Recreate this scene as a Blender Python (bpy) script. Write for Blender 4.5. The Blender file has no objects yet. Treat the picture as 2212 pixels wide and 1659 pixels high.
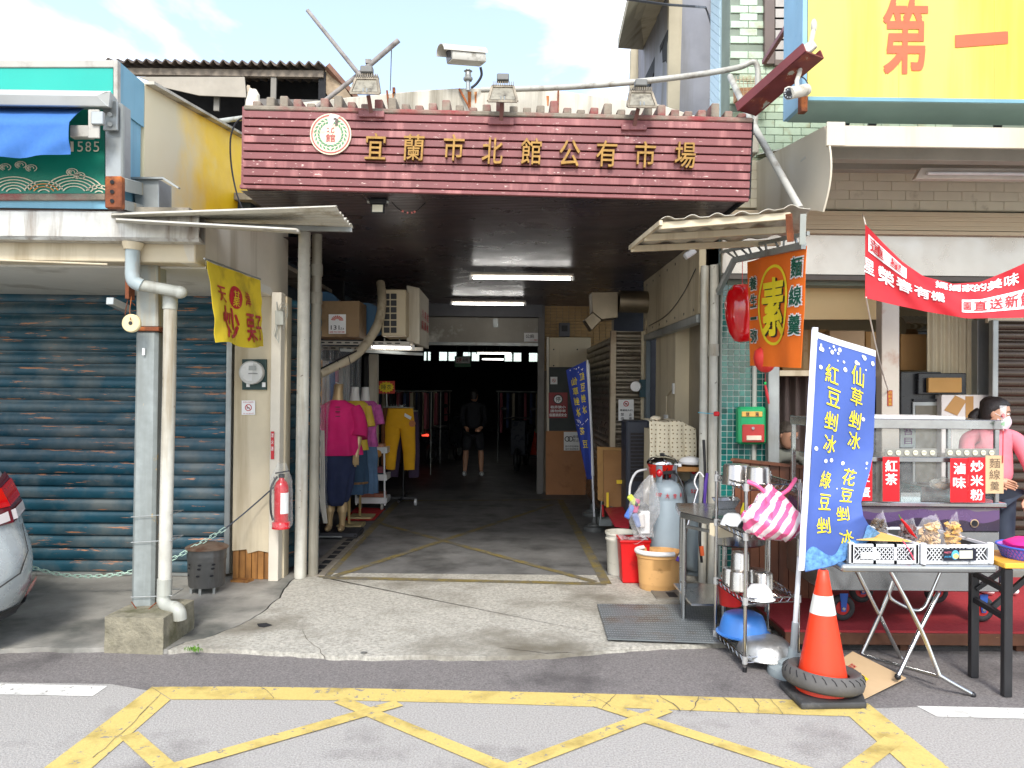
import bpy, bmesh, math, random
from mathutils import Vector, Matrix, noise
random.seed(7)
R = math.radians
sc = bpy.context.scene
COL = sc.collection
# ------------------------------------------------------------------ camera
CAMZ, FPX = 1.65, 1663.0          # eye height; focal length for a 2212 px wide picture
CM = Matrix.Rotation(-R(.48), 3, 'Z') @ Matrix.Rotation(R(90.4), 3, 'X') @ Matrix.Rotation(R(.6), 3, 'Z')
cam_d = bpy.data.cameras.new('camera'); cam = bpy.data.objects.new('camera', cam_d); COL.objects.link(cam)
cam_d.sensor_width = 36; cam_d.lens = FPX / 2212 * 36; cam_d.clip_start = .05; cam_d.clip_end = 2000
cam.matrix_world = Matrix.Translation((0, 0, CAMZ)) @ CM.to_4x4()
sc.camera = cam
# ------------------------------------------------------------------ sky
SUN_EL, SUN_AZ = R(44), R(181)     # azimuth clockwise from +Y (north): behind the camera, slightly left
wd = bpy.data.worlds.new('World'); sc.world = wd; wd.use_nodes = True
nt = wd.node_tree; nt.nodes.clear(); N = nt.nodes.new; LK = nt.links.new
sky = N('ShaderNodeTexSky'); sky.sky_type = 'NISHITA'; sky.sun_disc = False
sky.sun_elevation = SUN_EL; sky.sun_rotation = SUN_AZ; sky.air_density = 1.0; sky.dust_density = 1.5; sky.ozone_density = 1.2
bg1 = N('ShaderNodeBackground'); bg1.inputs[1].default_value = .15; LK(sky.outputs[0], bg1.inputs[0])
bg2 = N('ShaderNodeBackground'); bg2.inputs[0].default_value = (.97, .985, 1, 1); bg2.inputs[1].default_value = 1.1
tc = N('ShaderNodeTexCoord'); mp = N('ShaderNodeMapping'); mp.inputs['Scale'].default_value = (1.5, 1.5, 3.2)
mp.inputs['Location'].default_value = (.35, .1, .3)
LK(tc.outputs['Generated'], mp.inputs[0])
ns = N('ShaderNodeTexNoise'); ns.inputs['Scale'].default_value = 1.9; ns.inputs['Detail'].default_value = 8; ns.inputs['Roughness'].default_value = .52
ns.inputs['Distortion'].default_value = .25
LK(mp.outputs[0], ns.inputs['Vector'])
cr = N('ShaderNodeValToRGB'); cr.color_ramp.elements[0].position = .46; cr.color_ramp.elements[1].position = .68
cr.color_ramp.elements[0].color = (.12, .12, .12, 1)
LK(ns.outputs['Fac'], cr.inputs[0])
mx = N('ShaderNodeMixShader'); LK(cr.outputs[0], mx.inputs[0]); LK(bg1.outputs[0], mx.inputs[1]); LK(bg2.outputs[0], mx.inputs[2])
wo = N('ShaderNodeOutputWorld'); LK(mx.outputs[0], wo.inputs[0])
# ------------------------------------------------------------------ sun (thin overcast) and exposure
sd = bpy.data.lights.new('sun', 'SUN'); so = bpy.data.objects.new('sun', sd); COL.objects.link(so)
sd.energy = 1.5; sd.angle = R(14); sd.color = (1, .965, .91)
sv = Vector((math.sin(SUN_AZ) * math.cos(SUN_EL), math.cos(SUN_AZ) * math.cos(SUN_EL), math.sin(SUN_EL)))
so.rotation_euler = sv.to_track_quat('Z', 'Y').to_euler(); so.location = (0, -5, 20)
sc.view_settings.view_transform = 'Standard'; sc.view_settings.look = 'None'
sc.view_settings.gamma = 1; sc.view_settings.use_curve_mapping = False
sc.view_settings.exposure = 1.28
sc.render.engine = 'CYCLES'; sc.cycles.use_denoising = True; sc.cycles.max_bounces = 6
sc.cycles.transparent_max_bounces = 12; sc.cycles.caustics_reflective = False; sc.cycles.caustics_refractive = False

# ------------------------------------------------------------------ helpers
def P(x, y, D):
    """point of the place that lies D metres in front of the camera's wall"""
    d = CM @ Vector(((x - 1106) / FPX, -(y - 829.5) / FPX, -1)); return Vector((0, 0, CAMZ)) + d * (D / d.y)
def G(x, y, z=0.):
    d = CM @ Vector(((x - 1106) / FPX, -(y - 829.5) / FPX, -1)); return Vector((0, 0, CAMZ)) + d * ((z - CAMZ) / d.z)
def V(*a): return Vector(a)
def L(r, g, b, k=1.):
    f = lambda c: (c / 12.92 if c <= .04045 else ((c + .055) / 1.055) ** 2.4)
    return tuple(min(1, f(c / 255) * k) for c in (r, g, b))
MATS = {}
def M(name, col, rough=.55, metal=0, var=.12, vs=5, dirt=None, da=.4, ds=2.5, streak=0, peel=None, pa=.35, ps=14,
      bump=0, bs=60, spec=.5, emit=0, trans=0, alpha=1, coat=0, pz=1, rnd=.0, sheen=0):
    if name in MATS: return MATS[name]
    m = bpy.data.materials.new(name); m.use_nodes = True; t = m.node_tree; n = t.nodes.new; l = t.links.new
    b = t.nodes['Principled BSDF']; b.inputs['Roughness'].default_value = rough; b.inputs['Metallic'].default_value = metal
    b.inputs['Specular IOR Level'].default_value = spec; b.inputs['Alpha'].default_value = alpha
    b.inputs['Transmission Weight'].default_value = trans; b.inputs['Coat Weight'].default_value = coat
    b.inputs['Sheen Weight'].default_value = sheen
    c = n('ShaderNodeTexCoord'); oi = n('ShaderNodeObjectInfo')
    ml = n('ShaderNodeMath'); ml.operation = 'MULTIPLY'; ml.inputs[1].default_value = 23; l(oi.outputs['Random'], ml.inputs[0])
    va = n('ShaderNodeVectorMath'); va.operation = 'ADD'; l(c.outputs['Object'], va.inputs[0]); l(ml.outputs[0], va.inputs[1])
    vec = va.outputs[0]
    def ramp(src, a, bb):
        mr = n('ShaderNodeMapRange'); mr.inputs[1].default_value = a; mr.inputs[2].default_value = bb; l(src, mr.inputs[0]); return mr.outputs[0]
    def noise_(scale, detail=5, rg=.55, zs=1, xs=1):
        v = vec
        if zs != 1 or xs != 1:
            q = n('ShaderNodeMapping'); q.inputs['Scale'].default_value = (xs, xs, zs); l(vec, q.inputs[0]); v = q.outputs[0]
        x = n('ShaderNodeTexNoise'); x.inputs['Scale'].default_value = scale; x.inputs['Detail'].default_value = detail
        x.inputs['Roughness'].default_value = rg; l(v, x.inputs['Vector']); return x.outputs['Fac']
    def mix(fac, a, bb):
        x = n('ShaderNodeMix'); x.data_type = 'RGBA'; l(fac, x.inputs[0])
        for s, i in ((a, 6), (bb, 7)):
            if isinstance(s, tuple): x.inputs[i].default_value = (*s, 1)
            else: l(s, x.inputs[i])
        return x.outputs[2]
    lo = tuple(v * (1 - var) for v in col); hi = tuple(min(1, v * (1 + var)) for v in col)
    cur = mix(ramp(noise_(vs, 6, .6), .3, .7), lo, hi)
    if rnd:
        mr = n('ShaderNodeMapRange'); mr.inputs[3].default_value = 1 - rnd; mr.inputs[4].default_value = 1 + rnd; l(oi.outputs['Random'], mr.inputs[0])
        x = n('ShaderNodeMix'); x.data_type = 'RGBA'; x.blend_type = 'MULTIPLY'; x.inputs[0].default_value = 1
        l(cur, x.inputs[6]); l(mr.outputs[0], x.inputs[7]); cur = x.outputs[2]
    if dirt:
        f = ramp(noise_(ds, 7, .6, .12 if streak else 1, 1.6 if streak else 1), .68 - da * .4, .86 - da * .3)
        cur = mix(f, cur, dirt)
    if peel:
        f = ramp(noise_(ps, 9, .68, pz), .72 - pa * .35, .735 - pa * .35)
        cur = mix(f, cur, peel)
    l(cur, b.inputs['Base Color'])
    rr = ramp(noise_(vs * 2.3, 4), .25, .8); mr = n('ShaderNodeMapRange'); l(rr, mr.inputs[0])
    mr.inputs[3].default_value = max(.02, rough - .08); mr.inputs[4].default_value = min(1, rough + .1); l(mr.outputs[0], b.inputs['Roughness'])
    if bump:
        bp = n('ShaderNodeBump'); bp.inputs['Strength'].default_value = bump; bp.inputs['Distance'].default_value = .01
        l(noise_(bs, 6, .6), bp.inputs['Height']); l(bp.outputs[0], b.inputs['Normal'])
    if emit:
        l(cur, b.inputs['Emission Color']); b.inputs['Emission Strength'].default_value = emit
    MATS[name] = m
    return m
def glass(name, col=(.9, .95, .95), rough=.05, alpha=.18):
    """thin clear sheet: a little gloss over mostly clear"""
    if name in MATS: return MATS[name]
    m = bpy.data.materials.new(name); m.use_nodes = True; t = m.node_tree; n = t.nodes.new; l = t.links.new
    t.nodes.remove(t.nodes['Principled BSDF'])
    tr = n('ShaderNodeBsdfTransparent'); tr.inputs[0].default_value = (*col, 1)
    gl = n('ShaderNodeBsdfPrincipled'); gl.inputs['Base Color'].default_value = (*col, 1); gl.inputs['Roughness'].default_value = rough
    nz = n('ShaderNodeTexNoise'); nz.inputs['Scale'].default_value = 25
    c = n('ShaderNodeTexCoord'); l(c.outputs['Object'], nz.inputs['Vector'])
    mr = n('ShaderNodeMapRange'); mr.inputs[1].default_value = .3; mr.inputs[2].default_value = .75
    mr.inputs[3].default_value = alpha * .4; mr.inputs[4].default_value = min(1, alpha * 1.3); l(nz.outputs['Fac'], mr.inputs[0])
    lw = n('ShaderNodeLayerWeight'); lw.inputs[0].default_value = .25; mm = n('ShaderNodeMath'); mm.operation = 'MULTIPLY_ADD'; l(lw.outputs['Facing'], mm.inputs[0]); mm.inputs[1].default_value = .35; l(mr.outputs[0], mm.inputs[2])
    ms = n('ShaderNodeMixShader'); l(mm.outputs[0], ms.inputs[0]); l(tr.outputs[0], ms.inputs[1]); l(gl.outputs[0], ms.inputs[2])
    l(ms.outputs[0], t.nodes['Material Output'].inputs[0]); MATS[name] = m
    return m

def tag(o, label=None, cat=None, group=None, kind=None):
    if label: o['label'] = label
    if cat: o['category'] = cat
    if group: o['group'] = group
    if kind: o['kind'] = kind
    return o
def thing(name, label, cat, loc=(0, 0, 0), rz=0, group=None):
    o = bpy.data.objects.new(name, None); COL.objects.link(o); o.empty_display_size = .1
    o.location = loc; o.rotation_euler = (0, 0, rz); tag(o, label, cat, group); return o
def dup(root, loc=None, rz=None, label=None):
    def cp(o, par):
        c = o.copy(); COL.objects.link(c); c.parent = par
        for ch in [k for k in bpy.data.objects if k.parent == o]: cp(ch, c)
        return c
    r = cp(root, None)
    if loc is not None: r.location = loc
    if rz is not None: r.rotation_euler = (0, 0, rz)
    if label: r['label'] = label
    return r
def inst(src, name, mtx, par):
    """another object on the same mesh"""
    o = bpy.data.objects.new(name, src.data); COL.objects.link(o); o.parent = par; o.matrix_basis = mtx; return o

class B:
    def __init__(s): s.bm = bmesh.new()
    def verts(s, pts): return [s.bm.verts.new(p) for p in pts]
    def poly(s, pts): s.bm.faces.new(s.verts(pts)); return s
    def box(s, x0, x1, y0, y1, z0, z1):
        v = s.verts([(x, y, z) for z in (z0, z1) for x, y in ((x0, y0), (x1, y0), (x1, y1), (x0, y1))])
        for f in ((3, 2, 1, 0), (4, 5, 6, 7), (0, 1, 5, 4), (1, 2, 6, 5), (2, 3, 7, 6), (3, 0, 4, 7)): s.bm.faces.new([v[i] for i in f])
        return s
    def ob(s, c, size, rot=None):
        rot = rot or Matrix.Identity(3); c = Vector(c); h = [k / 2 for k in size]
        v = s.verts([c + rot @ Vector((x * h[0], y * h[1], z * h[2])) for z in (-1, 1) for x, y in ((-1, -1), (1, -1), (1, 1), (-1, 1))])
        for f in ((3, 2, 1, 0), (4, 5, 6, 7), (0, 1, 5, 4), (1, 2, 6, 5), (2, 3, 7, 6), (3, 0, 4, 7)): s.bm.faces.new([v[i] for i in f])
        return s
    def beam(s, p0, p1, w, h, up=(0, 0, 1)):
        p0, p1 = Vector(p0), Vector(p1); d = (p1 - p0); ln = d.length; d.normalize(); u = Vector(up)
        x = d.cross(u)
        if x.length < 1e-4: x = d.cross(Vector((0, 1, 0)))
        x.normalize(); u = x.cross(d)
        return s.ob((p0 + p1) / 2, (w, ln, h), Matrix((x, d, u)).transposed())
    def prism(s, pts, vec):
        vec = Vector(vec); a = s.verts(pts); b = s.verts([Vector(p) + vec for p in pts]); n = len(pts)
        s.bm.faces.new(a[::-1]); s.bm.faces.new(b)
        for i in range(n): s.bm.faces.new((a[i], a[(i + 1) % n], b[(i + 1) % n], b[i]))
        return s
    def ring(s, c, ax, rad, n, ref=None, sx=1, sy=1):
        ax = Vector(ax).normalized(); r = Vector(ref) if ref else (Vector((0, 0, 1)) if abs(ax.z) < .9 else Vector((1, 0, 0)))
        x = ax.cross(r).normalized(); y = ax.cross(x)
        return s.verts([Vector(c) + x * (math.cos(2 * math.pi * i / n) * rad * sx) + y * (math.sin(2 * math.pi * i / n) * rad * sy) for i in range(n)])
    def skinr(s, rings, cap=True, closed=False):
        k = len(rings); n = len(rings[0])
        for j in range(k if closed else k - 1):
            a, b = rings[j], rings[(j + 1) % k]
            for i in range(n): s.bm.faces.new((a[i], a[(i + 1) % n], b[(i + 1) % n], b[i]))
        if cap and not closed:
            s.bm.faces.new(rings[0][::-1]); s.bm.faces.new(rings[-1])
        return s
    def cyl(s, p0, p1, r0, r1=None, n=14, cap=True):
        p0, p1 = Vector(p0), Vector(p1); r1 = r0 if r1 is None else r1
        return s.skinr([s.ring(p0, p1 - p0, r0, n), s.ring(p1, p1 - p0, r1, n)], cap)
    def tube(s, pts, r, n=8, closed=False, cap=True):
        pts = [Vector(p) for p in pts]; k = len(pts); rings = []; ref = None
        for i in range(k):
            a = pts[(i - 1) % k] if (closed or i) else pts[0]; b = pts[(i + 1) % k] if (closed or i < k - 1) else pts[-1]
            d = (b - a).normalized()
            if ref is None: ref = Vector((0, 0, 1)) if abs(d.z) < .9 else Vector((1, 0, 0))
            x = d.cross(ref).normalized(); y = d.cross(x); ref = -y if False else x.cross(d)
            rr = r[i] if isinstance(r, (list, tuple)) else r
            rings.append(s.verts([pts[i] + x * (math.cos(2 * math.pi * q / n) * rr) + y * (math.sin(2 * math.pi * q / n) * rr) for q in range(n)]))
        return s.skinr(rings, cap, closed)
    def lathe(s, prof, c=(0, 0, 0), n=24, sx=1, sy=1, rot=None, cap=True):
        c = Vector(c); rot = rot or Matrix.Identity(3)
        rings = [s.verts([c + rot @ Vector((math.cos(2 * math.pi * i / n) * r * sx, math.sin(2 * math.pi * i / n) * r * sy, z)) for i in range(n)]) for r, z in prof]
        return s.skinr(rings, cap)
    def grid(s, fn, nu, nv, thick=0):
        g = [[s.bm.verts.new(fn(i / nu, j / nv)) for i in range(nu + 1)] for j in range(nv + 1)]
        fs = [s.bm.faces.new((g[j][i], g[j][i + 1], g[j + 1][i + 1], g[j + 1][i])) for j in range(nv) for i in range(nu)]
        if thick:
            s.bm.normal_update(); bmesh.ops.solidify(s.bm, geom=fs, thickness=thick)
        return s
    def ell(s, c, r, nu=16, nv=10, rot=None):
        c = Vector(c); rot = rot or Matrix.Identity(3); rings = []
        for j in range(nv + 1):
            t = math.pi * (j + .02) / (nv + .04); rings.append(s.verts([c + rot @ Vector((r[0] * math.sin(t) * math.cos(2 * math.pi * i / nu), r[1] * math.sin(t) * math.sin(2 * math.pi * i / nu), -r[2] * math.cos(t))) for i in range(nu)]))
        return s.skinr(rings)
    def jitter(s, a, f=8, seed=0):
        for v in s.bm.verts: v.co += noise.noise_vector(v.co * f + Vector((seed, 0, 0))) * a
        return s
    def o(s, name, mat, par=None, smooth=False, bev=0, label=None, cat=None, group=None, kind=None, seg=1):
        bmesh.ops.recalc_face_normals(s.bm, faces=s.bm.faces)
        if bev:
            ed = [e for e in s.bm.edges if len(e.link_faces) == 2 and e.calc_face_angle(0) > .6]
            bmesh.ops.bevel(s.bm, geom=ed, offset=bev, segments=seg, profile=.6, affect='EDGES')
        me = bpy.data.meshes.new(name); s.bm.to_mesh(me); s.bm.free()
        if smooth:
            me.polygons.foreach_set('use_smooth', [True] * len(me.polygons))
            try: me.set_sharp_from_angle(angle=R(50 if smooth is True else smooth))
            except Exception: pass
        if mat: me.materials.append(mat)
        ob = bpy.data.objects.new(name, me); COL.objects.link(ob)
        if par:
            ob.parent = par
            bi = Matrix.Identity(4); q = par
            while q: bi = q.matrix_parent_inverse.inverted() if False else bi; q = q.parent
            ob.matrix_parent_inverse = wmat(par).inverted()
        return tag(ob, label, cat, group, kind)
def wmat(o):
    m = Matrix.LocRotScale(o.location, o.rotation_euler, o.scale)
    return (wmat(o.parent) @ o.matrix_parent_inverse @ m) if o.parent else m
def frame(o, ux, uy):
    """flat print frame: (u, v, out) -> place"""
    o, ux, uy = Vector(o), Vector(ux).normalized(), Vector(uy).normalized(); nn = ux.cross(uy)
    return lambda u, v, w=0: o + ux * u + uy * v + nn * w
def pframe(x0, y0, x1, y1, D):
    """frame on a wall facing the street; u, v run 0..1 from lower left"""
    a, b, c = P(x0, y1, D), P(x1, y1, D), P(x0, y0, D)
    return lambda u, v, w=0: a + (b - a) * u + (c - a) * v + Vector((0, -w, 0))
GL = {}
def glyph(ch, off=0, res=3):
    k = (ch, off, res)
    if k in GL: return GL[k]
    cu = bpy.data.curves.new('t', 'FONT'); cu.body = ch; cu.size = 1; cu.resolution_u = res; cu.offset = off; cu.fill_mode = 'FRONT' if hasattr(cu, 'fill_mode') else cu.fill_mode
    ob = bpy.data.objects.new('t', cu); me = ob.to_mesh()
    vs = [v.co.copy() for v in me.vertices]; fs = [tuple(p.vertices) for p in me.polygons]; ob.to_mesh_clear()
    bpy.data.objects.remove(ob); bpy.data.curves.remove(cu)
    if vs:
        x0 = min(v.x for v in vs); x1 = max(v.x for v in vs); y0 = min(v.y for v in vs); y1 = max(v.y for v in vs)
        vs = [((v.x - (x0 + x1) / 2) / max(1e-6, x1 - x0), (v.y - (y0 + y1) / 2) / max(1e-6, y1 - y0)) for v in vs]
    GL[k] = (vs, fs); return GL[k]
def letters(par, mat, items, fr, out=.002, off=.02, name='lettering', thick=0, sub=0, res=3, each=False):
    """flat print or raised letters; items: (text, u, v, width, height[, slant[, rise]]) in the frame's units; off = extra weight"""
    if each:
        for it in items: letters(par, mat, [it], fr, out, off, name, thick, sub, res)
        return
    b = B(); sh = [(0, 0)] if off <= 0 else [(off, off), (-off, off), (off, -off), (-off, -off)]
    for it in items:
        vs, fs = glyph(it[0], 0, res); sl = it[5] if len(it) > 5 else 0; ri = it[6] if len(it) > 6 else 0
        for si, (dx, dy) in enumerate(sh):
            bb = bmesh.new(); bv = [bb.verts.new((it[1] + (x + dx + sl * y) * it[3], it[2] + (y + dy + ri * x) * it[4], 0)) for x, y in vs]
            for f in fs:
                try: bb.faces.new([bv[i] for i in f])
                except ValueError: pass
            if sub:
                bmesh.ops.triangulate(bb, faces=bb.faces)
                for _ in range(4):
                    e = [e for e in bb.edges if e.calc_length() > sub]
                    if not e: break
                    bmesh.ops.subdivide_edges(bb, edges=e, cuts=1); bmesh.ops.triangulate(bb, faces=bb.faces)
            ex = set()
            if thick:
                r = bmesh.ops.extrude_face_region(bb, geom=list(bb.faces)); ex = set(v for v in r['geom'] if isinstance(v, bmesh.types.BMVert))
            bb.verts.index_update(); mp = {}
            for v in bb.verts: mp[v.index] = b.bm.verts.new(fr(v.co.x, v.co.y, out + si * .0003 + (thick if v in ex else 0)))
            for f in bb.faces:
                try: b.bm.faces.new([mp[v.index] for v in f.verts])
                except ValueError: pass
            bb.free()
    return b.o(name, mat, par)
def curve_pts(a, b, sag, n=16):
    a, b = Vector(a), Vector(b); return [a.lerp(b, i / n) + Vector((0, 0, -sag * 4 * (i / n) * (1 - i / n))) for i in range(n + 1)]
def spline(pts, n=6):
    p = [Vector(q) for q in pts]; out = []
    for i in range(len(p) - 1):
        a, b, c, d = p[max(0, i - 1)], p[i], p[i + 1], p[min(len(p) - 1, i + 2)]
        for k in range(n):
            t = k / n; out.append(.5 * (2 * b + (c - a) * t + (2 * a - 5 * b + 4 * c - d) * t * t + (3 * b - a - 3 * c + d) * t ** 3))
    return out + [p[-1]]
# ================================================================== materials of the setting
m_road = M('worn_asphalt', L(192, 188, 182, .72), .9, vs=105, var=.34, dirt=L(120, 112, 110, .6), da=.35, ds=1.1, bump=.7, bs=190)
m_asph = M('dark_asphalt', L(150, 144, 141, .62), .9, vs=95, var=.42, dirt=L(70, 66, 66), da=.4, ds=1.4, bump=.8, bs=170)
m_yel = M('yellow_road_paint', L(232, 206, 122, .72), .7, vs=90, var=.1, dirt=L(150, 130, 70), da=.45, ds=5, peel=L(150, 144, 138, .75), pa=.33, ps=24, bump=.25, bs=150)
m_wht = M('white_road_paint', L(240, 238, 230, .8), .7, vs=90, var=.08, dirt=L(150, 148, 142), da=.42, ds=6, peel=L(140, 134, 128, .75), pa=.32, ps=24, bump=.25, bs=150)
m_conc_l = M('damp_concrete', L(156, 153, 145, .85), .65, vs=2.2, var=.3, dirt=L(66, 70, 66), da=.55, ds=1.6, bump=.3, bs=70, peel=L(175, 165, 145), pa=.1, ps=5)
m_conc = M('aggregate_concrete', L(190, 186, 174, .82), .9, vs=48, var=.38, dirt=L(112, 106, 92), da=.5, ds=1.5, bump=.8, bs=120)
m_corr = M('falloff_dark_concrete', L(128, 127, 124, .72), .6, vs=3, var=.25, dirt=L(60, 60, 58), da=.5, ds=2.2, bump=.25, bs=90)  # pavement concrete in a darker grey; light falloff put into the colour
m_corry = M('worn_floor_yellow', L(150, 132, 70, .7), .7, vs=30, var=.2, dirt=L(104, 100, 90), da=.75, ds=6, peel=L(90, 86, 80), pa=.4, ps=22)
m_white = M('dirty_white_wall', L(226, 218, 200, .82), .75, vs=3, var=.07, dirt=L(150, 136, 112), da=.35, ds=2.2, streak=1, peel=L(120, 100, 78), pa=.06, ps=9, bump=.12, bs=40)
m_cream = M('cream_board', L(222, 208, 178, .8), .7, vs=3, var=.08, dirt=L(150, 132, 100), da=.4, ds=2.6, streak=1, bump=.08, bs=40)
m_soff = M('white_soffit', L(222, 220, 210, .9), .8, vs=2, var=.06, dirt=L(150, 145, 130), da=.3, ds=2)
m_galv = M('galvanised_steel', L(168, 172, 170, .8), .42, .55, vs=4, var=.16, dirt=L(110, 100, 84), da=.35, ds=3, streak=1, bump=.05, bs=60)
m_galvo = M('old_painted_steel', L(172, 176, 168, .8), .5, .15, vs=4, var=.14, dirt=L(176, 150, 100), da=.35, ds=5, streak=1, peel=L(122, 72, 44), pa=.1, ps=12)
m_rust = M('rusty_steel', L(120, 66, 38, .9), .85, .1, vs=9, var=.4, dirt=L(190, 110, 50), da=.4, ds=8, bump=.4, bs=80)
m_pvc = M('grey_pvc', L(186, 188, 178, .8), .5, vs=4, var=.1, dirt=L(110, 98, 78), da=.42, ds=4, streak=1, peel=L(60, 56, 50), pa=.07, ps=9)
m_pvcb = M('pale_blue_pvc', L(172, 186, 188, .8), .5, vs=4, var=.1, dirt=L(150, 110, 60), da=.4, ds=5, streak=1)
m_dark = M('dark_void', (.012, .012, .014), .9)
m_blackm = M('black_metal', (.02, .02, .022), .4, .3)
m_stain = M('brushed_stainless', L(190, 192, 192, .8), .22, .95, vs=3, var=.12, bump=.04, bs=30)
m_chrome = M('bright_stainless', L(214, 214, 212, .85), .12, 1, vs=2, var=.08, bump=.03, bs=12)
m_concw = M('weathered_concrete', L(158, 150, 134, .8), .9, vs=6, var=.2, dirt=L(84, 78, 64), da=.5, ds=2.4, streak=1, bump=.5, bs=50)

# ================================================================== ground, road, pavement
GZ = .03
B().box(-150, 150, -150, 150, -.06, -.05).o('ground', m_road, kind='structure')
B().box(-60, 60, -40, 6.5, -.04, 0).o('road', m_road, kind='structure')
def zz(pts, z): return [Vector((p.x, p.y, z)) for p in pts]
edge_r = [G(x, y, 0) for x, y in ((362, 1414), (430, 1409), (500, 1413), (560, 1416), (640, 1421), (700, 1425), (800, 1428), (900, 1426), (1000, 1428), (1150, 1426), (1230, 1420), (1300, 1415), (1370, 1408), (1430, 1404), (1500, 1402), (1580, 1398), (1720, 1398))]
edge_l = [G(x, y, 0) for x, y in ((-700, 1404), (-300, 1412), (0, 1413), (80, 1409), (160, 1412), (226, 1409), (300, 1412), (352, 1414))]
crack = [G(x, y, 0) for x, y in ((362, 1412), (398, 1398), (432, 1390), (470, 1378), (500, 1366), (545, 1345), (572, 1324), (600, 1300), (618, 1275), (632, 1260), (640, 1243))]
def jag(pts, n, a, seed):
    o = []
    for i in range(len(pts) - 1):
        for k in range(n):
            p = pts[i].lerp(pts[i + 1], k / n); o.append(p + noise.noise_vector(p * 9 + Vector((seed, 0, 0))) * a + noise.noise_vector(p * 31) * a * .5)
    return o + [pts[-1]]
er, el, ck = jag(edge_r, 6, .022, 1), jag(edge_l, 6, .02, 2), jag(crack, 5, .016, 3)
asp = zz([V(-12, 4.3, 0)] + [V(-12, 4.95, 0), V(8, 4.95, 0)] + [V(8, G(2300, 1542).y, 0), G(2000, 1527), G(1880, 1530), G(1500, 1515), G(1106, 1508), G(760, 1500), G(350, 1497), G(240, 1478), G(0, 1474)], .0015)
bb = B(); bb.poly(asp); bb.o('asphalt_strip', m_asph, kind='structure')
def slab(name, pts, mat, z0=-.01, z1=GZ):
    b = B(); b.prism(zz(pts, z0), (0, 0, z1 - z0)); return b.o(name, mat, kind='structure')
slab('pavement', el + ck + [V(ck[-1].x, 6.75, 0), V(-12, 6.75, 0), V(-12, el[0].y, 0)], m_conc_l)
slab('pavement', er + [V(er[-1].x, 6.75, 0), V(ck[-1].x + .014, 6.75, 0)] + [p + V(.012, .006, 0) for p in ck[::-1]], m_conc)
slab('corridor_floor', [V(-2.6, 6.752, 0), V(2.5, 6.752, 0), V(2.5, 12.4, 0), V(-2.6, 12.4, 0)], m_corr, -.02, GZ + .001)
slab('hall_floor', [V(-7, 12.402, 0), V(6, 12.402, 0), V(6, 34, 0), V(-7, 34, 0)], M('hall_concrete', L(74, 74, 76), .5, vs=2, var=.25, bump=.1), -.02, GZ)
# broken drain hole, moss tuft
bb = B(); bb.prism(zz([G(555, 1358), G(575, 1356), G(588, 1361), G(570, 1366), G(558, 1364)], GZ + .003), (0, 0, .0015)); bb.o('pavement_hole', m_dark, kind='structure')
bb = B()
for i in range(70):
    p = G(random.gauss(418, 9), random.gauss(1406, 3), GZ); h = random.uniform(.008, .024); a = random.uniform(0, 6.3)
    d = V(math.cos(a), math.sin(a), 0) * random.uniform(.004, .009); q = V(-d.y, d.x, 0) * .5
    bb.poly([p, p + d + q + V(0, 0, h), p + d * 2 + V(0, 0, h * 1.2), p + d - q + V(0, 0, h * .8)])
bb.o('moss_tuft', M('moss', L(110, 160, 50, .7), .9), kind='stuff', label='small green weeds growing in the pavement crack', cat='weeds')
bb = B(); c_ = G(786, 1411, GZ); bb.lathe([(.02, -.002), (.022, .004), (.014, .007)], c_, 12); bb.o('metal_stud', m_galv, label='small round metal stud set in the pavement edge', cat='stud')

# painted markings
def band(b, pts, z):
    b.poly(zz(pts, z))
def lin(b, p, q, w, z, ext=0):
    p, q = Vector(p), Vector(q); d = (q - p).normalized(); n_ = V(-d.y, d.x, 0) * w / 2; q = q + d * ext
    n = max(2, int((q - p).length / .12))
    for i in range(n):
        a, c = p.lerp(q, i / n), p.lerp(q, (i + 1) / n); b.poly(zz([a + n_, a - n_, c - n_, c + n_], z))
bb = B()
top = [(327, 1484.6), (500, 1484), (760, 1487.5), (1106, 1495), (1400, 1502), (1696, 1512), (1878, 1521)]
bot = [(370, 1512), (540, 1512), (760, 1514), (1106, 1522), (1400, 1532), (1696, 1544), (1850, 1549)]
for i in range(6): band(bb, [G(*bot[i]), G(*bot[i + 1]), G(*top[i + 1]), G(*top[i])], .003)
bb.o('yellow_road_marking', m_yel, kind='structure')
bb = B(); band(bb, [G(327, 1486), G(368, 1513), G(200, 1659), G(-150, 1950), G(-262, 1935), G(97, 1659)], .0042)
band(bb, [G(1878, 1523), G(2048, 1659), G(2400, 1935), G(2285, 1950), G(1956, 1659), G(1834, 1548)], .0042); bb.o('yellow_road_marking', m_yel, kind='structure')
bb = B()
lin(bb, G(735, 1514), G(1065, 1651), .085, .0054, 1.6); lin(bb, G(1290, 1522), G(1700, 1653), .085, .0054, 1.6)
lin(bb, G(278, 1588), G(345, 1648), .085, .0054, .5); bb.o('yellow_road_marking', m_yel, kind='structure')
bb = B()
lin(bb, G(862, 1521), G(400, 1653), .085, .0066, 1.2); lin(bb, G(1440, 1534), G(1136, 1649), .085, .0066, 1.5)
lin(bb, G(1930, 1600), G(1862, 1652), .085, .0066, .8); bb.o('yellow_road_marking', m_yel, kind='structure')
for q in (((-500, 1470), (0, 1478), (232, 1483), (200, 1505), (0, 1501), (-500, 1490)), ((1980, 1526), (2700, 1540), (2700, 1566), (2024, 1549))):
    bb = B(); band(bb, [G(*p) for p in q], .003); bb.o('white_road_marking', m_wht, kind='structure')
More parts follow.
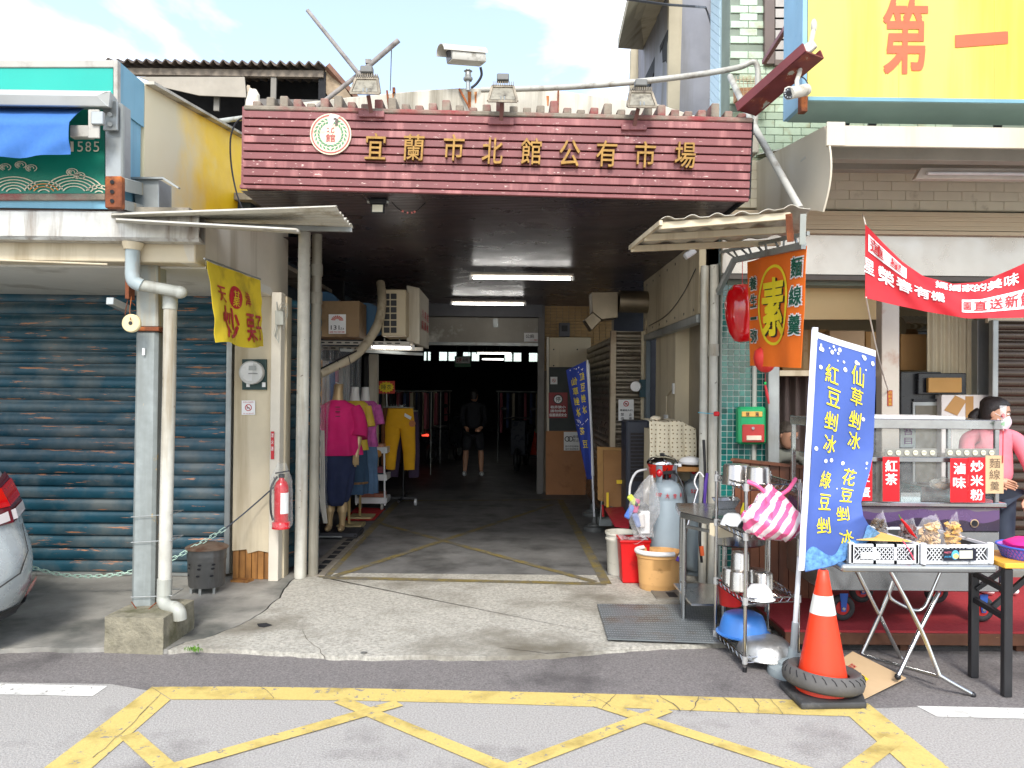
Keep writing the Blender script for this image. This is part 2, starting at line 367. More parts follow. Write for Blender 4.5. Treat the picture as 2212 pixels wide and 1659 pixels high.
# cracks in the paint and the pavement
m_crk = M('crack_dark', L(98, 92, 82), .95)
def crack_line(pts, z, w=.0045, seed=0):
    b = B(); p = jag([Vector(q) for q in pts], 7, .014, seed)
    for i in range(len(p) - 1):
        d = (p[i + 1] - p[i]).normalized(); n_ = V(-d.y, d.x, 0) * w * (.35 + abs(noise.noise(p[i] * 6 + V(seed, 0, 0))))
        b.poly(zz([p[i] + n_, p[i] - n_, p[i + 1] - n_, p[i + 1] + n_], z))
    b.o('road_crack', m_crk, kind='structure')
for k, (x0, y0, x1, y1) in enumerate(((1255, 1497, 1320, 1530), (1330, 1500, 1300, 1534), (1420, 1502, 1470, 1540), (1510, 1505, 1490, 1540), (1560, 1506, 1600, 1545), (1625, 1509, 1640, 1546), (1660, 1510, 1690, 1546), (560, 1484, 590, 1512), (350, 1500, 200, 1640))): crack_line([G(x0, y0), G((x0 + x1) / 2 + 6, (y0 + y1) / 2), G(x1, y1)], .0078, .003, k)
for k, q in enumerate((((700, 1425), (690, 1400), (660, 1380), (655, 1362)), ((1080, 1400), (1180, 1412), (1290, 1408), (1380, 1404)))): crack_line([G(x, y, GZ) for x, y in q], GZ + .0035, .003, k + 20)
# yellow box in the corridor mouth
bb = B(); z = GZ + .003
cA, cB, cC, cD = G(700, 1248, GZ), G(1310, 1262, GZ), G(1210, 1080, GZ), G(862, 1082, GZ)
for p, q in ((cA, cB), (cD, cC)): lin(bb, p, q, .09, z)
bb.o('yellow_floor_marking', m_corry, kind='structure')
bb = B()
for p, q in ((cA, cD), (cB, cC)): lin(bb, p, q, .09, z + .001)
bb.o('yellow_floor_marking', m_corry, kind='structure')
bb = B(); lin(bb, G(725, 1245, GZ), G(1195, 1090, GZ), .075, z + .002); bb.o('yellow_floor_marking', m_corry, kind='structure')
bb = B(); lin(bb, G(815, 1130, GZ), G(1285, 1258, GZ), .075, z + .003); bb.o('yellow_floor_marking', m_corry, kind='structure')
# drain covers along both corridor walls
m_drain = M('drain_cover_concrete', L(140, 132, 118, .7), .9, vs=8, var=.25, bump=.4, bs=80)
def drain_cover(x0, x1, y0, y1, lab):
    t = thing('drain_cover', lab, 'drain cover', ((x0 + x1) / 2, y0, GZ), 0, 'concrete drain covers along the passage')
    b = B(); b.box(x0, x1, y0, y1, GZ - .01, GZ + .012); b.o('slab', m_drain, t, bev=.004)
    n = 3; src = None
    for i in range(n):
        yc = y0 + (i + .5) * (y1 - y0) / n; b = B(); xc = (x0 + x1) / 2
        b.box(xc - .035, xc + .035, yc - .07, yc + .07, GZ + .0125, GZ + .014); b.o('slot', m_dark, t)
for i in range(7):
    drain_cover(1.19, 1.47, 5.98 + i * .62, 5.98 + i * .62 + .605, ('drain cover at the street end of the right row, by the tread plate', 'second drain cover from the street in the right row, beside the tan mop bucket', 'third drain cover from the street in the right row, beside the red bin', 'fourth drain cover from the street in the right row, by the white bucket', 'fifth drain cover from the street in the right row, by the front flag base', 'sixth drain cover from the street in the right row, under the dustpan', 'innermost drain cover in the right row, near the wooden notice board')[i])
for i in range(3):
    drain_cover(-1.73, -1.53, 6.62 + i * .62, 6.62 + i * .62 + .605, ('drain cover behind the two posts on the left', 'drain cover under the mannequin stand on the left', 'drain cover past the mannequin stand on the left')[i])

# ================================================================== left shop building
XL = -1.97                                     # its side towards the passage
t = thing('shop_building', 'cream single-storey shop front with deep white eave on the left', 'building', (-4, 5.8, 0))
zb, zt = P(200, 566, 4.9).z, P(200, 520, 4.9).z
B().box(-9, XL, 4.88, 5.05, zb, zt + .1).jitter(.003, 5).o('beam', m_cream, t, bev=.006)
B().box(-9, XL, 5.05, 6.62, zb - .012, zb + .05).o('soffit', m_soff, t)
B().box(-9, XL - .02, 4.82, 8.8, zt + .16, zt + .2).o('unseen_roof_slab', m_concw, t)  # out of view above the soffit, put in to block light
B().box(-9, -1.98, 6.72, 6.9, 0, 3.0).o('wall', m_white, t)
pts = [V(XL, 4.88, 2.43), V(XL, 6.95, 2.40), V(XL, 6.95, 3.08), V(XL, 4.88, 2.69)]
B().prism(pts, (-.1, 0, 0)).jitter(.004, 4).o('side_panel', m_white, t, bev=.008, label='dirty white side panel of the eave')
# bare thin lath hanging below the beam
B().tube([P(0, 562, 4.86), P(232, 571, 4.86)], .006, 6).o('lath', m_cream, t)
# gutter: dented sheet metal trough
xs0, xs1 = -9, P(434, 500, 4.8).x
prof = [(0, .02), (.0, .17), (.012, .18), (.016, .17), (.016, .03), (.1, .01), (.1, .16), (.115, .16), (.115, .0), (.02, 0)]
zg = P(300, 522, 4.8).z
def gfn(i, k):
    x = xs0 + (xs1 - xs0) * i / 60; y, zq = prof[k % len(prof)]
    d = .008 * noise.noise(V(x * 3, k * .3, 0)) * (1 if x > -3.2 else .4); return V(x, 4.76 + y + d, zg + zq + d * .6)
bb = B(); rings = [bb.verts([gfn(i, k) for k in range(len(prof))]) for i in range(61)]; bb.skinr(rings)
tg = bb.o('roof_gutter', M('gutter_metal', L(204, 202, 194, .85), .4, .35, vs=6, var=.2, dirt=L(120, 104, 88), da=.45, ds=9, streak=1, bump=.3, bs=9), label='dented grey metal roof gutter along the left eave', cat='gutter')

def roller_shutter(name, label, group, org, ux, width, z0, z1, pitch, mat, rail_mat, side=(1, 1), amp=.018, bar=True):
    """slatted roller shutter; ux is the direction along it, its face is to the right of ux x z (towards the street for +X)"""
    t = thing(name, label, 'shutter', org, 0, group); ux = Vector(ux); nn = V(ux.y, -ux.x, 0)
    prof = [(-.2, 0), (.55, .03), (.8, .09), (.95, .3), (1, .5), (.7, .72), (.3, .83), (.25, .9), (-.35, .905), (-.35, 1.0), (-.55, 1.0), (-.55, 0)]
    n = int(round((z1 - z0) / pitch)); src = None; ph = (z1 - z0) / n; o = Vector(org)
    for i in range(n):
        if src is None:
            b = B(); a_ = [V(0, 0, 0) + nn * (q * amp) + V(0, 0, h * ph) for q, h in prof]
            b.prism(a_, ux * width); src = b.o('slat', mat, t, smooth=40); src.matrix_parent_inverse = Matrix.Identity(4)
            src.matrix_basis = Matrix.Translation((0, 0, z0 - o.z))
        else: inst(src, 'slat', Matrix.Translation((0, 0, z0 - o.z + i * ph)), t)
    for k, s_ in enumerate(side):
        if s_:
            p = o + ux * (width if k else 0) + ux * (.02 if k else -.02)
            b = B(); b.beam(p + nn * .015 + V(0, 0, z0 - o.z), p + nn * .015 + V(0, 0, z1 - o.z), .05, .06, nn); b.o('guide_rail', rail_mat, t, bev=.004)
    if bar:
        b = B(); b.beam(o + V(0, 0, z0 - o.z - .012) + nn * .004, o + V(0, 0, z0 - o.z - .012) + ux * width + nn * .004, .04, .025); b.o('bottom_bar', rail_mat, t)
    return t
m_blue = M('teal_blue_shutter_paint', L(40, 104, 126, .44), .45, .2, vs=2.2, var=.3, dirt=L(96, 104, 104), da=.6, ds=2.4, peel=L(170, 118, 84), pa=.33, ps=2.8, pz=13, bump=.03, rnd=.14)
zsh = P(300, 640, 6.55).z
xr = P(494, 1000, 6.55).x
roller_shutter('roller_shutter', 'wide closed teal-blue roller shutter with rust streaks, left of the passage', None, (-9, 6.6, GZ + .03), (1, 0, 0), 9 + xr - .03, GZ + .03, zsh + .05, .1035, m_blue, m_galv, (0, 1))
# pier with electricity meter
xp0, xp1 = P(505, 1000, 6.5).x, P(586, 1000, 6.5).x
t = thing('wall_pier', 'narrow cream board pier with peeling lower boards, beside blue shutter', 'pier', (xp0, 6.5, 0))
zp = P(550, 1190, 6.5).z
bp = [V(xp0, 6.49, zp), V(xp0 + .12, 6.49, zp + .015), V(xp0 + .13, 6.49, zp - .02), V(xp0 + .22, 6.49, zp + .005), V(xp1, 6.49, zp - .012), V(xp1, 6.49, 2.42), V(xp0, 6.49, 2.42)]
B().prism(bp, (0, .04, 0)).o('panel', m_cream, t)
m_ply = M('bare_pine_boards', L(176, 122, 62, .8), .7, vs=5, var=.3, dirt=L(88, 54, 26), da=.5, ds=7, streak=1, bump=.2, bs=40)
nb = 6; w_ = (xp1 - xp0) / nb
for i in range(nb): B().box(xp0 + i * w_ + .002, xp0 + (i + 1) * w_ - .002, 6.50 + (i % 2) * .006, 6.56, GZ, zp + .04).o('board', m_ply, t, bev=.003)
B().box(xp0 + .01, xp1 + .1, 6.56, 6.7, GZ, 2.42).o('core', m_cream, t)
B().box(xp1 + .003, xp1 + .085, 6.44, 6.56, GZ, 2.44).o('corner_post', m_white, t, bev=.004)
B().prism([V(xp0 + .02, 6.40, GZ), V(xp1 - .15, 6.38, GZ), V(xp1 - .12, 6.46, GZ), V(xp0 + .05, 6.47, GZ)], (0, 0, .02)).o('splinter', m_ply, t)
# inner blue shutter running back beside the passage
roller_shutter('roller_shutter', 'narrow dark blue roller shutter running into the passage behind the fire extinguisher', None, (-1.955, 6.6, GZ + .03), V(.34, 1.0, 0).normalized(), .66, GZ + .03, 2.42, .1035, m_blue, m_galv, (0, 0), bar=False)
# two posts at the mouth of the passage, left
def post(name, x0, x1, y, D, z1, mat, lab, cat='post', jit=.002, rings=(), n=18, z0=GZ):
    a, c = P(x0, y, D), P(x1, y, D); r = (c - a).length / 2; m_ = (a + c) / 2
    t = thing(name, lab, cat, (m_.x, m_.y, z0)); b = B()
    k = 14; b.lathe([(r, z0 + (z1 - z0) * i / k) for i in range(k + 1)], (m_.x, m_.y, 0), n); b.jitter(jit, 3); b.o('shaft', mat, t, smooth=True)
    for zq in rings:
        b = B(); b.lathe([(r + .002, zq - .05), (r + .008, zq - .05), (r + .008, zq + .05), (r + .002, zq + .05)], (m_.x, m_.y, 0), n); b.o('coupling', mat, t, smooth=True)
    return t
m_postw = M('flaking_white_post', L(204, 202, 190, .82), .6, vs=10, var=.14, dirt=L(128, 114, 88), da=.48, ds=5, streak=1, peel=L(86, 74, 62), pa=.19, ps=13, bump=.15, bs=30)
post('support_post', 639, 665, 1000, 6.58, 2.97, m_postw, 'scuffed off-white round post at the left mouth of the passage')
post('drain_pipe', 668, 690, 1000, 6.66, 2.97, M('old_grey_pipe', L(150, 146, 132, .8), .6, vs=4, var=.14, dirt=L(90, 78, 60), da=.45, ds=5, streak=1), 'grey drain pipe with couplings just right of the scuffed post', 'pipe', rings=(2.42, 2.66))
post('support_post', 1510, 1528, 1000, 6.55, 2.72, m_postw, 'flaking white post at the right mouth, left one of the pair', jit=.003)
post('drain_pipe', 1530, 1549, 1000, 6.5, 2.72, m_postw, 'white pipe at the right mouth, right one of the pair', 'pipe', jit=.003, rings=(2.0,))
# ================================================================== passage: ceiling, walls
ZC = 2.97
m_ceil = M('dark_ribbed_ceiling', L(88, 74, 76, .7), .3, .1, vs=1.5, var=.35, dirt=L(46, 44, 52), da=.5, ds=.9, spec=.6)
bb = B(); n = 150; y0, y1 = 5.19, 12.2
def ceil_x(y): return (-1.8, 1.6) if y < 6.75 else (-2.3, 2.3)
for i in range(n):
    a = y0 + (y1 - y0) * i / n; c = y0 + (y1 - y0) * (i + 1) / n; mid = a + (c - a) * .8; xa, xb = ceil_x(a)
    bb.poly([(xa, a, ZC), (xb, a, ZC), (xb, mid, ZC), (xa, mid, ZC)])
    bb.poly([(xa, mid, ZC + .007), (xb, mid, ZC + .007), (xb, c, ZC + .007), (xa, c, ZC + .007)])
    bb.poly([(xa, mid, ZC), (xb, mid, ZC), (xb, mid, ZC + .007), (xa, mid, ZC + .007)]); bb.poly([(xa, c, ZC + .007), (xb, c, ZC + .007), (xb, c, ZC), (xa, c, ZC)])
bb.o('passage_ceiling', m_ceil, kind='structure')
B().box(-1.78, 1.58, 5.3, 6.8, 3.3, 3.36).o('passage_roof', m_concw, kind='structure')
B().box(-2.45, 2.45, 6.8, 34, 3.3, 3.36).o('passage_roof', m_concw, kind='structure')
t = thing('passage_wall', 'dark left wall of the passage above the clothes stall', 'wall', (-2.4, 9, 0))
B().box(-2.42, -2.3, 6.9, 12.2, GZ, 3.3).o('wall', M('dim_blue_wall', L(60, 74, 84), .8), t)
# right wall of the passage (X = 1.66 from 6.6 to 9.2)
t = thing('passage_wall', 'cream right wall of the passage with long header board and dark doorway', 'wall', (1.7, 8, 0))
XR = 1.66
B().box(XR, XR + .06, 6.62, 9.3, 2.32, ZC).o('header_board', m_cream, t, bev=.004)
for i in range(7):
    for zq in (2.37, 2.9): B().cyl((XR - .003, 6.8 + i * .38, zq), (XR + .002, 6.8 + i * .38, zq), .012, n=8).o('screw', m_blackm, t)
B().box(XR + .05, XR + .2, 7.75, 8.75, GZ, 2.3).o('wall', m_cream, t)
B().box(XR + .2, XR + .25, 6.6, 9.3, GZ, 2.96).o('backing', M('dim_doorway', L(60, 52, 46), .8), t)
# lintel rail of shutter box over doorway
B().box(XR - .02, XR + .05, 6.62, 9.2, 2.24, 2.315).o('shutter_box', m_galv, t, bev=.006)
B().box(XR - .012, XR + .04, 9.02, 9.2, GZ, 2.24).o('guide_rail', M('blue_grey_rail', L(110, 122, 130), .4, .3), t, bev=.004)
# stepped-in shop: shutter facing the street and one running back
m_silv = M('silver_shutter', L(150, 140, 124, .8), .32, .75, vs=3, var=.25, dirt=L(70, 58, 46), da=.5, ds=3)
xs_a, xs_b = 1.29, 1.62
roller_shutter('roller_shutter', 'silver roller shutter facing the street behind the no-parking notice', None, (xs_a, 9.2, GZ + .02), (1, 0, 0), xs_b - xs_a, GZ + .02, 2.36, .088, m_silv, m_cream, (0, 1), .02)
roller_shutter('roller_shutter', 'dim silver roller shutter running back toward the wooden notice board', None, (xs_a - .02, 12.0, GZ + .02), (0, -1, 0), 2.75, GZ + .02, 2.3, .088, m_silv, m_galv, (0, 0), .02)
t = thing('corner_post', 'pale corner post between the two silver shutters', 'post', (xs_a - .02, 9.2, 0))
B().box(xs_a - .045, xs_a + .02, 9.12, 9.22, .55, 2.36).o('post', M('pale_post', L(214, 196, 168, .8), .5, dirt=L(120, 90, 60), da=.4), t, bev=.004)
m_ytile = M('small_yellow_wall_tiles', L(196, 160, 108, .75), .5, vs=3, var=.12)
t = thing('passage_wall', 'yellow tiled wall above the wooden notice board', 'wall', (1.25, 12.1, 0))
B().box(.56, 1.7, 12.14, 12.25, GZ, 3.0).o('wall', M('tile_grout', L(120, 108, 90)), t)
src = None
for j in range(22):
    for i in range(11):
        if src is None:
            src = B().box(0, .092, 12.12, 12.142, 0, .045).o('tile', m_ytile, t, bev=.003); src.matrix_parent_inverse = Matrix.Identity(4); src.matrix_basis = Matrix.Translation((.60 - 1.25, -12.1, 1.95))
        else: inst(src, 'tile', Matrix.Translation((.60 - 1.25 + i * .097, -12.1, 1.95 + j * .049)), t)
# hall opening header
t = thing('opening_header', 'grey board across the top of the dark market hall opening', 'header', (-.4, 12.1, 2.4))
za, zc = P(1050, 740, 12.1).z, P(1050, 686, 12.1).z
B().box(-1.34, .56, 12.08, 12.2, za, zc).o('board', M('grey_header', L(176, 170, 158, .7), .6, .2, vs=2, var=.15, dirt=L(230, 228, 220), da=.25, ds=3), t)
B().box(-1.34, .56, 12.02, 12.2, za - .05, za - .004).o('rail', m_galv, t)
B().box(-2.3, .56, 11.95, 12.2, zc + .004, zc + .2).o('beam', M('dim_beam', L(96, 96, 100), .6), t)
B().box(.5, .6, 11.98, 12.15, GZ, 2.97).o('jamb', M('grey_jamb', L(92, 88, 84), .5, .3), t)
# market hall behind
t = thing('market_hall', 'dark market hall at the end of the passage with bright high windows', 'building', (0, 20, 0))
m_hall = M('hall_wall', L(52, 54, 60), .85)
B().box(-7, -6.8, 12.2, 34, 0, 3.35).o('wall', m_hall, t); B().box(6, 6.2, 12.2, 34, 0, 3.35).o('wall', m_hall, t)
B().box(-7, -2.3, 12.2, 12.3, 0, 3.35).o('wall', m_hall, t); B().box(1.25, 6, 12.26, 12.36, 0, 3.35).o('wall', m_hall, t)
YB = 30.
zw0, zw1 = P(1050, 780, YB).z, P(1050, 761, YB).z
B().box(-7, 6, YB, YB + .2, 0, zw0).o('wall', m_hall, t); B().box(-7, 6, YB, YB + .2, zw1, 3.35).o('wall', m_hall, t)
gaps = [(915, 930), (948, 986), (1000, 1035), (1090, 1126), (1143, 1182)]
xe = -7
for a, c in gaps:
    xa, xc = P(a, 770, YB).x, P(c, 770, YB).x; B().box(xe, xa, YB, YB + .2, zw0, zw1).o('wall', m_hall, t); xe = xc
    B().box((xa + xc) / 2 - .03, (xa + xc) / 2 + .03, YB + .02, YB + .1, zw0, zw1).o('window_bar', m_hall, t)
    B().box(xa, xc, YB + .12, YB + .13, zw0, zw1).o('pane', glass('frosted_pane', alpha=.25), t)
B().box(xe, 6, YB, YB + .2, zw0, zw1).o('wall', m_hall, t)
B().box(-7, -2.45, 12.2, 34, 3.3, 3.36).o('roof', m_hall, t); B().box(2.45, 6, 12.2, 34, 3.3, 3.36).o('roof', m_hall, t)
# ================================================================== market sign over the passage
YS = 5.15
TL, TR, BR, BL = P(530, 230, YS), P(1622, 257, YS), P(1615, 428, YS), P(527, 400, YS)
def S(u, v): return TL.lerp(TR, u).lerp(BL.lerp(BR, u), v)
t_sign = thing('market_sign', 'long dark red slatted market sign with gold characters over the passage', 'sign', (0, YS, 2.97))
m_red = M('faded_red_paint', L(144, 80, 80, .68), .5, vs=2.5, var=.14, dirt=L(178, 118, 114), da=.35, ds=5, streak=1, peel=L(206, 176, 166), pa=.24, ps=22, pz=3.2, rnd=.08, bump=.1, bs=40)
m_cop = M('mossy_coping', L(150, 140, 124, .75), .9, vs=9, var=.3, dirt=L(140, 64, 64), da=.55, ds=4, bump=.5, bs=50)
b = B(); b.prism([S(0, .02), S(1, .02), S(1, 1), S(0, 1)], (0, .02, 0)); b.o('backing', m_dark, t_sign)
b = B(); b.prism([S(-.0005, -.0), S(1.002, -.0), S(1.002, .058), S(-.0005, .058)], (0, -.03, 0)); b.o('coping', m_cop, t_sign, bev=.006)
b = B(); b.prism([S(-.002, -.018), S(1.003, -.018), S(1.003, -.002), S(-.002, -.002)], (0, .35, 0)); b.o('coping_top', m_cop, t_sign, bev=.004)
for i in range(9):
    v0 = .068 + i * .1045; v1 = v0 + .086
    b = B(); b.prism([S(-.001, v0), S(1.001, v0), S(1.001, v1), S(-.001, v1)], (0, -.026, 0)); b.o('slat', m_red, t_sign, bev=.003)
b = B(); b.prism([S(-.006, 1.008), S(1.0, 1.008), S(1.0, 1.055), S(-.006, 1.055)], (0, -.03, 0)); b.o('bottom_trim', m_red, t_sign, bev=.004)
b = B(); b.prism([TL, BL, BL + V(0, .9, 0), TL + V(0, .9, 0)], (-.02, 0, 0)); b.o('end_panel', m_red, t_sign)
b = B(); b.prism([TR, BR, BR + V(0, .9, 0), TR + V(0, .9, 0)], (.02, 0, 0)); b.o('end_panel', m_dark, t_sign)
for i in range(37):
    u = .02 + i * .0268; h = (.035, .06, .09, .05)[i % 4] * random.uniform(.8, 1.15)
    if u > .99: break
    p = S(u, -.022); b = B(); w = .027
    b.box(p.x - w, p.x + w, p.y + .02, p.y + .3, p.z, p.z + h); b.o('rib_end', m_cop, t_sign, bev=.006)
# gold characters
m_gold = M('gold_leaf', L(150, 114, 54, .85), .36, .5, vs=30, var=.2, dirt=L(90, 62, 20), da=.3, ds=25, bump=.15, bs=40)
chars = [('宜', 813, 319), ('蘭', 895, 322), ('市', 981, 322), ('北', 1064, 329), ('館', 1147, 330), ('公', 1230, 334), ('有', 1309, 335), ('市', 1392, 337), ('場', 1478, 338)]
for ch, x, y in chars:
    c0 = P(x, y, YS - .03); fr = frame(c0, (1, 0, -.012), (0, .0, 1))
    letters(t_sign, m_gold, [(ch, 0, 0, .135, .172, .06)], fr, out=0, off=.006, name='gold_character', thick=.036, res=3)
# round emblem
c0 = P(715, 291, YS - .03); re = .137
em = B().cyl(c0, c0 + V(0, -.012, 0), re, n=40).o('emblem', M('cream_enamel', L(226, 214, 184, .85), .4, vs=10, var=.06, dirt=L(150, 120, 90), da=.3, ds=10), t_sign)
m_emr = M('emblem_red', L(190, 84, 78, .8), .5); m_emg = M('emblem_green', L(74, 142, 96, .8), .5)
def ringm(c, r0, r1, y, n=48):
    b = B()
    for i in range(n):
        a0, a1 = 2 * math.pi * i / n, 2 * math.pi * (i + 1) / n
        b.poly([c + V(math.cos(a) * r, y, math.sin(a) * r) for a, r in ((a0, r0), (a1, r0), (a1, r1), (a0, r1))])
    return b
ringm(c0, .120, .128, -.0145).o('ring', m_emr, em)
b = B()
for s_ in (-1, 1):
    for i in range(11):
        a = R(-82 + i * 15.5)
        for rr, tw in ((.101, .5), (.079, -.5)):
            p = c0 + V(s_ * math.cos(a) * rr, -.0145, math.sin(a) * rr); d = V(-s_ * math.sin(a + tw), 0, math.cos(a + tw)); q = V(d.z, 0, -d.x)
            b.poly([p - d * .016, p + q * .0065, p + d * .016, p - q * .0065])
b.o('laurel', m_emg, em)
letters(em, m_emr, [('北', 0, .03, .05, .045), ('館', 0, -.026, .062, .052)], frame(c0, (1, 0, 0), (0, 0, 1)), .0145, .012)
b = B(); b.poly([c0 + V(*p) for p in ((-.02, -.0165, .1), (.0, -.0165, .135), (.06, -.0165, .12), (.028, -.0165, .085), (.012, -.0165, .06), (-.004, -.0165, .0))]); b.o('bare_patch', M('white_bare', L(240, 238, 236, .85)), em)
b = B(); b.poly([c0 + V(*p) for p in ((.014, -.019, .098), (.03, -.019, .11), (.052, -.019, .095), (.045, -.019, .06), (.03, -.019, .052), (.034, -.019, .09))]); b.o('torn_hole', M('torn_brown', L(84, 70, 62)), em)

# floodlights on the sign
m_flood = M('weathered_aluminium', L(150, 140, 122, .75), .55, .3, vs=14, var=.35, dirt=L(64, 56, 46), da=.5, ds=16, streak=1)
m_fglass = M('dirty_lamp_glass', L(158, 152, 134, .75), .35, vs=9, var=.3, dirt=L(66, 60, 48), da=.5, ds=18)
def floodlight(x, y, lab, ax):
    c = P(x, y, 5.0); t = thing('floodlight', lab, 'floodlight', c, 0, 'weathered floodlights on top of the sign')
    w0, w1, h = .095, .062, .13
    f0 = [(-w0, -.02, -.062), (w0, -.02, -.062), (w1 + .008, .03, .055), (-w1 - .008, .03, .055)]
    b = B(); b.prism([c + V(*p) for p in f0], (0, .075, .03)); b.o('housing', m_flood, t, bev=.006)
    gp = [c + V(p[0] * .86, p[1] - .004, p[2] * .82) for p in f0]; B().prism(gp, (0, .003, 0)).o('lens', m_fglass, t)
    b = B()
    for i in range(4):
        p, q = c + V(f0[i][0], f0[i][1] - .004, f0[i][2]), c + V(f0[(i + 1) % 4][0], f0[(i + 1) % 4][1] - .004, f0[(i + 1) % 4][2]); b.beam(p, q, .014, .012, (0, 1, 0))
    b.o('lens_frame', m_flood, t)
    b = B()
    for i in range(12): b.box(c.x - .066 + i * .012, c.x - .061 + i * .012, c.y + .02, c.y + .1, c.z + .055, c.z + .085)
    b.o('cooling_fins', m_flood, t)
    B().box(c.x - .04, c.x + .04, c.y + .01, c.y + .07, c.z + .09, c.z + .135).o('driver_box', M('driver_grey', L(112, 112, 108, .8), .5), t, bev=.006)
    p = V(c.x + ax, YS - .04, c.z - .15)
    b = B(); b.beam(c + V(ax * .5, .04, -.05), p, .025, .012, (0, 1, 0)); b.o('arm', M('arm_red_brown', L(110, 70, 62), .7), t)
    B().box(p.x - .085, p.x + .085, YS - .05, YS - .032, p.z - .02, p.z + .022).o('mounting_plate', m_red, t, bev=.003)
    B().tube([c + V(.012 * s_, -.024, zq) for s_, zq in ((-1, -.03), (-1, -.06), (1, -.06), (1, -.03))], .004, 6).o('clasp', m_galv, t)
floodlight(790, 184, 'floodlight nearest the crossed poles on top of the red sign', .02)
floodlight(1086, 201, 'floodlight on the sign just right of the big security camera', -.01)
floodlight(1386, 213, 'floodlight on the sign in front of the long grey conduit', -.03)
# LED floodlight under the sign
c = P(817, 442, 5.35); t = thing('led_floodlight', 'small black LED floodlight hanging under the sign with taped cable', 'floodlight', c)
B().box(c.x - .06, c.x + .06, c.y - .02, c.y + .06, c.z + .0, c.z + .045).o('housing', m_blackm, t, bev=.008)
for s_ in (-1, 1): B().cyl((c.x + s_ * .06, c.y, c.z + .02), (c.x + s_ * .075, c.y, c.z + .02), .014).o('pivot', m_galv, t)
B().prism([c + V(*p) for p in ((-.045, -.03, -.065), (.045, -.03, -.065), (.045, -.018, .002), (-.045, -.018, .002))], (0, .03, 0)).o('frame', m_blackm, t, bev=.004)
B().prism([c + V(*p) for p in ((-.036, -.033, -.058), (.036, -.033, -.058), (.036, -.0225, -.006), (-.036, -.0225, -.006))], (0, .003, 0)).o('lens', M('led_lens', L(230, 224, 200, .85), .25, vs=4, var=.05), t)
pts = spline([P(846, 436, 5.35), P(862, 452, 5.35), P(882, 460, 5.35), P(900, 455, 5.38), P(925, 432, 5.5)], 6)
B().tube(pts, .004, 6).o('cable', m_blackm, t)
for i in (8, 11, 14, 16): B().tube(pts[i:i + 2], .008, 8).o('tape', M('pink_tape', L(222, 130, 120, .8), .6), t)
# security camera on the parapet
c = P(1003, 122, 5.9); t = thing('security_camera', 'large white box security camera on a pole above the sign', 'camera', P(1011, 190, 5.9))
rot = Matrix.Rotation(R(28), 3, 'Z') @ Matrix.Rotation(R(-8), 3, 'Y')
m_cam = M('aged_white_plastic', L(206, 202, 190, .82), .45, vs=9, var=.08, dirt=L(120, 112, 96), da=.4, ds=14)
def tf(b, c, rot):
    for v in b.bm.verts: v.co = c + rot @ v.co
    return b
b = B(); b.prism([(-.13, -.058, -.05), (-.13, .058, -.05), (-.13, .064, .0), (-.13, .05, .058), (-.13, -.05, .058), (-.13, -.064, .0)], (.29, 0, 0)); tf(b, c, rot); b.o('housing', m_cam, t, bev=.012, seg=2, smooth=True)
b = B(); k = 9; pr = [(-.074 * math.cos(math.pi * i / k), .012 + .066 * math.sin(math.pi * i / k)) for i in range(k + 1)] + [(.07 * math.cos(math.pi * i / k), .012 + .061 * math.sin(math.pi * i / k)) for i in range(k + 1)]
b.prism([(-.2, y, z) for y, z in pr], (.37, 0, 0)); tf(b, c, rot); b.o('sun_hood', m_cam, t, smooth=40)
b = B(); b.box(-.133, -.131, -.042, .042, -.04, .04); tf(b, c, rot); b.o('window', M('dark_lens_glass', L(58, 58, 62), .12), t)
c1 = P(1011, 150, 5.9); B().cyl(P(1011, 196, 5.9), c1, .017, n=14).o('pole', m_galv, t, smooth=True)
B().lathe([(.03, -.01), (.036, 0), (.036, .012), (.026, .02), (.022, .055), (.034, .065)], P(1011, 172, 5.9), 16).o('bracket', m_galv, t, smooth=True)
B().tube(spline([P(1038, 145, 5.9), P(1040, 163, 5.92), P(1030, 180, 5.93), P(1018, 190, 5.93)], 6), .01, 8).o('cable', m_blackm, t, smooth=True)

# parapet wall behind the sign
YP = 6.0
t = thing('parapet_wall', 'stained white gable parapet rising behind the red sign', 'wall', (0, YP, 3.3))
pp = [(600, 330), (605, 232), (641, 222), (758, 209), (918, 194), (986, 190), (1085, 190), (1146, 192), (1206, 195), (1354, 215), (1429, 226), (1496, 248), (1560, 258), (1640, 268), (1640, 330)]
m_par = M('stained_parapet', L(212, 206, 190, .8), .85, vs=3, var=.1, dirt=L(104, 96, 78), da=.55, ds=3.4, streak=1, bump=.2, bs=30)
B().prism([P(x, y, YP) for x, y in pp], (0, .15, 0)).o('wall', m_par, t, bev=.008)
m_rs = M('rust_streak', L(186, 106, 44, .8), .85, vs=20, var=.4, dirt=L(220, 190, 150), da=.5, ds=20, streak=1)
for x0, x1, y0, y1 in ((1010, 1018, 198, 236), (1024, 1030, 198, 222), (1180, 1186, 207, 228), (847, 851, 200, 224)):
    B().poly([P(x0, y0, YP - .004), P(x1, y0, YP - .004), P(x1 - 1, y1, YP - .004), P(x0 + 2, y1, YP - .004)]).o('rust_stain', m_rs, t)
B().beam(P(851, 200, YP - .02), P(851, 190, YP - .02), .03, .02).o('steel_stub', m_rust, t)
B().tube([P(992, 192, YP - .02), P(1018, 240, YP - .06)], .009, 6).o('tie_bar', m_rust, t)
B().tube([P(1206, 196, YP - .02), P(1205, 243, YP - .08)], .008, 6).o('tie_bar', m_rust, t)
B().tube([P(836, 196, YP - .02), P(840, 232, YP - .06)], .009, 6).o('tie_bar', m_rust, t)
